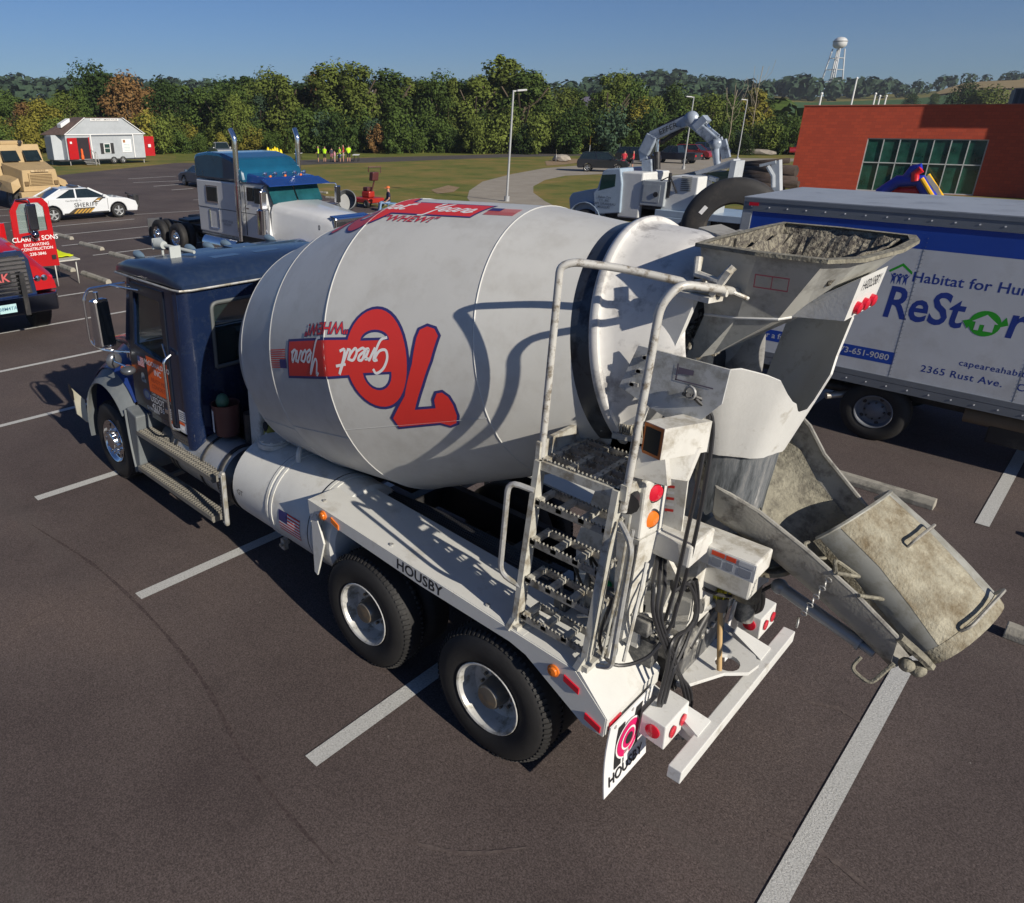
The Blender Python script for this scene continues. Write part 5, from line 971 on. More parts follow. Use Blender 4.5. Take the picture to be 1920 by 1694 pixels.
tx('Habitat for Humanity', .192, 8.31, 2.50, 3, .012, sp=1.03); V, F = text2d('ReSt', .62, .018, .06, 1, 'LEFT'); V = [(x*.80, y) for x, y in V]; art(t, V, F, f, 3, 0, 8.06, 2.10); V, F = text2d('re', .62, .018, .06, 1, 'LEFT'); V = [(x*.84, y) for x, y in V]; art(t, V, F, f, 3, 0, 9.455, 2.08)
V, F = disc(.17, 28); art(t, V, F, plane((0, YB-.0015, 0), (1, 0, 0), (0, 0, 1)), 4, 0, 9.24, 2.02); art(t, *tri([(-.10, -.08), (-.05, -.08), (-.05, -.0), (-.0, -.0), (-.0, -.08), (.1, -.08), (.1, .03), (.14, .03), (.0, .14), (-.14, .03), (-.1, .03)]), f2, 0, 0, 9.24, 2.0)
art(t, *tri([(-.24, .0), (-.12, .05), (-.17, -.10)]), plane((0, YB-.0019, 0), (1, 0, 0), (0, 0, 1)), 4, 0, 9.24, 2.02); art(t, *tri([(.24, .02), (.12, -.04), (.2, .12)]), plane((0, YB-.0013, 0), (1, 0, 0), (0, 0, 1)), 4, 0, 9.24, 2.02)
art(t, *tri([(-.13, .0), (0, .10), (.13, .0), (.13, .035), (0, .14), (-.15, .025)]), f, 4, 0, 8.17, 2.53)
for k in (-.07, 0, .07): art(t, *disc(.018, 10), f, 3, 0, 8.17+k, 2.51); art(t, *tri([(-.045, .03), (0, -.01), (.045, .03), (.018, -.03), (.022, -.12), (0, -.06), (-.022, -.12), (-.018, -.03)]), f, 3, 0, 8.17+k, 2.49)
tx('donate   shop   volunteer', .17, 7.62, 1.70, 3, .01, al='RIGHT'); tx('capeareahabitat.org', .115, 9.10, 1.45, 3, .01, sp=1.1); tx('2365 Rust Ave.   Cape Girardeau', .135, 8.70, 1.27, 3, .01, sp=1.1)
t.box(6.25, 8.36, YB-.0012, YB, 1.24, 1.42, 1); tx('For a free pickup, call 573-651-9080', .125, 8.30, 1.33, 0, .012, fn=plane((0, YB-.002, 0), (1, 0, 0), (0, 0, 1)), al='RIGHT')
t.build('cargo_box', [BXW, BXB, BXT, M('letter_blue', (.015, .04, .24), .4), M('letter_green', (.02, .30, .02), .4)], bt)
t = MB(); t.box(X0b-.02, X1b, YB-.02, YB-.0-.001, 3.20, 3.385); t.box(X0b-.02, X1b, YB-.03, YB-.021, 3.33, 3.385); t.box(X0b-.02, X1b, YB-.02, YB-.001, .98, 1.06); t.box(X0b, X1b, YB-.018, YB+.1, .86, .975)
t.box(X0b-.02, X0b+.11, YB-.012, YB-.001, 1.06, 3.20, 1); t.box(X0b-.03, X0b, YB-.01, 12.16, .9, 3.385, 1)
for k in range(30): x = X0b+.1+.26*k; t.cyl((x, YB-.026, 3.26), (x, YB-.02, 3.26), .011, n=6, m=2); t.cyl((x, YB-.026, .92), (x, YB-.018, .92), .010, n=6, m=2)
t.build('trim_rail', [BXT, M('corner_post', (.33, .35, .37), .4, .2), LOGO_W], bt)
t = MB(); t.box(X0b-.03, X1b+.02, YB-.03, 12.18, 3.386, 3.40); t.build('roof', M('box_roof', (.33, .36, .40), .45, .1, var=.08, dirt=(.25, .27, .3), dscale=1.5), bt)
t = MB(); t.box(X0b+.06, X0b+.2, YB-.035, YB-.0305, 3.275, 3.325); t.build('marker_light', RED, bt)
t = MB(); t.box(6.2, 13.5, 10.2, 10.3, .62, .86); t.box(6.2, 13.5, 11.5, 11.6, .62, .86); t.cyl((8.27, 10, .46), (8.27, 11.8, .46), .08); t.box(9.6, 10.6, 9.95, 10.25, .35, .75, 0, .03); t.cyl((7.3, 10.1, .62), (8.6, 10.3, .6), .08); t.build('chassis', BLACK, bt)
t = MB(); t.tube([(8.6, 10.4, .6), (7.9, 10.0, .6), (7.62, 9.75, .55)], .05, 10); t.build('exhaust_pipe', M('exhaust_steel', (.4, .37, .33), .4, .5), bt)
t = MB(); t.cyl((9.3, 10.05, .68), (10.6, 10.05, .68), .13, n=14); t.build('air_tank', M('rusty_tank', (.16, .12, .08), .7), bt)
for y, sd in ((9.78, -1), (12.05, 1)):
    wheel(bt, (8.27, y-sd*.12, .46), .46, .23, .255, 'disc', sd); wheel(bt, (12.9, y-sd*.12, .46), .46, .23, .255, 'disc', sd) if 0 else None
t = MB(); t.hexa([(13.7, 9.9, .6), (15.8, 9.95, .6), (15.8, 11.9, .6), (13.7, 11.95, .6), (13.7, 9.95, 2.5), (14.6, 10, 2.5), (14.6, 11.85, 2.5), (13.7, 11.9, 2.5)], 0, .1); t.build('cab', BXW, bt)
for y, sd in ((9.95, -1), (11.9, 1)): wheel(bt, (14.9, y-sd*.12, .46), .46, .26, .255, 'disc', sd)
# ================= white and teal road tractor =================
ORG = Vector((-10.6, 11.6, 0))
tr = thing('road_tractor', 'white long-nosed road tractor with teal-blue sleeper roof and two chrome stacks', 'truck', ORG)
TW = M('tractor_white', (.56, .57, .58), .3, var=.04, coat=.5); TB = M('tractor_teal', (.008, .075, .14), .15, var=.25, scale=.8, coat=1); TBB = M('tractor_blue', (.008, .04, .19), .18, coat=.9, var=.1)
def ym(y): return 23.2-y
t = MB(); t.hexa([(-12.2, 10.46, .98), (-9.84, 10.46, .98), (-9.84, ym(10.46), .98), (-12.2, ym(10.46), .98), (-12.2, 10.46, 2.66), (-9.84, 10.46, 2.66), (-9.84, ym(10.46), 2.66), (-12.2, ym(10.46), 2.66)], 0, .05)
t.hexa([(-9.84, 10.52, 1.05), (-8.15, 10.52, 1.05), (-8.15, ym(10.52), 1.05), (-9.84, ym(10.52), 1.05), (-9.84, 10.6, 2.66), (-8.5, 10.6, 2.66), (-8.5, ym(10.6), 2.66), (-9.84, ym(10.6), 2.66)], 0, .03)
t.box(-12.205, -8.2, 10.452, 10.46, 1.78, 1.80, 1); V, F = text2d('500', .2, .01); art(t, V, F, plane((-6.35, 10.88, 1.6), (1, .05, 0), (0, 0, 1)), 1)
for s_, z in (('USDOT 47110', 1.42), ('VIN 55391', 1.32)): V, F = text2d(s_, .11, .005); art(t, V, F, plane((-10.45, 10.455, z), (1, 0, 0), (0, 0, 1)), 2)
tc_ = t.build('sleeper_cab', [TW, M('pin_stripe', (.03, .04, .06), .4), M('small_ink', (.2, .2, .22), .5)], tr)
t = MB(); prf = [(-12.22, 2.67), (-12.22, 3.3), (-12.1, 3.44), (-11.4, 3.52), (-10.6, 3.5), (-9.9, 3.36), (-9.45, 3.05), (-9.35, 2.67)]
t.prism(prf, 'y', 10.44, ym(10.44), 0, .1); t.hexa([(-9.5, 10.56, 2.66), (-8.3, 10.56, 2.66), (-8.3, ym(10.56), 2.66), (-9.5, ym(10.56), 2.66), (-9.5, 10.66, 2.95), (-8.5, 10.66, 2.86), (-8.5, ym(10.66), 2.86), (-9.5, ym(10.66), 2.95)], 1, .05)
t.build('roof_fairing', [TB, TBB], tr)
t = MB(); t.hexa([(-8.5, 10.5, 2.80), (-8.0, 10.46, 2.64), (-8.0, ym(10.46), 2.64), (-8.5, ym(10.5), 2.80), (-8.5, 10.5, 2.83), (-8.0, 10.46, 2.67), (-8.0, ym(10.46), 2.67), (-8.5, ym(10.5), 2.83)]); t.build('sun_visor', TBB, tr)
t = MB(); 
for y0, y1 in ((10.66, 11.57), (11.63, ym(10.66))): t.hexa([(-8.14, y0, 2.14), (-8.12, y0, 2.14), (-8.12, y1, 2.14), (-8.14, y1, 2.14), (-8.42, y0, 2.64), (-8.40, y0, 2.64), (-8.40, y1, 2.64), (-8.42, y1, 2.64)])
t.build('windscreen', M('teal_glass', (.01, .06, .07), .05, var=.5, scale=1.5, spec=.8), tr)
t = MB(); t.box(-8.41, -8.385, 10.75, 10.95, 2.42, 2.52); t.build('paper_pass', M('pale_green_paper', (.25, .5, .4), .7), tr)
t = MB()
for a, b in (((-11.55, 2.0), (-10.95, 2.45)),): t.box(a[0]-.05, b[0]+.05, 10.445, 10.455, a[1]-.05, b[1]+.05, 1); t.box(a[0], b[0], 10.435, 10.445, a[1], b[1], 0)
t.build('side_window', [GLASS, CHROME], tr); t = MB(); t.box(-9.35, -9.0, 10.54, 10.55, 2.15, 2.55, 0); t.build('door_window', GLASS, tr); t = MB(); t.box(-8.95, -8.6, 10.54, 10.55, 2.1, 2.55, 0); t.build('door_window', GLASS, tr)
t = MB(); t.box(-9.42, -9.405, 10.50, 10.52, 1.1, 2.6); t.box(-8.2, -8.185, 10.50, 10.52, 1.1, 2.1); t.build('door_seam', INK, tr); t = MB(); t.box(-9.35, -9.2, 10.49, 10.51, 1.9, 1.95); t.build('door_handle', CHROME, tr); t = MB(); [t.cyl((-8.0+.0*k, 10.78+.0*k, 1.35+.1*k), (-7.98, 10.76, 1.35+.1*k), .035, n=8) for k in range(7)]; t.build('air_grille', M('copper_grille', (.35, .15, .07), .5), tr)
t = MB(); t.tube([(-11.45, 10.45, 1.15), (-11.45, 10.45, 1.78), (-10.9, 10.45, 1.78), (-10.9, 10.45, 1.15), (-11.45, 10.45, 1.15)], .012, 6, fillet=.06); t.build('locker_door', CHROME, tr)
secs = []
for x, z, w_ in ((-8.2, 2.16, .98), (-7.6, 2.1, .9), (-6.6, 2.0, .76), (-5.9, 1.93, .66), (-5.72, 1.85, .62)): secs.append([(x, 11.6+yy*w_, zz) for yy, zz in ((-1, 1.0), (-1, z-.25), (-.93, z-.08), (-.8, z), (0, z+.03), (.8, z), (.93, z-.08), (1, z-.25), (1, 1.0))])
t = MB(); t.loft(secs); t.build('hood', TW, tr)
t = MB(); t.box(-5.73, -5.62, 10.98, 12.22, .9, 1.92, 0, .05); t.box(-5.62, -5.6, 11.05, 12.15, 1.0, 1.8, 1); t.build('grille', [CHROME, BLACK], tr)
t = MB(); t.sheet([[(-5.75+.1*k-.0, 11.6+yy*.64, 1.90+.03-.015*k) for yy in (-1, -.5, 0, .5, 1)] for k in (-1, 0, 1)], .02); t.build('hood_trim', TBB, tr)
t = MB(); t.box(-5.6, -5.45, 10.4, 12.8, .45, .85, 0, .03); t.build('bumper', CHROME, tr)
for f_, sd in ((lambda y: y, -1), (ym, 1)):
    t = MB(); t.sheet([[(-7.05-.72*math.cos(R(170-160*k/10)), f_(10.42+.25*j), .55+.68*math.sin(R(170-160*k/10))) for j in range(3)] for k in range(11)], .02); t.build('fender', TBB, tr)
    t = MB(); t.cyl((-9.62, f_(10.42), .9), (-9.62, f_(10.42), 3.75), .085, n=16); t.tube([(-9.62, f_(10.42), 3.75), (-9.62, f_(10.42), 3.95), (-9.78, f_(10.40), 4.2)], .08, 14, fillet=.1); t.cyl((-9.62, f_(10.42), 1.2), (-9.62, f_(10.42), 2.6), .105, n=16); t.build('exhaust_stack', CHROME, tr)
    t = MB(); t.cyl((-8.35, f_(10.42), 1.25), (-8.35, f_(10.42), 1.95), .19, n=20); t.cyl((-8.35, f_(10.42), 1.95), (-8.35, f_(10.42), 2.02), .2, .12, n=20); t.build('air_cleaner', CHROME, tr)
    t = MB(); t.tube([(-8.4, f_(10.55), 2.62), (-8.0, f_(10.2), 2.62), (-7.95, f_(10.15), 2.0), (-8.2, f_(10.5), 2.0)], .022, 8, fillet=.06); t.box(-8.0, -7.9, f_(10.18)-.1, f_(10.18)+.1, 2.02, 2.55, 0, .03); t.build('mirror', CHROME, tr)
    t = MB(); t.cyl((-11.9, f_(10.62), .6), (-9.9, f_(10.62), .6), .32, n=28); t.build('fuel_tank', CHROME, tr)
    t = MB(); t.lathe((-5.75, f_(10.78), 1.35), (1, 0, 0), [(-.15, .06), (0, .13), (.03, .12), (.04, .001)], 16); t.build('headlight', CHROME, tr)
    t = MB(); t.sheet([[(-16.05, f_(10.45+.3*j), .35+.22*k) for j in range(3)] for k in range(4)], .02); t.build('quarter_fender', M('quarter_steel', (.3, .31, .33), .3, .8), tr)
    for x in (-15.3, -13.93): wheel(tr, (x, f_(10.54), .52), .52, .27, .29, 'alu', sd); wheel(tr, (x, f_(10.86), .52), .52, .27, .29, 'steel', sd)
    wheel(tr, (-7.05, f_(10.60), .52), .52, .3, .29, 'alu', sd)
    t = MB(); [t.box(-12.1+.1*k, -12.02+.1*k, f_(10.50)-.02, f_(10.50)+.02, .93, .98) for k in range(22)]; t.box(-12.2, -9.8, f_(10.55)-.03, f_(10.55)+.03, .9, .93); t.build('step_rail', STEEL, tr)
t = MB(); t.box(-16.1, -6.0, 11.15, 11.25, .7, .95); t.box(-16.1, -6.0, 11.95, 12.05, .7, .95); t.box(-14.9, -14.1, 11.1, 12.1, .98, 1.08, 0, .03); t.box(-12.9, -12.3, 10.9, 12.3, .75, 1.05); t.box(-9.8, -7.9, 10.6, 12.6, .5, 1.05); t.build('chassis', BLACK, tr)
for k in range(5): t = MB(); y = 10.85+.37*k; t.lathe((-8.75, y, 2.95), (1, 0, .0), [(-.12, .01), (-.05, .05), (.03, .06), (.05, .001)], 12); t.build('roof_light', CHROME, tr)
for y in (10.95, 11.5, 12.1): t = MB(); t.lathe((-8.6, y, 2.88), (1, 0, 0), [(-.1, .01), (0, .04), (.01, .001)], 8); t.build('clearance_lamp', AMB, tr)
# ================= cars =================
def arch(cx, r, z0, n=8, up=True): 
    a0 = math.asin(min(1, max(-1, (z0-.34)/r))); return [(cx-r*math.cos(a0+(math.pi-2*a0)*k/n), .34+r*math.sin(a0+(math.pi-2*a0)*k/n)) for k in range(n+1)]
def car(name, label, cat, pos, rz, col, kind='sedan', group=None, detail=False, zoff=0):
    t_ = thing(name, label, cat, (pos[0], pos[1], zoff), rz, group)
    Kd = dict(sedan=((2.5, .30, [(-2.5, .42), (-2.52, .78), (-2.42, 1.0), (-1.75, 1.07), (1.0, 1.0), (2.0, .90), (2.42, .74), (2.5, .5), (2.45, .28)], (-1.95, 1.15), (-1.0, .25), 1.46, 1.0, .34)),
              suv=((2.3, .35, [(-2.3, .5), (-2.32, .9), (-2.25, 1.12), (-2.1, 1.16), (.85, 1.08), (1.9, 1.0), (2.25, .82), (2.32, .5), (2.25, .32)], (-2.2, 1.15), (-1.85, .35), 1.72, 1.1, .36)),
              pickup=((2.8, .4, [(-2.8, .55), (-2.82, 1.12), (-.95, 1.14), (1.15, 1.12), (2.3, 1.08), (2.75, .95), (2.82, .5), (2.75, .38)], (-.85, 1.2), (-.6, .45), 1.82, 1.14, .40)))[kind]
    hl, zb, out, gb, gr, zt, zbelt, wr = Kd; wb = 1.525 if kind == 'sedan' else (1.35 if kind == 'suv' else 1.75); W = .94
    poly = list(out)+arch(wb, .42, zb)[::-1]+arch(-wb, .42, zb)[::-1]+[(-hl+.1, zb)]
    b = MB(); b.prism(poly, 'y', -W, W, 0, .035)
    # roof and pillars over dark glass
    def gh(z, inset, xa, xb): return [(xa, -W+inset, z), (xb, -W+inset, z), (xb, W-inset, z), (xa, W-inset, z)]
    g_ = MB(); g_.hexa(gh(zbelt-.03, .07, gb[0], gb[1])+gh(zt-.03, .24, gr[0], gr[1]), 0, .03)
    b.hexa(gh(zt-.045, .225, gr[0]-.02, gr[1]+.03)+gh(zt, .30, gr[0]+.1, gr[1]-.1), 0, .012)
    for s_ in (-1, 1):
        for (xb_, xt_) in ((gb[1]-.02, gr[1]), (gb[0]+.03, gr[0]), ((gb[0]+gb[1])/2-.0, (gr[0]+gr[1])/2)): b.bar((xb_, s_*(W-.06), zbelt-.02), (xt_, s_*(W-.235), zt-.02), .07, .035, (0, 1, 0), 0)
        if kind == 'sedan': b.prism([(gb[0], zbelt), (gb[0]+.55, zbelt), (gr[0]+.35, zt-.05), (gr[0], zt-.05)], 'y', s_*(W-.14)-.05, s_*(W-.14)+.02)
    pm = M('car_'+name+str(round(col[0]*99))+str(round(col[2]*99)), col, .3, var=.04, coat=.8)
    mats = [pm, INK, M('decal_gold', (.45, .25, .03), .5), M('decal_dark', (.05, .035, .02), .5)]
    for sy in (-1, 1):
        for xs in ((gb[0]+gb[1])/2, gb[1]-.12, gb[0]+.28): b.box(xs-.008, xs+.008, sy*(W+.002)-.002, sy*(W+.002)+.002, zb+.15, zbelt-.03, 1)
        for xs in (-.15, .75): b.box(xs-.28, xs-.12, sy*(W+.01)-.01, sy*(W+.01)+.01, zbelt-.16, zbelt-.12, 0)
        b.box(-1.05, 1.05, sy*(W+.001)-.004, sy*(W+.001)+.004, zb, zb+.07, 1)
    if detail:
        p = plane((0, -W-.005, 0), (1, 0, 0), (0, 0, 1)); p2 = plane((0, -W-.006, 0), (1, 0, 0), (0, 0, 1)); p3 = plane((0, -W-.007, 0), (1, 0, 0), (0, 0, 1))
        art(b, *tri([(-.95, .30), (.05, .30), (.42, .58), (-.5, .58)]), p, 3); art(b, *tri([(.3, .80), (.62, .80), (.9, 1.0), (.6, 1.0)]), p, 3) 
        for k in range(5): x = -.62+.17*k; art(b, *tri([(x, .34), (x+.1, .34), (x+.33, .53), (x+.23, .53)]), p2, 2)
        art(b, *tri([(.42, .83), (.56, .83), (.72, .95), (.6, .95)]), p2, 2)
        V, F = text2d('SHERIFF', .27, .015, 0, 1.2); art(b, V, F, p3, 1, 0, 0.0, .70); V, F = text2d('Cape Girardeau Co.', .09, .005); art(b, V, F, p3, 1, 0, -.55, .92)
    b.build('body', mats, t_); g_.build('windows', GLASS, t_)
    for sx in (-1, 1):
        for sy in (-1, 1): wheel(t_, (sx*wb, sy*(W-.1), .34), .34 if kind == 'sedan' else wr, .22, .23, 'car', sy)
    for sy in (-1, 1):
        h = MB(); h.hexa([(hl-.25, sy*.72-.1, .62), (hl-.02, sy*.66-.1, .6), (hl-.02, sy*.66+.1, .6), (hl-.25, sy*.72+.1, .62), (hl-.35, sy*.72-.1, .76), (hl-.1, sy*.66-.1, .73), (hl-.1, sy*.66+.1, .73), (hl-.35, sy*.72+.1, .76)]); h.build('headlight', M('headlamp', (.5, .5, .5), .15), t_)
        h = MB(); h.box(-hl-.03, -hl+.2, sy*.72-.16, sy*.72+.16, .75, .92); h.build('tail_light', RED, t_)
        h = MB(); h.hexa([(gb[1]-.35, sy*(W+.08)-.09, zbelt+.02), (gb[1]-.2, sy*(W+.08)-.09, zbelt+.02), (gb[1]-.2, sy*(W+.08)+.09, zbelt+.02), (gb[1]-.35, sy*(W+.08)+.09, zbelt+.02), (gb[1]-.35, sy*(W+.08)-.09, zbelt+.14), (gb[1]-.22, sy*(W+.08)-.09, zbelt+.14), (gb[1]-.22, sy*(W+.08)+.09, zbelt+.14), (gb[1]-.35, sy*(W+.08)+.09, zbelt+.14)], 0, .02); h.build('mirror', pm, t_)
    if detail:
        h = MB(); h.box(-.35, -.1, -.55, .55, zt+.01, zt+.09, 0, .03); h.build('light_bar', M('light_bar_dark', (.03, .03, .04), .3), t_)
        h = MB(); h.tube([(2.5, -.6, .3), (2.66, -.6, .45), (2.66, -.6, .95), (2.5, -.55, 1.0)], .05, 8); h.tube([(2.5, .6, .3), (2.66, .6, .45), (2.66, .6, .95), (2.5, .55, 1.0)], .05, 8); h.box(2.6, 2.68, -.62, .62, .5, .62); h.box(2.6, 2.68, -.62, .62, .8, .9); h.hexa([(2.45, -.62, .35), (2.66, -.62, .4), (2.66, -.45, .4), (2.45, -.45, .35), (2.45, -.62, 1.0), (2.62, -.62, 1.0), (2.62, -.45, 1.0), (2.45, -.45, 1.0)], 0, .03); h.build('push_bar', BLACK, t_)
    if kind == 'pickup': h = MB(); h.box(-2.7, -1.0, -.8, .8, 1.145, 1.15); h.build('cargo_bed', BLACK, t_)
    return t_
ORG = Vector((0, 0, 0))
car('patrol_car', 'white sheriff patrol sedan with gold and black side stripe', 'police car', (-26.12, 11.95), R(86), (.62, .64, .66), 'sedan', detail=True)
def carpx(name, label, cat, px, py, rz, col, kind, group='vehicles parked by the curved path'):
    q = pt(px, py); return car(name, label, cat, (q.x, q.y), R(rz), col, kind, group)
carpx('parked_suv', 'black SUV parked alone at the left end of the curved path', 'SUV', 1130, 322, 120-95, (.012, .014, .02), 'suv')
carpx('parked_suv', 'dark SUV parked behind the two people in red shirts', 'SUV', 1195, 307, 100-95, (.012, .013, .02), 'suv')
carpx('pickup_truck', 'dark pickup truck parked behind the crane mast', 'pickup', 1262, 306, 180, (.02, .022, .035), 'pickup')
carpx('parked_car', 'bright red car parked just left of the crane arm', 'car', 1300, 299, 0, (.25, .01, .015), 'suv')
carpx('parked_jeep', 'dark blue boxy car with white roof behind the red car', 'car', 1332, 293, 10, (.02, .035, .10), 'suv')
carpx('pickup_truck', 'slate blue pickup parked far off near the red building corner', 'pickup', 1450, 289, -60, (.03, .045, .08), 'pickup')
carpx('parked_car', 'red car half hidden by the left edge of the red building', 'car', 1486, 290, -60, (.25, .01, .015), 'suv')
carpx('pickup_truck', 'silver pickup parked on the grass behind the tractor exhaust stack', 'pickup', 415, 296, -20, (.25, .26, .27), 'pickup')
carpx('parked_car', 'small dark car nose peeking out left of the tractor sleeper', 'car', 386, 350, 175, (.05, .08, .13), 'sedan')
# ================= red dump truck nose at the left edge =================
ORG = Vector((-8.5, 2.05, 0))
rt = thing('red_truck', 'red dump truck with blue grille surround and open driver door, cut by the left edge', 'truck', ORG)
t = MB(); secs = []
for x, z, w_ in ((-8.6, 2.25, 1.0), (-7.6, 2.12, 1.02), (-6.7, 1.98, 1.05), (-6.15, 1.82, 1.1), (-6.0, 1.66, 1.12)): secs.append([(x, 2.05+yy*w_, zz) for yy, zz in ((-1.1, 1.05), (-1.08, z-.45), (-.8, z-.12), (-.55, z), (0, z+.02), (.55, z), (.8, z-.12), (1.08, z-.45), (1.1, 1.05))])
t.loft(secs); t.build('hood', REDP, rt)
t = MB()
for y0, s_ in ((3.32, 1), (.78, -1)):
    t.sheet([[(-7.1-.78*math.cos(R(5+165*k/10))*1.0, y0-s_*.12*j, .55+.78*math.sin(R(5+165*k/10))) for j in range(5)] for k in range(11)], .02)
t.build('fender', M('truck_fender_dark', (.02, .022, .03), .4), rt)
t = MB(); t.box(-8.6, -8.5, .9, 3.2, 1.0, 2.2); t.box(-10.3, -8.6, .9, 3.2, 1.0, 2.05, 0, .04)
t.hexa([(-10.3, .95, 2.05), (-8.75, .95, 2.05), (-8.75, 3.15, 2.05), (-10.3, 3.15, 2.05), (-10.3, 1.0, 2.8), (-9.05, 1.0, 2.8), (-9.05, 3.1, 2.8), (-10.3, 3.1, 2.8)], 1, .02)
t.box(-10.35, -8.95, .95, 3.15, 2.8, 2.98, 2, .06)
for y in (1.0, 3.1): t.bar((-8.74, y, 2.05), (-9.02, y, 2.82), .1, .1, m=0); t.bar((-10.25, y, 2.05), (-10.25, y, 2.8), .12, .1)
t.build('cab', [REDP, GLASSG, NAVY], rt)
t = MB(); V, F = tri2([(3.22, 1.2), (4.16, 1.15), (4.12, 2.62), (4.0, 2.76), (3.42, 2.76), (3.24, 2.5)], [[(3.36, 1.98), (4.02, 2.02), (4.0, 2.55), (3.9, 2.66), (3.48, 2.66), (3.38, 2.5)]])
n = len(V); Pp = [(-8.05, a, b) for a, b in V]+[(-8.1, a, b) for a, b in V]; Fs = list(F)+[tuple(i+n for i in f[::-1]) for f in F]
for lo, hi in ((0, 6), (6, 12)):
    for i in range(lo, hi): j = i+1 if i+1 < hi else lo; Fs.append((i, j, j+n, i+n))
t.add(Pp, Fs); f = plane((-8.045, 3.7, 0), (0, 1, 0), (0, 0, 1))
for s_, sz, z in (('CLARK & SONS', .155, 1.84), ('EXCAVATING', .095, 1.70), ('CONSTRUCTION', .095, 1.60), ('238-3846', .1, 1.48)): V, F = text2d(s_, sz, .012); art(t, V, F, f, 1, 0, 0, z)
dr = t.build('door', [REDP, LOGO_W], rt); t = MB(); t.box(-8.08, -8.07, 3.36, 4.0, 1.98, 2.66); t.build('window', M('clear_glass', (.3, .4, .38), .05, alpha=.35), dr)
t = MB(); t.box(-8.04, -8.02, 4.0, 4.1, 1.32, 1.42); t.build('door_handle', BLACK, dr)
t = MB(); t.tube([(-8.0, 3.4, 2.75), (-7.9, 3.65, 2.75), (-7.9, 3.66, 1.95), (-8.02, 3.4, 1.9)], .02, 8, fillet=.06); t.box(-7.95, -7.86, 3.55, 3.78, 2.05, 2.65, 0, .03); t.ball((-7.9, 3.66, 1.95), .1); t.build('mirror', M('dark_chrome', (.25, .27, .32), .12, 1), rt)
t = MB(); pr = lambda w_, z0, z1: [(2.05-w_, z0), (2.05+w_, z0), (2.05+w_*.93, z1-.2), (2.05+w_*.78, z1), (2.05-w_*.78, z1), (2.05-w_*.93, z1-.2)]
t.prism(pr(.80, .98, 1.93), 'x', -6.1, -5.94, 0, .02); t.prism(pr(.70, 1.02, 1.84), 'x', -5.94, -5.93, 1)
for k in range(9): t.box(-5.93, -5.90, 1.40, 2.70, 1.05+.088*k, 1.10+.088*k, 2)
t.build('grille', [M('grille_blue', (.10, .16, .32), .12, .9), BLACK, CHROME], rt)
t = MB(); t.box(-5.9, -5.88, 1.2, 2.36, 1.30, 1.52); V, F = text2d('CLARK', .24, .02); art(t, V, F, plane((-5.877, 1.95, 1.41), (0, 1, 0), (0, 0, 1)), 1); t.build('name_plate', [BLACK, M('name_red', (.5, .1, .1), .5)], rt)
t = MB(); t.hexa([(-6.1, .78, .62), (-5.82, .9, .62), (-5.82, 3.2, .62), (-6.1, 3.32, .62), (-6.1, .78, 1.0), (-5.82, .9, 1.0), (-5.82, 3.2, 1.0), (-6.1, 3.32, 1.0)], 0, .02); t.box(-5.81, -5.78, 2.5, 2.6, .6, 1.5, 1)
t.build('bumper', [M('bumper_dark_chrome', (.16, .18, .24), .12, 1), BLACK], rt)
t = MB(); t.box(-5.815, -5.81, 2.0, 2.34, .70, .88); V, F = text2d('38M4TA', .1, .008); art(t, V, F, plane((-5.805, 2.17, .79), (0, 1, 0), (0, 0, 1)), 1); t.build('number_plate', [M('plate_pale', (.4, .6, .62), .5), M('plate_ink', (.05, .15, .25), .5)], rt)
for s_ in (1, -1):
    y = 2.05+s_*1.0
    for k, (mm, r_1) in enumerate(((CHROME, .075), (CHROME, .085), (RED, .05))): t = MB(); t.lathe((-6.0-.02*k, y-s_*.13+s_*.14*k, 1.3), (1, 0, 0), [(-.1, .02), (0, r_1), (.02, r_1*.8), (.03, .001)], 14); t.build('headlight' if k < 2 else 'turn_signal', mm, rt)
    wheel(rt, (-7.15, 2.05+s_*1.1, .53), .53, .36, .29, 'steel', s_, lug=44); wheel(rt, (-11.8, 2.05+s_*1.05, .53), .53, .5, .29, 'dual', s_)
t = MB(); t.box(-13, -6.2, 1.6, 1.7, .7, .95); t.box(-13, -6.2, 2.4, 2.5, .7, .95); t.cyl((-7.15, 1.0, .53), (-7.15, 3.1, .53), .07); t.build('chassis', BLACK, rt)
# table with hi-vis vests
ORG = Vector((0, 0, 0))
a = pt(104, 488, 'z', .74); tb = thing('folding_table', 'folding table with thin white legs beside the red truck nose', 'table', (-12.0, 5.4, 0)); ORG = Vector((-12.0, 4.9, 0))
t = MB(); t.box(-12.7, -11.0, 4.55, 5.3, .70, .74, 0, .008); t.build('table_top', M('table_plastic', (.45, .44, .40), .6), tb)
for x in (-12.6, -11.15): 
    for y in (4.62, 5.22): l = MB(); l.cyl((x, y, 0), (x, y, .70), .017, n=8); l.build('leg', M('leg_white', (.5, .5, .47), .5), tb)
ORG = Vector((0, 0, 0)); rg = random.Random(5)
t = MB(); G = [[(-12.75+.16*i, 4.98+.085*j+rg.uniform(-.02, .02), .765+rg.uniform(0, .05)-(.15 if j == 0 else 0)) for j in range(10)] for i in range(10)]; t.sheet(G, .01, 0, True)
tag(t.build('vest_pile', M('vest_yellow', (.75, .85, .0), .7, var=.1, dirt=(.1, .1, .02), dscale=9, dlo=.7, dhi=.72)), 'pile of bright yellow safety vests spread over the folding table', 'vests')
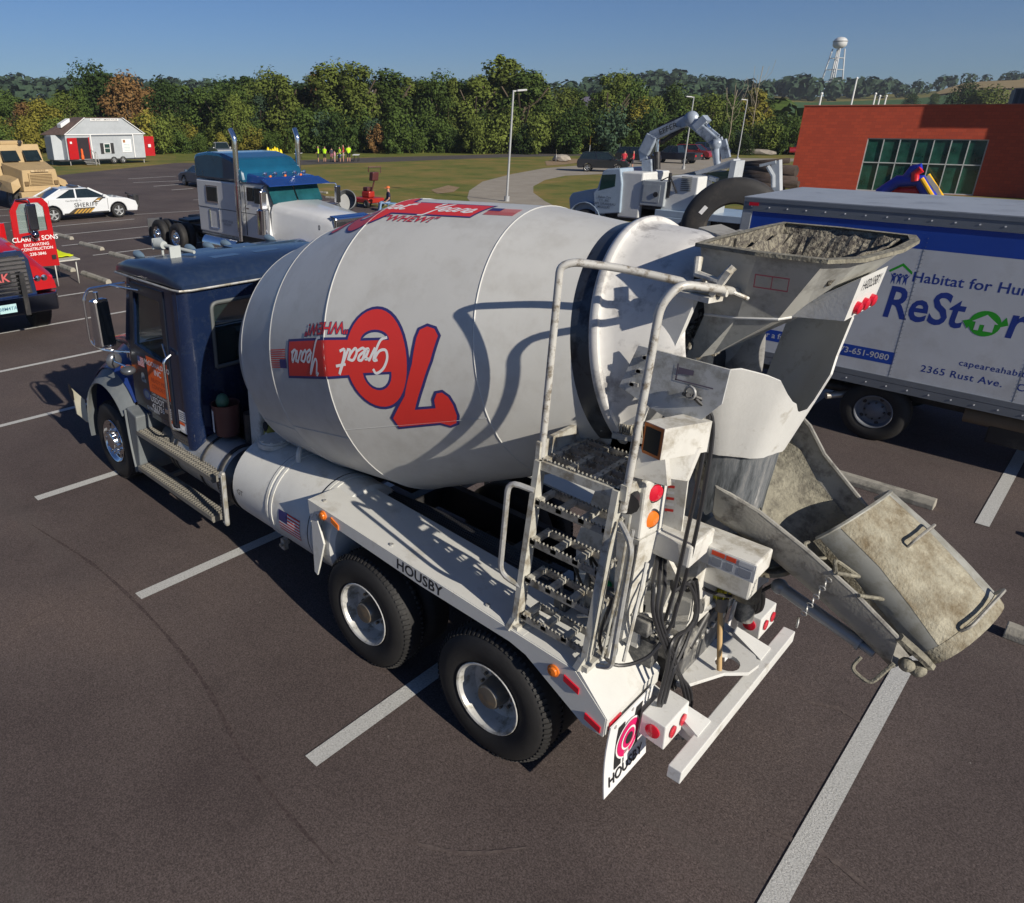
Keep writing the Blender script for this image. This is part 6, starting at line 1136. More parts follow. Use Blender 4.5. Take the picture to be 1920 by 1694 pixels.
# ================= tan armoured vehicle =================
ORG = Vector((-33, 12, 0)); TAN = M('tan_armour', (.42, .30, .15), .65, var=.1, dirt=(.28, .2, .11), dscale=1.5, dlo=.5, dhi=.75)
av = thing('armored_vehicle', 'tan sheriff armoured vehicle with sloped hood and two dark windscreens', 'armored vehicle', ORG)
yc = 12.05
t = MB(); t.hexa([(-38.5, yc-1.3, .95), (-33.1, yc-1.3, .95), (-33.1, yc+1.3, .95), (-38.5, yc+1.3, .95), (-38.5, yc-1.25, 3.05), (-33.9, yc-1.15, 3.18), (-33.9, yc+1.15, 3.18), (-38.5, yc+1.25, 3.05)], 0, .03)
t.hexa([(-33.2, yc-1.1, .95), (-31.0, yc-.95, .95), (-31.0, yc+.95, .95), (-33.2, yc+1.1, .95), (-33.2, yc-1.15, 2.3), (-31.1, yc-.85, 2.0), (-31.1, yc+.85, 2.0), (-33.2, yc+1.15, 2.3)], 0, .03); t.build('body', TAN, av)
t = MB(); t.box(-31.1, -30.95, yc-.6, yc+.6, 1.25, 1.85)
for k in range(7): t.box(-30.95, -30.92, yc-.55, yc+.55, 1.30+.075*k, 1.33+.075*k, 1)
t.build('grille', [TAN, M('tan_dark', (.16, .10, .04), .7)], av)
t = MB(); t.box(-31.0, -30.99, yc-.45, yc+.45, 1.90, 2.0); V, F = text2d('SHERIFF', .17, .01); art(t, V, F, plane((-30.985, yc, 1.94), (0, 1, 0), (0, 0, 1)), 1); t.build('name_plate', [M('tan_light', (.5, .38, .22), .6), M('tan_ink', (.2, .12, .05), .7)], av)
for s_ in (-1, 1):
    y = yc+s_*.56; t = MB(); t.hexa([(-33.16, y-.42, 2.36), (-33.12, y-.42, 2.36), (-33.12, y+.42, 2.36), (-33.16, y+.42, 2.36), (-33.62, y-.40, 2.88), (-33.58, y-.40, 2.88), (-33.58, y+.40, 2.88), (-33.62, y+.40, 2.88)]); t.build('windscreen', GLASS, av)
    t = MB(); t.hexa([(-33.3, yc+s_*1.05-.02, 1.5), (-31.2, yc+s_*1.0-.0, 1.2), (-31.0, yc+s_*1.5, .9), (-33.3, yc+s_*1.5, .95), (-33.3, yc+s_*1.05, 1.75), (-31.4, yc+s_*1.0, 1.6), (-31.4, yc+s_*1.4, 1.4), (-33.3, yc+s_*1.45, 1.5)]); t.build('fender', TAN, av)
    for x in (-32.1, -36.8): wheel(av, (x, yc+s_*1.15, .6), .6, .4, .3, 'disc', s_)
    t = MB(); t.box(-31.0, -30.93, yc+s_*.75-.1, yc+s_*.75+.1, 1.25, 1.45); t.build('headlight', M('tan_dark', (.16, .1, .04)), av)
t = MB(); t.box(-31.1, -30.7, yc-1.2, yc+1.2, .65, .95, 0, .03); t.build('bumper', TAN, av)
t = MB(); t.lathe((-33.7, yc+.15, 3.28), (1, 0, 0), [(-.12, .03), (0, .12), (.03, .1), (.04, .001)], 12); t.build('spot_lamp', BLACK, av)
t = MB(); t.box(-36, -34.5, yc-.6, yc+.6, 3.15, 3.35, 0, .05); t.tube([(-35, yc-.9, 3.15), (-35, yc-.9, 3.4), (-34, yc-.9, 3.4), (-34, yc-.9, 3.15)], .03); t.build('roof_hatch', TAN, av)
for (x, z) in ((-34.2, 1.2), (-35.0, 1.2)): t = MB(); t.box(x-.35, x+.35, yc-1.6, yc-1.3, z-.3, z+.35, 0, .05); t.build('stowage_box', TAN, av)
t = MB(); t.tube([(-33.2, yc-1.3, 2.6), (-33.0, yc-1.7, 2.6), (-33.0, yc-1.7, 1.6), (-32.6, yc-1.5, 1.3)], .035, 6); t.box(-33.05, -32.95, yc-1.85, yc-1.6, 1.9, 2.4); t.build('mirror_arm', M('dark_bronze', (.05, .04, .035), .5), av)
# ================= safety-house trailer =================
ORG = Vector((-70, 32.4, 0)); SID = noise_mat('grey_siding', [(.35, (.38, .41, .44)), (.65, (.46, .49, .52))], .6, .7, .05)
ht = thing('house_trailer', 'grey sided house-shaped trailer with open red doors and brown roof', 'trailer', ORG)
XF = -68.7
t = MB(); t.box(-71.6, XF, 28.2, 36.6, .55, 2.95)
t.prism([(28.2, 2.95), (36.6, 2.95), (34.4, 4.5), (30.4, 4.5)], 'x', -71.55, XF+.005)
for k in range(21): t.box(XF, XF+.02, 28.25, 36.55, .6+.115*k, .615+.115*k, 1)
for k in range(12): z = 3.05+.115*k; i = (z-2.95)/1.55*2.1; t.box(XF+.005, XF+.02, 28.3+i, 36.5-i, z, z+.015, 1)
t.box(-71.6, XF-1.1, 27.2, 28.2, .55, 2.9)
for k in range(20): t.box(-71.6, XF-1.1, 27.18, 27.2, .65+.11*k, .665+.11*k, 1)
t.build('wall', [SID, M('siding_shadow_gap', (.25, .27, .3), .8)], ht)
t = MB(); t.add([(-71.7, 26.9, 2.9), (XF+.1, 28.1, 2.93), (XF+.1, 30.4, 4.54), (-71.7, 30.4, 4.54), (-71.7, 26.9, 2.98), (XF+.1, 28.1, 3.0), (XF+.1, 30.4, 4.6), (-71.7, 30.4, 4.6)], [(0, 1, 2, 3), (4, 5, 6, 7), (0, 1, 5, 4), (3, 2, 6, 7), (1, 2, 6, 5), (0, 3, 7, 4)]); t.box(-71.7, XF+.05, 30.4, 34.4, 4.54, 4.6); t.add([(-71.7, 36.75, 2.9), (XF+.1, 36.75, 2.9), (XF+.1, 34.4, 4.54), (-71.7, 34.4, 4.54), (-71.7, 36.75, 2.98), (XF+.1, 36.75, 2.98), (XF+.1, 34.4, 4.6), (-71.7, 34.4, 4.6)], [(0, 1, 2, 3), (4, 5, 6, 7), (0, 1, 5, 4), (3, 2, 6, 7), (1, 2, 6, 5), (0, 3, 7, 4)])
rf = t.build('roof', M('brown_shingles', (.10, .065, .055), .9, var=.3, scale=3, bump=.4), ht); t = MB(); t.hexa([(-70.6, 28.3, 3.55), (-69.6, 28.3, 3.55), (-69.6, 29.3, 4.15), (-70.6, 29.3, 4.15), (-70.6, 28.3, 3.95), (-69.6, 28.3, 3.95), (-69.6, 29.3, 4.5), (-70.6, 29.3, 4.5)], 0, .05); t.build('roof_unit', LOGO_W, rf)
t = MB(); t.bar((XF+.11, 28.1, 2.95), (XF+.11, 30.4, 4.56), .06, .16, (1, 0, 0)); t.bar((XF+.11, 36.75, 2.95), (XF+.11, 34.4, 4.56), .06, .16, (1, 0, 0)); t.box(XF+.05, XF+.11, 28.1, 36.7, 2.92, 3.0); t.box(XF+.05, XF+.11, 30.7, 30.8, .6, 2.92); t.box(XF+.05, XF+.11, 35.3, 35.4, .6, 2.92); t.box(XF+.05, XF+.08, 30.8, 35.3, 2.80, 2.92, 1); t.build('trim', [LOGO_W, BXT], ht)
t = MB(); t.box(XF+.02, XF+.06, 31.0, 34.0, 4.25, 4.5); V, F = text2d('FIRE SAFETY SMOKE HOUSE', .22, .01); art(t, V, F, plane((XF+.065, 32.5, 4.37), (0, 1, 0), (0, 0, 1)), 1); t.build('roof_sign', [LOGO_W, INK], ht)
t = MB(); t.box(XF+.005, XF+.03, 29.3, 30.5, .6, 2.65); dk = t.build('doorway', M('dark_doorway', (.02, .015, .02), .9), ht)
t = MB(); t.hexa([(XF+.03, 29.28, .6), (XF+.08, 29.3, .6), (XF+.25, 28.3, .6), (XF+.2, 28.27, .6), (XF+.03, 29.28, 2.65), (XF+.08, 29.3, 2.65), (XF+.25, 28.3, 2.65), (XF+.2, 28.27, 2.65)]); t.box(XF+.24, XF+.27, 28.5, 28.7, 2.1, 2.3, 1); t.build('red_door', [REDP, LOGO_W], ht)
t = MB(); t.box(XF+.03, XF+.06, 30.5, 30.62, .6, 2.7); t.build('door_jamb', REDP, ht)
t = MB(); t.hexa([(XF-.2, 36.65, .7), (XF-.15, 36.65, .7), (XF+.3, 37.6, .7), (XF+.25, 37.6, .7), (XF-.2, 36.65, 2.7), (XF-.15, 36.65, 2.7), (XF+.3, 37.6, 2.7), (XF+.25, 37.6, 2.7)]); t.box(XF+.1, XF+.2, 36.95, 37.25, 1.6, 1.9, 1); t.build('red_door', [REDP, LOGO_W], ht)
t = MB(); t.box(XF+.02, XF+.06, 32.05, 32.75, 1.1, 2.05); t.box(XF+.06, XF+.07, 32.12, 32.68, 1.15, 1.57, 1); t.box(XF+.06, XF+.07, 32.12, 32.68, 1.62, 2.0, 1); wn = t.build('window', [LOGO_W, GLASSG], ht)
for y in (31.68, 32.8): t = MB(); t.box(XF+.02, XF+.06, y, y+.33, 1.05, 2.1); t.build('shutter', INK, wn)
t = MB(); t.box(XF+.02, XF+.05, 34.05, 35.1, 1.15, 2.45); t.box(XF+.05, XF+.055, 34.2, 34.45, 2.1, 2.38, 1)
for k in range(5): t.box(XF+.05, XF+.055, 34.25, 34.9, 1.3+.15*k, 1.34+.15*k, 2)
t.build('notice_board', [LOGO_W, M('brown_emblem', (.3, .12, .04), .6), M('faded_text', (.25, .4, .42), .6)], ht)
t = MB(); t.box(-71.4, XF, 28.2, 36.6, .42, .55); t.box(-71.4, XF, 27.3, 28.2, .42, .55); t.build('chassis', BLACK, ht)
for y in (33.0, 34.0):
    ORG = Vector((XF-.1, y, .4)); t = wheel(ht, (XF-.1, y, .4), .4, .22, .2, 'car', -1); t.location = (XF-.1+70, y-32.4, .4); t.rotation_euler = (0, 0, R(90))
ORG = Vector((-70, 32.4, 0))
t = MB()
for k in range(3): t.box(XF+.25+.3*k, XF+.5+.3*k, 29.6, 30.9, .38-.13*k, .42-.13*k)
t.tube([(XF+.2, 30.95, 0), (XF+.2, 30.95, 1.3), (XF+.6, 30.95, 1.2), (XF+1.0, 30.95, 0)], .03, 6, fillet=.2); t.tube([(XF+.1, 30.6, .5), (XF+.1, 30.6, 1.5), (XF+.9, 30.6, 1.2), (XF+1.0, 30.6, 0)], .03, 6, fillet=.2); t.build('steps', STEEL, ht)
t = MB(); t.cyl((-71.0, 27.4, 0), (-71.0, 27.4, .5), .05); t.cyl((XF-.1, 36.4, 0), (XF-.1, 36.4, .5), .05); t.cyl((XF-.1, 28.4, 0), (XF-.1, 28.4, .5), .05); t.build('jack_leg', STEEL, ht)
ORG = Vector((0, 0, 0))
t = MB(); t.lathe((XF+.1, 29.65, .58), (0, 0, 1), [(0, .001), (0, .14), (.3, .16), (.5, .1), (.7, .12), (1.0, .09), (1.05, .001)], 12); tag(t.build('traffic_cone', ORANGE), 'orange cone figure standing just inside the trailer doorway', 'cone')
# ================= tyre service crane truck =================
ORG = Vector((-3, 26.5, 0)); SVB = M('service_blue_white', (.30, .38, .47), .35, var=.08, coat=.3); SVW = M('service_white', (.60, .61, .60), .4, var=.05)
sv_ = thing('crane_truck', 'pale blue service truck with a knuckle crane folded over its bed', 'service truck', ORG)
yn = 25.4; yf = 27.8; q = lambda x, y: pt(x, y, 'y', yn); k_ = 1.21
def LZ(px, py, y=yn): v = pt(px, py, 'y', y); return (v.x, v.z)
cabp = [LZ(1115, 402), LZ(1112, 362), LZ(1120, 352), LZ(1130, 322), LZ(1139, 317), LZ(1163, 316), LZ(1166, 345), LZ(1162, 400)]
t = MB(); t.prism(cabp, 'y', yn, yf, 0, .04); x1, z1 = LZ(1166, 320); t.box(x1-.05, x1+.9, yn+.1, yf-.1, .8, z1-.05, 1, .06); cb_ = t.build('cab', [SVB, SVW], sv_)
t = MB(); a = LZ(1124, 357); b = LZ(1129, 328); c = LZ(1155, 327); d = LZ(1153, 350); t.prism([a, b, c, d], 'y', yn-.01, yn+.0); 
t.box(x1+.851, x1+.86, yn+.35, yf-.35, 2.0, 2.45); t.build('window', GLASSG, sv_)
hp = [LZ(1062, 398), LZ(1060, 372), LZ(1066, 363), LZ(1090, 358), LZ(1115, 354), LZ(1116, 398)]; t = MB(); t.prism(hp, 'y', yn+.25, yf-.25, 0, .06); t.build('hood', SVB, sv_)
t = MB(); hx, hz = LZ(1095, 400); t.sheet([[(hx-.85*math.cos(R(175-170*k/10)), yn-.02+.16*j, .35+.95*math.sin(R(175-170*k/10))) for j in range(4)] for k in range(11)], .03); t.build('fender', SVB, sv_)
wheel(sv_, (hx, yn+.15, .5), .5, .28, .28, 'disc', -1); wheel(sv_, (hx+4.6, yn+.15, .5), .5, .5, .28, 'disc', -1); wheel(sv_, (hx, yf-.15, .5), .5, .28, .28, 'disc', 1); wheel(sv_, (hx+4.6, yf-.15, .5), .5, .5, .28, 'disc', 1)
f = plane(pt(1133, 375, 'y', yn-.012), (1, 0, 0), (0, 0, 1)); t = MB()
for k, s_ in enumerate(('Raben Tire', 'CO. INC', 'CAPE GIRARDEAU', 'MISSOURI')): V, F = text2d(s_, .13, .006); art(t, V, F, f, 0, 0, 0, .1-.13*k)
t.build('door_lettering', [M('ink_blue', (.03, .05, .1), .5)], cb_)
bx0, bz0 = LZ(1232, 398); bx1, bz1 = LZ(1292, 398); zc = LZ(1250, 330)[1]
t = MB(); t.hexa([(bx0, yn+.2, 1.2), (bx1+.1, yn+.2, 1.2), (bx1+.1, yn+1.6, 1.2), (bx0, yn+1.6, 1.2), (bx0+.25, yn+.25, zc), (bx1+.05, yn+.25, zc), (bx1+.05, yn+1.5, zc), (bx0+.25, yn+1.5, zc)], 0, .04)
for k in range(8): zz = 2.0+.07*k; t.box(bx0+.7, bx0+1.1, yn+.19, yn+.23, zz, zz+.02, 1)
t.box(bx0+.2, bx0+.3, yn+.15, yn+.23, 1.7, 2.3, 1); t.build('compressor', [SVW, INK], sv_)
t = MB(); t.box(x1+.9, x1+1.0+.9, yn+.05, yn+.8, 1.35, 2.3, 0, .03); t.box(x1+1.0, x1+1.7, yn+.035, yn+.05, 1.5, 2.15); t.cyl((x1+1.55, yn+.0, 1.8), (x1+1.55, yn+.05, 1.8), .1, n=10, m=1); t.build('tool_box', [M('tool_box_grey', (.33, .36, .38), .4), BLACK], sv_); t = MB(); t.box(bx1, bx1+.9, yn+.1, yn+1.0, 1.2, 1.9, 0, .03); t.build('tool_box', M('tool_box_grey', (.33, .36, .38)), sv_)
t = MB(); t.box(x1+.6, x1+1.8, yn+.3, yn+.6, .95, 1.3); t.build('battery_box', BLACK, sv_); t = MB(); t.cyl((x1+1.9, yn+.3, 1.2), (x1+1.9, yn+.3, 2.6), .06); t.build('post', BLACK, sv_); t = MB(); t.tube([(x1+1.6, yn+.2, 2.3), (x1+2.0, yn+.1, 2.5), (x1+2.3, yn+.2, 1.9)], .03, 6); t.build('hose', BLACK, sv_)
t = MB(); t.box(bx0-.1, bx0+5.2, yn, yf, 1.0, 1.25, 0, .02); t.box(bx0-.1, bx0+2.0, yn-.02, yn+.4, .5, 1.0, 0, .02); t.build('bed', SVB, sv_)
t = MB(); t.box(hx-.6, bx0+5, yn+.7, yf-.7, .6, .95); t.box(x1-.2, bx0, yn+.3, yf-.3, .7, 1.2); t.build('chassis', BLACK, sv_)
CRW = M('crane_grey_blue', (.32, .37, .44), .35, .1, var=.25, scale=2, dirt=(.10, .12, .15), dscale=1.5, dlo=.52, dhi=.62); 
ya = 26.6; Q = lambda x, y: pt(x, y, 'y', ya)
t = MB(); t.bar(Q(1222, 412), Q(1216, 300), .42, .42, (0, 1, 0), 0, .03); t.bar(Q(1210, 300), Q(1207, 282), .3, .3, (0, 1, 0)); t.build('crane_column', CRW, sv_)
t = MB(); t.bar(Q(1209, 288), Q(1226, 254), .48, .40, (0, 1, 0), 0, .04); t.bar(Q(1222, 257), Q(1298, 223), .40, .34, (0, 1, 0), 0, .04); V, F = text2d('EFFER', .30, .004); 
d_ = (Q(1298, 224)-Q(1224, 258)).normalized(); u_ = Vector((-d_.z, 0, d_.x)); art(t, V, F, plane(Q(1258, 242)+Vector((0, -.245, 0)), d_, u_), 1); t.tube([Q(1230, 246)-Vector((0, .1, 0)), Q(1250, 232), Q(1280, 218), Q(1300, 214), Q(1312, 224)], .05, 6, 1); t.build('crane_boom', [CRW, INK], sv_)
t = MB(); t.bar(Q(1294, 224), Q(1342, 266), .36, .34, (0, 1, 0), 0, .04); t.bar(Q(1306, 222), Q(1348, 256), .10, .1, (0, 1, 0)); t.ball(Q(1296, 224), .30, 0, 10, (1, .8, 1)); t.bar(Q(1312, 226), Q(1320, 236), .5, .42, (0, 1, 0)); t.build('crane_outer_boom', CRW, sv_)
t = MB(); t.cyl(Q(1232, 318), Q(1232, 285), .13, n=12, m=1); t.cyl(Q(1232, 285), Q(1234, 262), .07, n=12); t.build('lift_ram', [CHROME, BLACK], sv_); t = MB(); t.cyl(Q(1240, 268), Q(1282, 240), .09, n=10); t.build('boom_ram', BLACK, sv_); t = MB(); t.cyl(Q(1318, 222), Q(1338, 252), .06, n=8); t.build('outer_ram', CHROME, sv_)
t = MB(); t.cyl(Q(1341, 262), Q(1345, 310), .2, .12, n=12); t.bar(Q(1350, 258), Q(1358, 298), .14, .14, (0, 1, 0)); t.bar(Q(1358, 262), Q(1366, 296), .14, .14, (0, 1, 0)); t.ball(Q(1343, 270), .25); t.build('gripper_head', CRW, sv_)
t = MB(); t.hexa([Q(1310, 328)-Vector((0, .2, 0)), Q(1382, 312)-Vector((0, .2, 0)), Q(1382, 312)+Vector((0, .4, 0)), Q(1310, 328)+Vector((0, .4, 0)), Q(1306, 322)-Vector((0, .2, 0)), Q(1380, 298)-Vector((0, .2, 0)), Q(1380, 298)+Vector((0, .4, 0)), Q(1306, 322)+Vector((0, .4, 0))], 0, .02); t.box(Q(1382, 300).x-.1, Q(1382, 300).x+.1, ya-.3, ya+.5, 2.4, 3.1); t.build('gripper_beam', M('crane_pale', (.42, .45, .48), .4), sv_)
t = MB(); t.bar(Q(1276, 345), Q(1284, 430), .34, .16, (0, 1, 0)); t.bar(Q(1272, 335), Q(1320, 330), .16, .3, (0, 1, 0)); t.bar(Q(1320, 330), Q(1345, 338), .14, .24, (0, 1, 0)); t.tube([Q(1280, 338)-Vector((0, .25, 0)), Q(1283, 375)-Vector((0, .25, 0)), Q(1290, 428)-Vector((0, .25, 0))], .05, 6); t.build('rear_frame', CRW, sv_)
Qg = lambda x, y: pt(x, y, 'y', 27.6)
t = MB(); t.hexa([Qg(1448, 362), Qg(1462, 362), Qg(1462, 362)+Vector((0, .3, 0)), Qg(1448, 362)+Vector((0, .3, 0)), Qg(1446, 308), Qg(1461, 300), Qg(1461, 300)+Vector((0, .3, 0)), Qg(1446, 308)+Vector((0, .3, 0))]); t.bar(Qg(1455, 304), Qg(1425, 311), .1, .1, (0, 1, 0)); t.tube([Qg(1440, 312), Qg(1450, 330), Qg(1450, 352)], .08, 6); t.bar(Qg(1455, 362), Qg(1462, 410), .3, .3, (0, 1, 0)); t.build('gooseneck', M('crane_pale', (.42, .45, .48)), sv_)
ORG = Vector((0, 0, 0))
# giant tyre
c = Vector((1.45, 20.7, 1.46)); ax = Vector((.35, -.94, 0)); t = MB(); t.lathe(c-ax*.35, ax, [(0, .78), (-.02, .95), (.0, 1.25), (.06, 1.40), (.15, 1.46), (.55, 1.46), (.64, 1.40), (.7, 1.25), (.72, .95), (.7, .78), (.6, .72), (.1, .72), (0, .78)], 56)
sd_ = Vector((.94, .35, 0)); 
art(t, *rect(.12, .26), plane(c+ax*.375+(-sd_*.86+Vector((0, 0, .52)))*1.0, sd_, (0, 0, 1)), 1, rot=-.6)
tag(t.build('giant_tyre', [M('big_tyre_rubber', (.028, .027, .027), .7, var=.2, dirt=(.05, .045, .04), dscale=2), LOGO_W]), 'giant black earthmover tyre standing behind the white box truck', 'tyre')
# dark log pile
t = MB(); rg = random.Random(9)
for k in range(12): a = pt(1388+rg.uniform(-6, 10), 345-3.2*k+rg.uniform(-2, 2), 'y', 44+k*.2); t.cyl(a, a+Vector((3.0+rg.uniform(-.8, .6), rg.uniform(-.4, .4), rg.uniform(-.1, .3))), rg.uniform(.14, .3), n=8)
tag(t.build('log_pile', M('dark_log', (.05, .035, .028), .9, var=.5, scale=2, bump=.5)), 'dark pile of logs lying between the crane truck and red building', 'log pile')
# ================= red building =================
ORG = Vector((-8.95, 56, 0))
bd = thing('red_building', 'flat-roofed red brick building with a tall green-glazed window wall', 'building', ORG, R(12))
def brick():
    m, n, L, b = nodes_mat('red_brick'); tc = n.new('ShaderNodeTexCoord'); mp = n.new('ShaderNodeMapping'); mp.inputs['Rotation'].default_value = (R(90), 0, 0); L.new(tc.outputs['Object'], mp.inputs['Vector'])
    k = n.new('ShaderNodeTexBrick'); k.inputs['Scale'].default_value = 1; k.inputs['Brick Width'].default_value = .4; k.inputs['Row Height'].default_value = .2; k.inputs['Mortar Size'].default_value = .008
    k.inputs['Color1'].default_value = (.42, .055, .02, 1); k.inputs['Color2'].default_value = (.34, .042, .016, 1); k.inputs['Mortar'].default_value = (.24, .04, .02, 1); L.new(mp.outputs['Vector'], k.inputs['Vector']); L.new(k.outputs['Color'], b.inputs['Base Color']); b.inputs['Roughness'].default_value = .8; return m
BR = brick()
t = MB(); V, F = tri2([(-8.95, -.1), (9, -.1), (9, 5.38), (-8.95, 5.38)], [[(-4.78, .02), (1.72, .02), (1.72, 3.38), (-4.78, 3.38)]])
n = len(V); Pp = [(a, 56, b) for a, b in V]+[(a, 56.35, b) for a, b in V]; Fs = list(F)+[tuple(i+n for i in f[::-1]) for f in F]
for lo, hi in ((0, 4), (4, 8)):
    for i in range(lo, hi): j = i+1 if i+1 < hi else lo; Fs.append((i, j, j+n, i+n))
t.add(Pp, Fs); t.box(-8.95, -8.6, 56.351, 70, -.1, 5.38); t.box(9.001, 24, 56.36, 70, -.1, 8); t.box(8.35, 24, 53.6, 55.95, -.1, 8.1); t.box(5.35, 24, 53.4, 55.95, 8.15, 13)  # last two boxes: unseen wing and overhang, added and shaped to shade the facade
t.build('wall', BR, bd)
t = MB(); t.box(-8.6, 9, 56.35, 70, 5.15, 5.25); t.box(-9.0, 9, 55.95, 56.4, 5.381, 5.44, 1); t.build('roof', [M('roof_membrane', (.25, .25, .25), .8), M('coping', (.30, .08, .05), .5)], bd)
t = MB(); t.box(2.5, 7.0, 59, 62, 5.26, 6.35)
for k in range(16): t.box(2.5+.28*k, 2.6+.28*k, 58.95, 59, 5.3, 6.3, 1)
t.build('rooftop_unit', [M('unit_dark', (.05, .055, .07), .5), M('unit_slat', (.09, .10, .12), .5)], bd)
wn = MB(); wn.box(-4.78, 1.72, 56.15, 56.17, .02, 3.38); wn = wn.build('window', M('green_tint_glass', (.012, .06, .045), .06, var=.7, scale=.9, spec=.9), bd)
t = MB()
for k in range(8): x = -4.75+.92*k; t.box(x-.03, x+.03, 56.05, 56.149, .02, 3.38)
for z in (.05, 1.85, 3.35): t.box(-4.78, 1.72, 56.04, 56.148, z-.03, z+.03)
t.build('window_frame', M('mullion_grey', (.42, .45, .45), .4), wn)
# inflatable slide
ORG = Vector((0, 53, 0)); PVB = M('pvc_blue', (.01, .03, .42), .35, var=.05); PVR = M('pvc_red', (.6, .01, .02), .35); PVY = M('pvc_yellow', (.75, .42, .01), .4)
sl_ = thing('inflatable_slide', 'blue red and yellow inflatable slide in front of the big window', 'inflatable', ORG)
S = lambda x, y, v=52.5: pt(x, y, 'y', v)
t = MB(); t.tube([S(1640, 395), S(1653, 360), S(1684, 340), S(1725, 339), S(1745, 372), S(1752, 395)], .36, 12); t.build('side_tube', PVB, sl_)
t = MB(); t.tube([S(1668, 395, 52.9), S(1675, 358, 52.9), S(1718, 358, 52.9), S(1726, 395, 52.9)], .36, 12); t.bar(S(1697, 395, 53), S(1697, 352, 53), 1.1, .3, (0, 1, 0)); t.build('inner_panel', PVR, sl_)
t = MB(); t.tube([S(1706, 345), S(1703, 330), S(1712, 319), S(1728, 316)], .30, 12); t.build('arch_tube', PVB, sl_)
t = MB(); t.tube([S(1716, 340, 52.2), S(1716, 326, 52.2), S(1728, 318, 52.2)], .22, 10); t.build('red_arch', PVR, sl_)
t = MB(); t.tube([S(1728, 335, 52.2), S(1752, 375, 52.2), S(1760, 395, 52.2)], .12, 8); t.tube([S(1740, 328, 53.6), S(1768, 372, 53.6), S(1776, 392, 53.6)], .12, 8); t.build('slide_rail', PVY, sl_)
t = MB(); t.sheet([[S(1732, 333, 52.4), S(1741, 329, 53.6)], [S(1748, 355, 52.4), S(1758, 352, 53.6)], [S(1762, 392, 52.4), S(1774, 390, 53.6)]], .05); t.build('slide_bed', M('pvc_grey', (.12, .12, .13), .5), sl_)
ORG = Vector((0, 0, 0))
q = S(1587, 362, 50); t = MB(); t.ball((q.x, q.y, .55), .6, 0, 12, (1.3, 1, .6)); 
# ================= street furniture =================
POLE = M('pole_grey', (.40, .41, .42), .45, .3)
for i, (px, py, h, sd, lb) in enumerate(((950, 378, 6.0, 1, 'tall grey lamp post rising behind the top of the mixer drum'), (1281, 318, 6.5, -1, 'grey lamp post seen through the crane arm'), (1382, 300, 6.7, -1, 'grey lamp post just right of the crane gripper'))):
    q = pt(px, py); o = thing('street_lamp', lb, 'lamp post', (q.x, q.y, 0), 0, 'parking lot lamp posts'); t = MB(); t.cyl((0, 0, 0), (0, 0, h), .075, .055, n=10); t.cyl((0, 0, 0), (0, 0, .3), .16, n=12); t.build('pole', POLE, o)
    d = Vector((CR.x, CR.y, 0)).normalized()*sd; t = MB(); t.bar((0, 0, h-.04), d*.25+Vector((0, 0, h-.03)), .07, .07); t.bar(d*.2+Vector((0, 0, h-.02)), d*.75+Vector((0, 0, h+.02)), .24, .1, bev=.03); t.build('lamp_head', M('lamp_head_white', (.55, .56, .57), .4), o)
for nm, px, py, h, w_, hh, col, lb, cat in (('marker_post', 1104, 298, 1.6, .1, 1.0, (.6, .35, .02), 'yellow marker post standing in the verge left of the crane', 'post'), ('road_sign', 1160, 297, 1.3, .35, .45, (.4, .42, .4), 'small grey road sign on a thin post beyond the path', 'sign'), ('marker_stake', 1042, 305, .9, .08, .5, (.5, .45, .35), 'short pale stake by the bare dirt patch', 'post')):
    q = pt(px, py); o = thing(nm, lb, cat, (q.x, q.y, 0), R(-46)); t = MB(); t.cyl((0, 0, 0), (0, 0, h), .03, n=6); t.build('post', POLE, o); t = MB(); t.box(-w_/2, w_/2, -.03, -.02, h-.1, h+hh, 0); t.build('sign_board' if 'sign' in nm else 'marker', M('sign_'+nm, col, .6), o)
q = pt(1062, 300); 
for k, (px, lb) in enumerate(((1052, 'pale rock at the culvert left of the black SUV'), (1419, 'long pale stone block on the verge right of the crane'))):
    q = pt(px, 303 if k == 0 else 291); t = MB(); bm = bmesh.new(); bmesh.ops.create_icosphere(bm, subdivisions=2, radius=1); rr_ = random.Random(k)
    for v in bm.verts: v.co = Vector((v.co.x*(1.2 if k == 0 else 2.6), v.co.y*.8, max(-.2, v.co.z)*.6))*rr_.uniform(.85, 1.1)
    t.addbm(bm); o = t.build('boulder', M('pale_rock', (.35, .31, .26), .9, var=.3)); o.location = (q.x, q.y, .2); tag(o, lb, 'rock')
# far flag pole, lamps behind the roof
for px, y0, y1, dist, lb, fl_ in ((1531, 200, 178, 90, 'short white pole peeking over the left end of the red roof', 0), (1590, 200, 152, 100, 'white flagpole with hanging flag behind the red building', 1), (1631, 200, 178, 100, 'leftmost of the three white poles behind the red roof', 0), (1640, 200, 182, 105, 'middle one of the three white poles behind the red roof', 0), (1652, 200, 182, 105, 'rightmost of the three white poles behind the red roof', 0)):
    q = far(px, dist); h = zat(y1, dist); o = thing('flagpole' if fl_ else 'pole', lb, 'flagpole' if fl_ else 'pole', (q.x, q.y, 0)); t = MB(); t.cyl((0, 0, 0), (0, 0, h), .13, .09, n=8); t.ball((0, 0, h), .15); t.build('shaft', LOGO_W, o)
    if fl_:
        t = MB(); d = Vector((-CR.x, -CR.y, 0)).normalized(); G = [[tuple(d*(.12+.16*j+.05*math.sin(i*1.3+j))+Vector((.1*math.sin(i+j), 0, h-3.3-.38*i))) for j in range(4)] for i in range(6)]
        t.sheet(G, .02); t.build('flag', M('flag_cloth', (.45, .12, .14), .8, var=.8, scale=2), o)
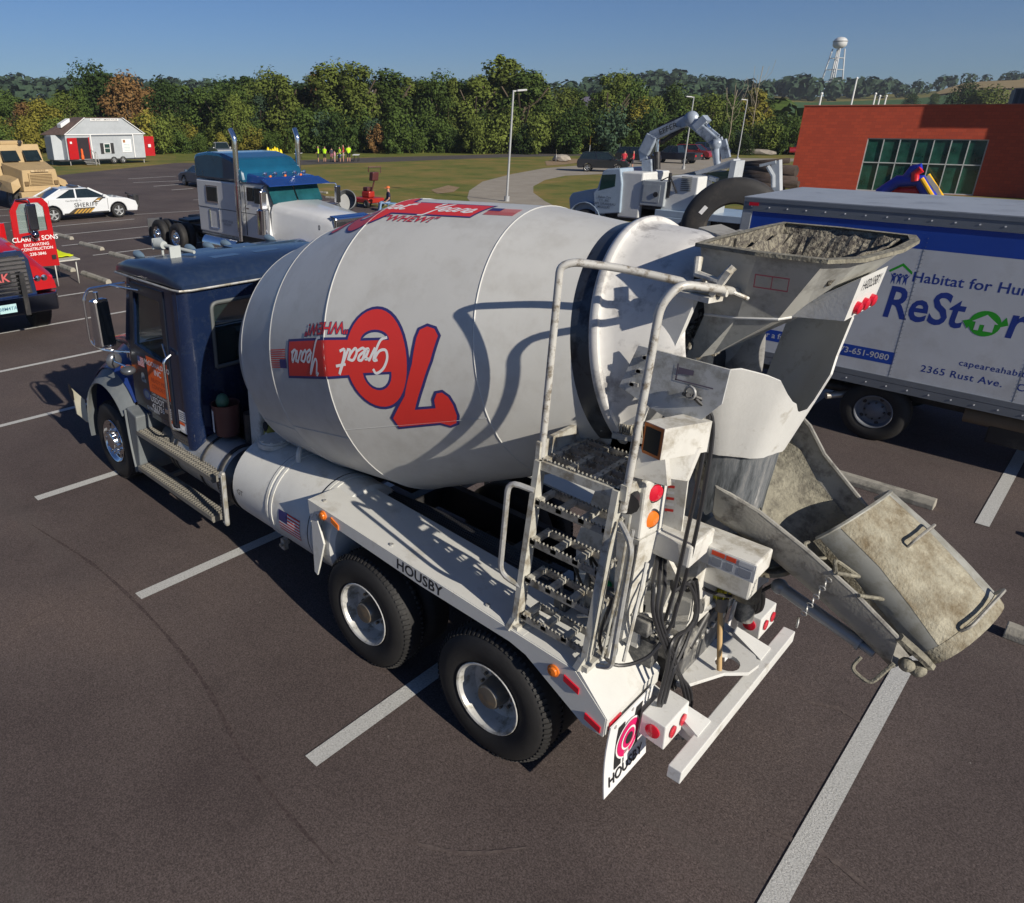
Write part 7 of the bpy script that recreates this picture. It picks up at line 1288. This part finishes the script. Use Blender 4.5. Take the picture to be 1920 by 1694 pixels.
# water tower
dist = 520; q = far(1545, dist); zb = zat(177, dist); zt = zat(84, dist); H = zt-zb; wt_ = thing('water_tower', 'white ball-shaped water tower on four tall legs upon the far hill', 'water tower', (q.x, q.y, zb-1)); WTM = M('tower_white', (.55, .56, .56), .5, var=.1)
rt_ = 22/1469*dist/2*1.05; t = MB(); prof = [(0, .01), (.3, rt_*.5), (1.2, rt_*.86), (2.4, rt_), (4.4, rt_), (5.6, rt_*.86), (6.6, rt_*.5), (7.0, .01)]; t.lathe((0, 0, H-7+1), (0, 0, 1), [(a*.98, b) for a, b in prof], 24); t.build('tank', WTM, wt_)
t = MB(); t.lathe((0, 0, H-3.2+1), (0, 0, 1), [(0, rt_+.02), (.5, rt_+.35), (.6, rt_+.35), (.6, rt_)], 24); t.build('balcony', M('tower_grey', (.35, .36, .37), .5), wt_)
for k in range(4):
    a = math.pi/2*k+.5; b0 = Vector((math.cos(a)*rt_*1.75, math.sin(a)*rt_*1.75, 0)); b1 = Vector((math.cos(a)*rt_*.85, math.sin(a)*rt_*.85, H-6.0)); t = MB(); t.cyl(b0, b1, .42, n=8); t.build('leg', WTM, wt_)
t = MB()
for z in (.3, .55, .8):
    pts = [Vector((math.cos(math.pi/2*k+.5), math.sin(math.pi/2*k+.5), 0))*rt_*(1.75-.9*z)+Vector((0, 0, (H-6)*z)) for k in range(4)]
    for k in range(4): t.cyl(pts[k], pts[(k+1) % 4], .2, n=6)
t.cyl((0, 0, 0), (0, 0, H-6), .5, n=8); t.build('brace', WTM, wt_)
# ================= people =================
def person(label, pos, rz, shirt, pants, hair=(.05, .035, .02), scale=1, shorts=True, sit=False, cat='person', hat=None):
    o = thing('person', label, cat, (pos[0], pos[1], pos[2] if len(pos) > 2 else 0), rz)
    me = bpy.data.meshes.new('body'); hz = .95
    V = [(0, 0, .95), (0, 0, 1.15), (0, 0, 1.38), (0, 0, 1.5), (0, .02, 1.62), (0, .02, 1.7)]; Rr_ = [(.155, .12), (.15, .11), (.18, .11), (.06, .06), (.085, .095), (.06, .07)]; E = [(0, 1), (1, 2), (2, 3), (3, 4), (4, 5)]
    for s_ in (-1, 1):
        n = len(V)
        if sit: V += [(s_*.1, 0, .93), (s_*.12, .42, .95), (s_*.12, .5, .5), (s_*.12, .62, .46)]
        else: V += [(s_*.1, 0, .88), (s_*.11, .02, .5), (s_*.12, -.02, .09), (s_*.13, .14, .04)]
        Rr_ += [(.1, .1), (.07, .07), (.045, .05), (.04, .035)]; E += [(0, n), (n, n+1), (n+1, n+2), (n+2, n+3)]
        n = len(V); V += [(s_*.2, 0, 1.4), (s_*.25, .02, 1.14), (s_*.2, .2, .98), (s_*.17, .3, .98)]; Rr_ += [(.06, .06), (.045, .045), (.03, .03), (.035, .02)]; E += [(2, n), (n, n+1), (n+1, n+2), (n+2, n+3)]
    me.from_pydata(V, E, []); ob = bpy.data.objects.new('body', me); COL.objects.link(ob)
    ob.modifiers.new('s', 'SKIN'); 
    for i, r in enumerate(Rr_): me.skin_vertices[0].data[i].radius = r
    me.skin_vertices[0].data[0].use_root = True; ob.modifiers.new('u', 'SUBSURF').levels = 1
    dg = bpy.context.evaluated_depsgraph_get(); m2 = bpy.data.meshes.new_from_object(ob.evaluated_get(dg)); bpy.data.objects.remove(ob)
    ms = [M('skin', (.42, .22, .15)), M('cloth_%s' % (shirt,), shirt, .8), M('cloth_%s' % (pants,), pants, .8), M('hair_%s' % (hair,), hair, .8), BLACK]
    m2.materials.clear(); [m2.materials.append(x) for x in ms]
    for p in m2.polygons:
        c = p.center; z = c.z; x = abs(c.x); arm = x > .19 and z < 1.42
        if arm: k = 1 if z > 1.22 else 0
        elif z > 1.47: k = 3 if (z > 1.68 or (c.y < -.03 and z > 1.58)) else 0
        elif z > .98: k = 1
        elif z > (.52 if shorts else .1) or sit: k = 2
        elif z > .1: k = 0
        else: k = 4
        p.material_index = k; p.use_smooth = True
    b = bpy.data.objects.new('body', m2); COL.objects.link(b); b.parent = o
    if hat: h = MB(); h.lathe((0, .02, 1.66), (0, 0, 1), [(0, .115), (.05, .11), (.1, .06), (.11, .001)], 12); h.box(-.08, .08, .08, .22, 1.66, 1.675); h.build('cap', M('cap_%s' % (hat,), hat, .7), o)
    o.scale = (scale,)*3; return o
LY = (.50, .85, .01)
for px, lb, sh, pn, sc_, rz in ((597, 'leftmost person in the group in yellow shirt and dark shorts', LY, (.02, .02, .03), 1, 2.5), (609, 'second person from left in the group, yellow shirt turned away', LY, (.02, .02, .02), .98, .3), (622, 'person in dark shirt between the yellow shirts at the table', (.03, .03, .05), (.3, .1, .15), .85, 1), (628, 'small person in pink shirt beside the table', (.5, .25, .3), (.3, .25, .22), .72, 2), (637, 'person in yellow shirt and blue jeans near the middle of the group', LY, (.03, .06, .14), .95, 3), (644, 'person in red shirt standing in the group', (.35, .01, .02), (.35, .28, .2), 1.08, 2.4), (654, 'rightmost person in the group in yellow shirt and black shorts', LY, (.015, .015, .02), 1.05, .8)):
    q = pt(px, 305 if px != 622 else 303); person(lb, (q.x, q.y), rz, sh, pn, scale=sc_)
q = pt(728, 396); g_ = person('man sitting in navy shirt and orange cap by the red mower', (q.x, q.y, -.5), R(150), (.012, .014, .05), (.2, .3, .45), shorts=False, sit=True, hat=(.6, .15, .04))
t = MB(); t.box(q.x-.3, q.x+.3, q.y-.3, q.y+.3, .36, .42, 0, .01)
for a in (-.25, .25):
    for b in (-.25, .25): t.cyl((q.x+a, q.y+b, 0), (q.x+a, q.y+b, .38), .02, n=6)
tag(t.build('camp_stool', M('stool_blue', (.1, .2, .35), .6)), 'low blue stool under the seated man in navy', 'stool')
for px, lb, rz in ((1168, 'person in red shirt with white print left of the crane mast', .5), (1185, 'second person in red shirt closer to the crane mast', 2)):
    q = pt(px, 318); person(lb, (q.x, q.y), rz, (.5, .03, .05), (.03, .03, .05))
# tables with yellow helmets and goods
for i, (px, py, lb) in enumerate(((640, 304, 'long white table in front of the group in yellow shirts'), (668, 303, 'white table at the right end of the group'), (560, 300, 'white table holding goods left of the group'))):
    q = pt(px, py); o = thing('event_table', lb, 'table', (q.x, q.y, 0), R(-46), 'white folding tables by the road'); t = MB(); t.box(-1.0, 1.0, -.35, .35, .70, .74); t.build('table_top', LOGO_W, o)
    for x in (-.85, .85):
        for yy in (-.25, .25): l = MB(); l.cyl((x, yy, 0), (x, yy, .7), .03, n=6); l.build('leg', BLACK, o)
for k, (px, py) in enumerate(((503, 286), (512, 289), (520, 287), (508, 291), (527, 291), (516, 284))):
    q = pt(px, py+5); t = MB(); t.lathe((0, 0, 0), (0, 0, 1), [(0, .001), (0, .28), (.5, .24), (.9, .12), (1.0, .001)], 12); o = t.build('yellow_cone', M('cone_yellow', (.8, .6, .0), .5)); o.location = (q.x, q.y, 0); tag(o, 'small bright yellow cone behind the tractor roof, one of a close cluster', 'cone', 'yellow cones behind the tractor roof')
# mower and blower by the grass
q = pt(690, 388); ORG = q.copy(); mw = thing('mower', 'red zero-turn mower machine parked by the grass edge', 'mower', q, 0); REDM = M('mower_red', (.32, .018, .01), .4)
t = MB(); t.box(q.x-.7, q.x+.7, q.y-.6, q.y+.6, .25, .5, 0, .05); t.box(q.x-.3, q.x+.35, q.y-.22, q.y+.22, .5, .85, 0, .08); t.build('body', REDM, mw)
t = MB(); t.box(q.x-.2, q.x+.2, q.y-.2, q.y+.2, .85, 1.05, 0, .04); t.cyl((q.x+.3, q.y, .8), (q.x+.45, q.y+.1, 1.5), .04); t.hexa([(q.x+.3, q.y-.2, 1.4), (q.x+.6, q.y-.2, 1.4), (q.x+.6, q.y+.25, 1.4), (q.x+.3, q.y+.25, 1.4), (q.x+.35, q.y-.2, 1.85), (q.x+.65, q.y-.2, 1.85), (q.x+.65, q.y+.25, 1.85), (q.x+.35, q.y+.25, 1.85)], 0, .05); t.tube([(q.x+.4, q.y-.3, 1.85), (q.x+.4, q.y-.3, 2.1), (q.x+.6, q.y+.4, 2.1), (q.x+.6, q.y+.4, 1.8)], .03, 6); t.build('controls', M('mower_dark', (.08, .02, .02), .5), mw)
for dx, dy in ((-.5, -.55), (.5, -.55), (-.5, .55), (.5, .55)): wheel(mw, (q.x+dx, q.y+dy, .22), .22, .18, .1, 'disc', -1 if dy < 0 else 1)
ORG = Vector((0, 0, 0))
q = pt(640, 455, 'z', 0); q = pt(640, 402, 'y', 15.5); t = MB(); a = Vector((q.x, q.y, .4)); b = pt(650, 378, 'y', 15.3); d = (pt(660, 372, 'y', 14.9)-pt(640, 400, 'y', 15.5)).normalized()
GP = M('nozzle_grey', (.12, .13, .14), .5, var=.2); t.tube([(q.x, q.y, .3), (q.x, q.y, q.z-.2), pt(645, 385, 'y', 15.4), pt(651, 379, 'y', 15.2)], .30, 18, fillet=.3); p0 = pt(651, 379, 'y', 15.2); dd = Vector((.55, -.72, .35)).normalized(); t.lathe(p0-dd*.1, dd, [(0, .30), (.35, .38), (.36, .35), (.05, .26), (.05, .001)], 20, 0); t.box(q.x-.6, q.x+.6, q.y-.5, q.y+.5, .1, .5, 0, .05)
tag(t.build('blower_nozzle', GP), 'big grey tilted blower nozzle behind the tractor hood', 'blower')
# ================= vegetation =================
def leaf_mat(name, c, var=.35):
    m, n, L, b = nodes_mat(name); oi = n.new('ShaderNodeObjectInfo'); tc = n.new('ShaderNodeTexCoord'); nz = n.new('ShaderNodeTexNoise'); nz.inputs['Scale'].default_value = .9; nz.inputs['Detail'].default_value = 4; L.new(tc.outputs['Object'], nz.inputs['Vector'])
    r = ramp(n, [(.3, tuple(x*(1-var) for x in c)), (.55, c), (.75, (c[0]*1.35, c[1]*1.25, c[2]*1.1))]); L.new(nz.outputs['Fac'], r.inputs['Fac'])
    hs = n.new('ShaderNodeHueSaturation'); mr = n.new('ShaderNodeMapRange'); mr.inputs['To Min'].default_value = .78; mr.inputs['To Max'].default_value = 1.18; L.new(oi.outputs['Random'], mr.inputs['Value']); L.new(mr.outputs['Result'], hs.inputs['Value']); L.new(r.outputs['Color'], hs.inputs['Color'])
    L.new(hs.outputs['Color'], b.inputs['Base Color']); b.inputs['Roughness'].default_value = .8; b.inputs['Specular IOR Level'].default_value = .15; return m
LEAF = {'dark': leaf_mat('leaf_dark', (.034, .060, .014)), 'mid': leaf_mat('leaf_mid', (.062, .098, .020)), 'light': leaf_mat('leaf_light', (.105, .135, .026)), 'yellow': leaf_mat('leaf_yellow', (.20, .18, .03)), 'rust': leaf_mat('leaf_rust', (.21, .12, .045)), 'blue': leaf_mat('leaf_blue', (.045, .078, .045))}
def crown_mesh(seed, h=1, w=.42, base=.12, lobes=9, leaves=1700, ls=.030, kind='round'):
    rg = random.Random(seed); V = []; F = []; L_ = []
    for i in range(lobes):
        t = (i+.5)/lobes; z = base+(1-base)*(.10+.82*t); env = math.sin(math.pi*min(1, max(.06, (z-base)/(1-base)))**.75)**.6
        if kind == 'tall': env = .35+.5*env
        a = rg.uniform(0, 6.28); d = w*env*rg.uniform(.25, .75)*(1 if i else 0); L_.append((Vector((d*math.cos(a), d*math.sin(a), z)), w*rg.uniform(.16, .50)*(.7+.5*env)))
    for i in range(leaves):
        c, r = L_[rg.randrange(lobes)]; u = Vector((rg.gauss(0, 1), rg.gauss(0, 1), rg.gauss(0, 1))).normalized(); rad_ = r*rg.uniform(.55, 1.08)*(1+.22*math.sin(u.x*5+seed)*math.sin(u.y*6)*math.sin(u.z*5))
        p = c+u*rad_; p.z = max(.01, p.z)
        nrm = (u+Vector((rg.uniform(-.7, .7), rg.uniform(-.7, .7), rg.uniform(-.4, .9)))).normalized(); a = nrm.orthogonal().normalized(); b = nrm.cross(a); s_ = ls*rg.uniform(.6, 1.5); q_ = rg.uniform(0, 6.28); a, b = a*math.cos(q_)+b*math.sin(q_), b*math.cos(q_)-a*math.sin(q_); n = len(V)
        V += [p+a*s_, p+b*s_*.6, p-a*s_*.9, p-b*s_*.7]; F.append((n, n+1, n+2, n+3))
    me = bpy.data.meshes.new('crown'); me.from_pydata([v[:] for v in V], [], F); me.update(); return me
def trunk_mesh(seed, h=.8, r=.018):
    rg = random.Random(seed+99); t = MB(); t.tube([(0, 0, -.02), (rg.uniform(-.01, .01), 0, h*.3), (rg.uniform(-.02, .02), rg.uniform(-.02, .02), h*.7)], r, 6)
    for k in range(6):
        z = h*rg.uniform(.25, .65); a = rg.uniform(0, 6.28); t.tube([(0, 0, z), (math.cos(a)*.12, math.sin(a)*.12, z+.12), (math.cos(a)*.2, math.sin(a)*.2, z+.28)], r*.45, 5)
    o = t.build('trunk', BARK, world=True); me = o.data; bpy.data.objects.remove(o); return me
PROTO = {}
for i, (k, a) in enumerate((('round', dict(w=.38, lobes=19, leaves=5600, ls=.0175)), ('round2', dict(w=.34, lobes=22, leaves=5600, ls=.017)), ('tall', dict(w=.24, lobes=20, leaves=4400, ls=.0155, kind='tall')), ('tall2', dict(w=.22, lobes=15, leaves=3000, ls=.0155, kind='tall', base=.2)), ('bush', dict(w=.62, lobes=12, leaves=2200, ls=.035, base=0)), ('bush2', dict(w=.8, lobes=14, leaves=2400, ls=.035, base=0)), ('open', dict(w=.34, lobes=10, leaves=1200, ls=.02, base=.3)))):
    a.setdefault('kind', 'round'); PROTO[k] = (crown_mesh(i*7+3, **a), trunk_mesh(i))
_lm = {}
def crown_with(kind, leaf):
    if (kind, leaf) not in _lm: me = PROTO[kind][0].copy(); me.materials.clear(); me.materials.append(LEAF[leaf]); _lm[(kind, leaf)] = me
    return _lm[(kind, leaf)]
def tree(px, ytop, dist, kind, leaf, wf, label, group, name='tree', z0=0.0):
    h = zat(ytop, dist)-z0; q = far(px, dist); o = thing(name, label, 'shrub' if 'bush' in kind else 'tree', (q.x, q.y, z0), rnd.uniform(0, 6.28), group)
    c = bpy.data.objects.new('crown', crown_with(kind, leaf)); COL.objects.link(c); c.parent = o
    if 'bush' not in kind: t = bpy.data.objects.new('trunk', PROTO[kind][1]); COL.objects.link(t); t.parent = o
    o.scale = (h*wf, h*wf, h); return o
WORD = {'dark': 'dark green', 'mid': 'mid green', 'light': 'pale olive green', 'yellow': 'yellowing', 'rust': 'rust brown', 'blue': 'blue green'}
PLACE = [(0, 'at the left edge of the photo'), (90, 'above the tan armoured vehicle'), (150, 'behind the brown roof of the house trailer'), (250, 'behind the right end of the house trailer'), (330, 'right of the house trailer'), (420, 'behind the left chrome stack'), (520, 'behind the tractor roof'), (600, 'behind the right chrome stack'), (680, 'behind the group in yellow shirts'), (780, 'above the seated man'), (870, 'above the curved path'), (960, 'beside the nearest tall lamp post'), (1060, 'above the bare dirt patch'), (1140, 'above the black SUV'), (1230, 'left of the crane elbow'), (1320, 'above the crane elbow'), (1400, 'near the rightmost lamp post'), (1470, 'left of the red building'), (1600, 'beyond the red building')]
def place(px):
    s_ = PLACE[0][1]
    for a, b in PLACE:
        if px >= a-30: s_ = b
    return s_
front = [  # px, top row, distance, kind, leaf, width factor
    (10, 175, 105, 'round', 'mid', 1.2), (45, 190, 95, 'round2', 'rust', 1.1), (80, 186, 92, 'round', 'yellow', 1.25), (118, 180, 94, 'round', 'light', 1.1), (150, 160, 100, 'round2', 'mid', 1.1), (186, 132, 108, 'round', 'dark', 1.15), (215, 140, 110, 'round2', 'dark', 1.2), (247, 148, 102, 'round', 'rust', 1.15), (275, 160, 106, 'round2', 'rust', 1.0), (300, 152, 118, 'round', 'dark', 1.2),
    (335, 156, 112, 'tall', 'mid', 1.2), (360, 160, 108, 'tall2', 'mid', 1.4), (395, 165, 104, 'round', 'mid', 1.1), (430, 160, 115, 'round', 'dark', 1.3), (462, 140, 112, 'round2', 'dark', 1.1), (445, 182, 92, 'round', 'light', .9), (500, 142, 104, 'round', 'light', 1.1), (535, 138, 100, 'round2', 'light', 1.1), (565, 150, 98, 'tall', 'dark', 1.5), (590, 140, 104, 'tall', 'rust', 1.1),
    (612, 126, 98, 'tall', 'light', 1.35), (640, 120, 96, 'round', 'light', 1.0), (668, 126, 97, 'tall', 'light', 1.3), (700, 165, 104, 'round', 'dark', 1.1), (728, 134, 98, 'tall', 'mid', 1.5), (752, 144, 102, 'tall2', 'light', 1.6), (782, 145, 98, 'tall2', 'light', 1.2), (800, 150, 104, 'tall', 'mid', 1.4), (820, 148, 100, 'round', 'mid', .85), (842, 142, 97, 'round2', 'light', .9), (868, 152, 104, 'tall', 'dark', 1.5), (888, 134, 99, 'tall', 'light', 1.4), (905, 140, 104, 'tall2', 'light', 1.4), (930, 110, 97, 'tall2', 'light', 1.3), (950, 122, 103, 'tall', 'light', 1.3), (978, 136, 98, 'tall', 'mid', 1.6), (1003, 138, 101, 'tall', 'light', 1.4),
    (1020, 178, 104, 'round', 'mid', 1.0), (1048, 172, 106, 'round', 'light', 1.1), (1070, 165, 112, 'tall', 'mid', 1.5), (1085, 190, 98, 'round', 'mid', 1.0), (1110, 175, 108, 'round2', 'mid', 1.1), (1138, 137, 104, 'tall2', 'light', 1.3), (1158, 148, 108, 'round', 'light', .9), (1180, 150, 104, 'round', 'mid', .9), (1205, 178, 98, 'round', 'yellow', 1.1), (1230, 180, 100, 'round2', 'light', 1.0), (1262, 158, 110, 'round', 'mid', .9), (1290, 176, 100, 'round2', 'mid', 1.2), (1322, 178, 98, 'round', 'light', 1.1), (1355, 180, 102, 'round', 'mid', 1.1), (1408, 162, 104, 'tall', 'yellow', 1.3), (1420, 180, 110, 'round', 'mid', 1.0), (1440, 195, 100, 'tall', 'yellow', 1.2), (1455, 200, 104, 'round', 'dark', 1.1), (1490, 205, 98, 'round', 'mid', 1.2), (1520, 205, 112, 'round', 'mid', 1.2)]
for px, yt, di, kd, lf, wf in front:
    di += 19+rnd.uniform(-3, 5); yt += rnd.choice([0, 0, 4, 10, -3])
    tree(px, yt+2, di, kd, lf, wf, '%s tree %s' % (WORD[lf], place(px)), 'trees lining the road')
rg = random.Random(77)
for i in range(34):
    px = 305+i*34+rg.uniform(-12, 12); lf = rg.choice(['mid', 'mid', 'dark', 'light', 'blue']); tree(px, rg.uniform(160, 188) if px < 1010 else rg.uniform(190, 212), rg.uniform(117, 140), rg.choice(['round', 'round2', 'tall']), lf, rg.uniform(1.0, 1.35), '%s tree in the second row %s' % (WORD[lf], place(px)), 'trees lining the road')
# far field trees seen over the red roof
for px, yt, di, kd, lf, wf in ((1795, 160, 230, 'round', 'dark', 1.0), (1825, 172, 210, 'round2', 'light', 1.2), (1850, 168, 215, 'round', 'light', 1.3), (1700, 178, 330, 'round', 'dark', 1.2), (1745, 176, 340, 'round2', 'mid', 1.2)):
    tree(px, yt, di, kd, lf, wf, '%s tree in the field beyond the red roof' % WORD[lf], 'field trees beyond the red building', z0=gz(px, di)-.5)
rg = random.Random(21); k = 0
for i in range(74):   # brush under the trees
    px = 300+i*16.5+rg.uniform(-8, 8)
    if px > 1500: break
    if px < 320: lf = 'light'
    yt = rg.uniform(205, 250) if px > 560 else rg.uniform(228, 262); lf = rg.choice(['mid', 'dark', 'mid', 'light', 'blue', 'dark'] if px > 560 else ['mid', 'light', 'light', 'yellow', 'mid', 'rust']); kd = rg.choice(['bush', 'bush2', 'bush']); di = rg.uniform(106, 113)
    if 700 < px < 860: lf = rg.choice(['blue', 'dark', 'mid', 'rust']) if rg.random() < .5 else 'mid'
    tree(px, yt, di, kd, lf, rg.uniform(.75, 1.1), '%s leafy bush in the undergrowth %s' % (WORD[lf], place(px)), 'undergrowth bushes below the trees', 'bush')
for i in range(24):
    px = -40+i*17+rg.uniform(-6, 6); lf = rg.choice(['mid', 'light', 'dark', 'yellow']); tree(px, rg.uniform(212, 236) if px < 330 else rg.uniform(232, 255), rg.uniform(104, 112), rg.choice(['bush', 'bush2']), lf, rg.uniform(.8, 1.1), '%s leafy bush in the undergrowth %s' % (WORD[lf], place(px)), 'undergrowth bushes below the trees', 'bush')
# bare dead trees
for px, yt, di, lb in ((1372, 172, 108, 'bare pale dead tree standing between the crane and the lamp post'), (1412, 132, 116, 'tall bare tree with thin branches above the rightmost lamp post')):
    q = far(px, di); h = zat(yt, di); o = thing('dead_tree', lb, 'tree', (q.x, q.y, 0)); rg2 = random.Random(px); t = MB(); t.tube([(0, 0, 0), (.1, 0, h*.4), (-.1, .1, h*.7), (.1, 0, h)], .05, 6); t.build('trunk', M('bleached_wood', (.32, .27, .2), .9), o)
    for k in range(9): z = h*rg2.uniform(.35, .85); a = rg2.uniform(0, 6.28); l = h*rg2.uniform(.12, .3); t = MB(); t.tube([(0, 0, z), (math.cos(a)*l*.5, math.sin(a)*l*.5, z+l*.7), (math.cos(a)*l*.6, math.sin(a)*l*.7, z+l*1.3)], .022, 5); t.build('branch', MATS['bleached_wood'], o)
# far woods: masses of crowns on the ridges, one object
def wood(name, label, spots, leaf, leaves=46):
    rg = random.Random(4); V = []; F = []
    for x, y, z, h in spots:
        wd = h*rg.uniform(.38, .6)
        for i in range(leaves):
            u = Vector((rg.gauss(0, 1), rg.gauss(0, 1), rg.gauss(0, 1))).normalized()*rg.uniform(.75, 1.05); p = Vector((x+u.x*wd, y+u.y*wd, z+h*.55+u.z*h*.5)); nrm = (u+Vector((rg.uniform(-.5, .5), rg.uniform(-.5, .5), rg.uniform(-.2, .6)))).normalized(); a = nrm.orthogonal().normalized(); b = nrm.cross(a); s_ = h*.17*rg.uniform(.6, 1.3); n = len(V)
            V += [p+a*s_, p+b*s_*.8, p-a*s_, p-b*s_*.8]; F.append((n, n+1, n+2, n+3))
    me = bpy.data.meshes.new(name); me.from_pydata([v[:] for v in V], [], F); me.materials.append(leaf); o = bpy.data.objects.new(name, me); COL.objects.link(o); tag(o, label, 'woods', None, 'stuff'); return o
sk = [(-60, 148), (0, 150), (40, 147), (100, 152), (150, 154), (240, 154), (300, 153), (380, 158), (450, 158), (560, 160), (700, 160), (830, 162), (1000, 176), (1045, 170), (1080, 163), (1110, 152), (1170, 146), (1230, 138), (1260, 138), (1300, 146), (1340, 152), (1400, 160), (1450, 150), (1490, 146), (1520, 152), (1570, 150), (1620, 150), (1700, 158), (1725, 152), (1780, 146), (1850, 142), (1920, 136), (2000, 134)]
def sky_row(x):
    for (a, ya), (b, yb) in zip(sk, sk[1:]):
        if a <= x <= b: return ya+(yb-ya)*(x-a)/(b-a)
    return 150
rg = random.Random(8); sp1 = []
for i in range(520):
    px = rg.uniform(-60, 2000); di = rg.choice([350, 430, 500, 560])+rg.uniform(-20, 20)
    if 1430 < px < 1800 and di < 480: continue
    if px > 1760 and di < 540: continue
    q = far(px, di); zg = gz(px, di); zt_ = zat(sky_row(px)+rg.uniform(-2, 7), di) if di > 480 else zg+rg.uniform(9, 13)
    h = max(7, min(22, zt_-zg)); sp1.append((q.x, q.y, zt_-h, h))
wood('distant_woods', 'blue green woods covering the distant ridges along the horizon', sp1, LEAF['blue'])
sp2 = []
for i in range(330):
    px = rg.uniform(-80, 1470); di = rg.uniform(150, 270); q = far(px, di); sp2.append((q.x, q.y, gz(px, di)-1, rg.uniform(7, 10.5)))
wood('middle_woods', 'dense green woods filling the ground between the roadside trees and far ridges', sp2, LEAF['mid'], 60)
# fields on the right hills
def patch(name, rows, mat, dz):
    G = []
    for di, x0, x1 in rows: G.append([tuple(far(x0+(x1-x0)*j/12, di, gz(x0+(x1-x0)*j/12, di)+dz)) for j in range(13)])
    m_ = MB(); m_.add([p for r in G for p in r], [(i*13+j, i*13+j+1, (i+1)*13+j+1, (i+1)*13+j) for i in range(len(G)-1) for j in range(12)], 0, True); return struct(m_.build(name, mat, recalc=False))
patch('green_field', [(250, 1400, 1830), (290, 1410, 1830), (330, 1410, 1820), (370, 1415, 1800), (410, 1420, 1790), (455, 1425, 1780)], noise_mat('soy_green', [(.3, (.03, .075, .018)), (.7, (.06, .12, .03))], .05, bump=0), .8)
patch('tan_field', [(470, 1740, 2000), (500, 1745, 2000), (530, 1760, 2000), (560, 1790, 2000)], noise_mat('hay_tan', [(.3, (.20, .15, .06)), (.7, (.30, .22, .10))], .04, bump=0), 1.0)
# houses among the trees
for px, yt, yb, di, wd, wc, rc, lb in ((292, 214, 232, 118, 9, (.5, .5, .48), (.08, .08, .09), 'white gabled house with dark roof right of the house trailer'), (8, 232, 246, 112, 14, (.3, .25, .22), (.12, .13, .16), 'low grey-roofed house at the far left edge'), (1098, 186, 208, 128, 11, (.3, .28, .28), (.10, .09, .13), 'dark-roofed house among trees above the black SUV'), (688, 172, 190, 125, 6, (.5, .42, .35), (.2, .18, .18), 'tan house glimpsed between the tall trees'), (1015, 183, 192, 135, 9, (.45, .42, .42), (.15, .13, .14), 'grey roofed house right of the nearest tall lamp post'), (462, 222, 238, 112, 7, (.3, .22, .18), (.06, .06, .08), 'small porch house behind the left chrome stack')):
    di += 22
    q = far(px, di); zb_ = zat(yb, di)-3; h = zat(yt, di)-zb_; o = thing('house', lb, 'house', (q.x, q.y, zb_), R(-46+rnd.uniform(-25, 25))); hw_ = wd/2; e = h*.62
    t = MB(); t.box(-hw_, hw_, -3.5, 3.5, 0, e); t.prism([(-hw_+.2, e), (hw_-.2, e), (0, h-.15)], 'y', -3.4, 3.4); t.build('wall', M('house_wall_%d' % px, wc, .8), o)
    t = MB()
    for s_ in (-1, 1): t.hexa([(s_*(hw_+.4), -3.9, e-.2), (s_*(hw_+.4), 3.9, e-.2), (0, 3.9, h), (0, -3.9, h), (s_*(hw_+.4), -3.9, e), (s_*(hw_+.4), 3.9, e), (0, 3.9, h+.2), (0, -3.9, h+.2)])
    t.build('roof', M('house_roof_%d' % px, rc, .9), o)
    for k in (-1, 1): t = MB(); t.box(k*hw_*.5-.5, k*hw_*.5+.5, -3.54, -3.5, e*.45, e*.8); t.build('window', GLASS, o)
q = far(445, 110); o = thing('utility_pole', 'brown wooden utility pole in the trees above the left chrome stack', 'utility pole', (q.x, q.y, 0)); t = MB(); t.cyl((0, 0, 0), (0, 0, zat(196, 110)), .16, .12, n=8); t.build('pole', M('pole_wood', (.35, .25, .16), .9), o); t = MB(); t.bar((-1, 0, zat(200, 110)), (1, 0, zat(200, 110)), .1, .1); t.build('crossarm', MATS['pole_wood'], o)
# weeds along the verge
rg = random.Random(31); V = []; F = []
for i in range(9000):
    px = rg.uniform(430, 1470); y = rg.uniform(278, 287); q = pt(px, y); h = rg.uniform(.4, 1.1); a = rg.uniform(0, 6.28); w_ = .12; n = len(V); c = Vector((math.cos(a)*w_, math.sin(a)*w_, 0)); V += [q-c, q+c, q+c*.3+Vector((rg.uniform(-.2, .2), rg.uniform(-.2, .2), h))]; F.append((n, n+1, n+2))
me = bpy.data.meshes.new('tall_weeds'); me.from_pydata([v[:] for v in V], [], F); me.materials.append(leaf_mat('weed', (.12, .13, .03))); o = bpy.data.objects.new('tall_weeds', me); COL.objects.link(o); tag(o, 'tall green and straw weeds along the foot of the trees', 'weeds', None, 'stuff')

# thin morning haze: one even volume round the camera and everything on the ground
t = MB(); t.box(-1180, 1180, -1180, 1180, -14, 95)
hz = t.build('haze', [], world=True); hm = bpy.data.materials.new('haze_air'); hm.use_nodes = True; n = hm.node_tree.nodes; n.remove(n['Principled BSDF']); pv = n.new('ShaderNodeVolumePrincipled'); pv.inputs['Color'].default_value = (.80, .88, 1, 1); pv.inputs['Density'].default_value = .00022; pv.inputs['Anisotropy'].default_value = .2
hm.node_tree.links.new(pv.outputs[0], n['Material Output'].inputs['Volume']); hz.data.materials.append(hm); tag(hz, 'thin pale haze in the air over the lot and hills', 'haze', None, 'stuff')
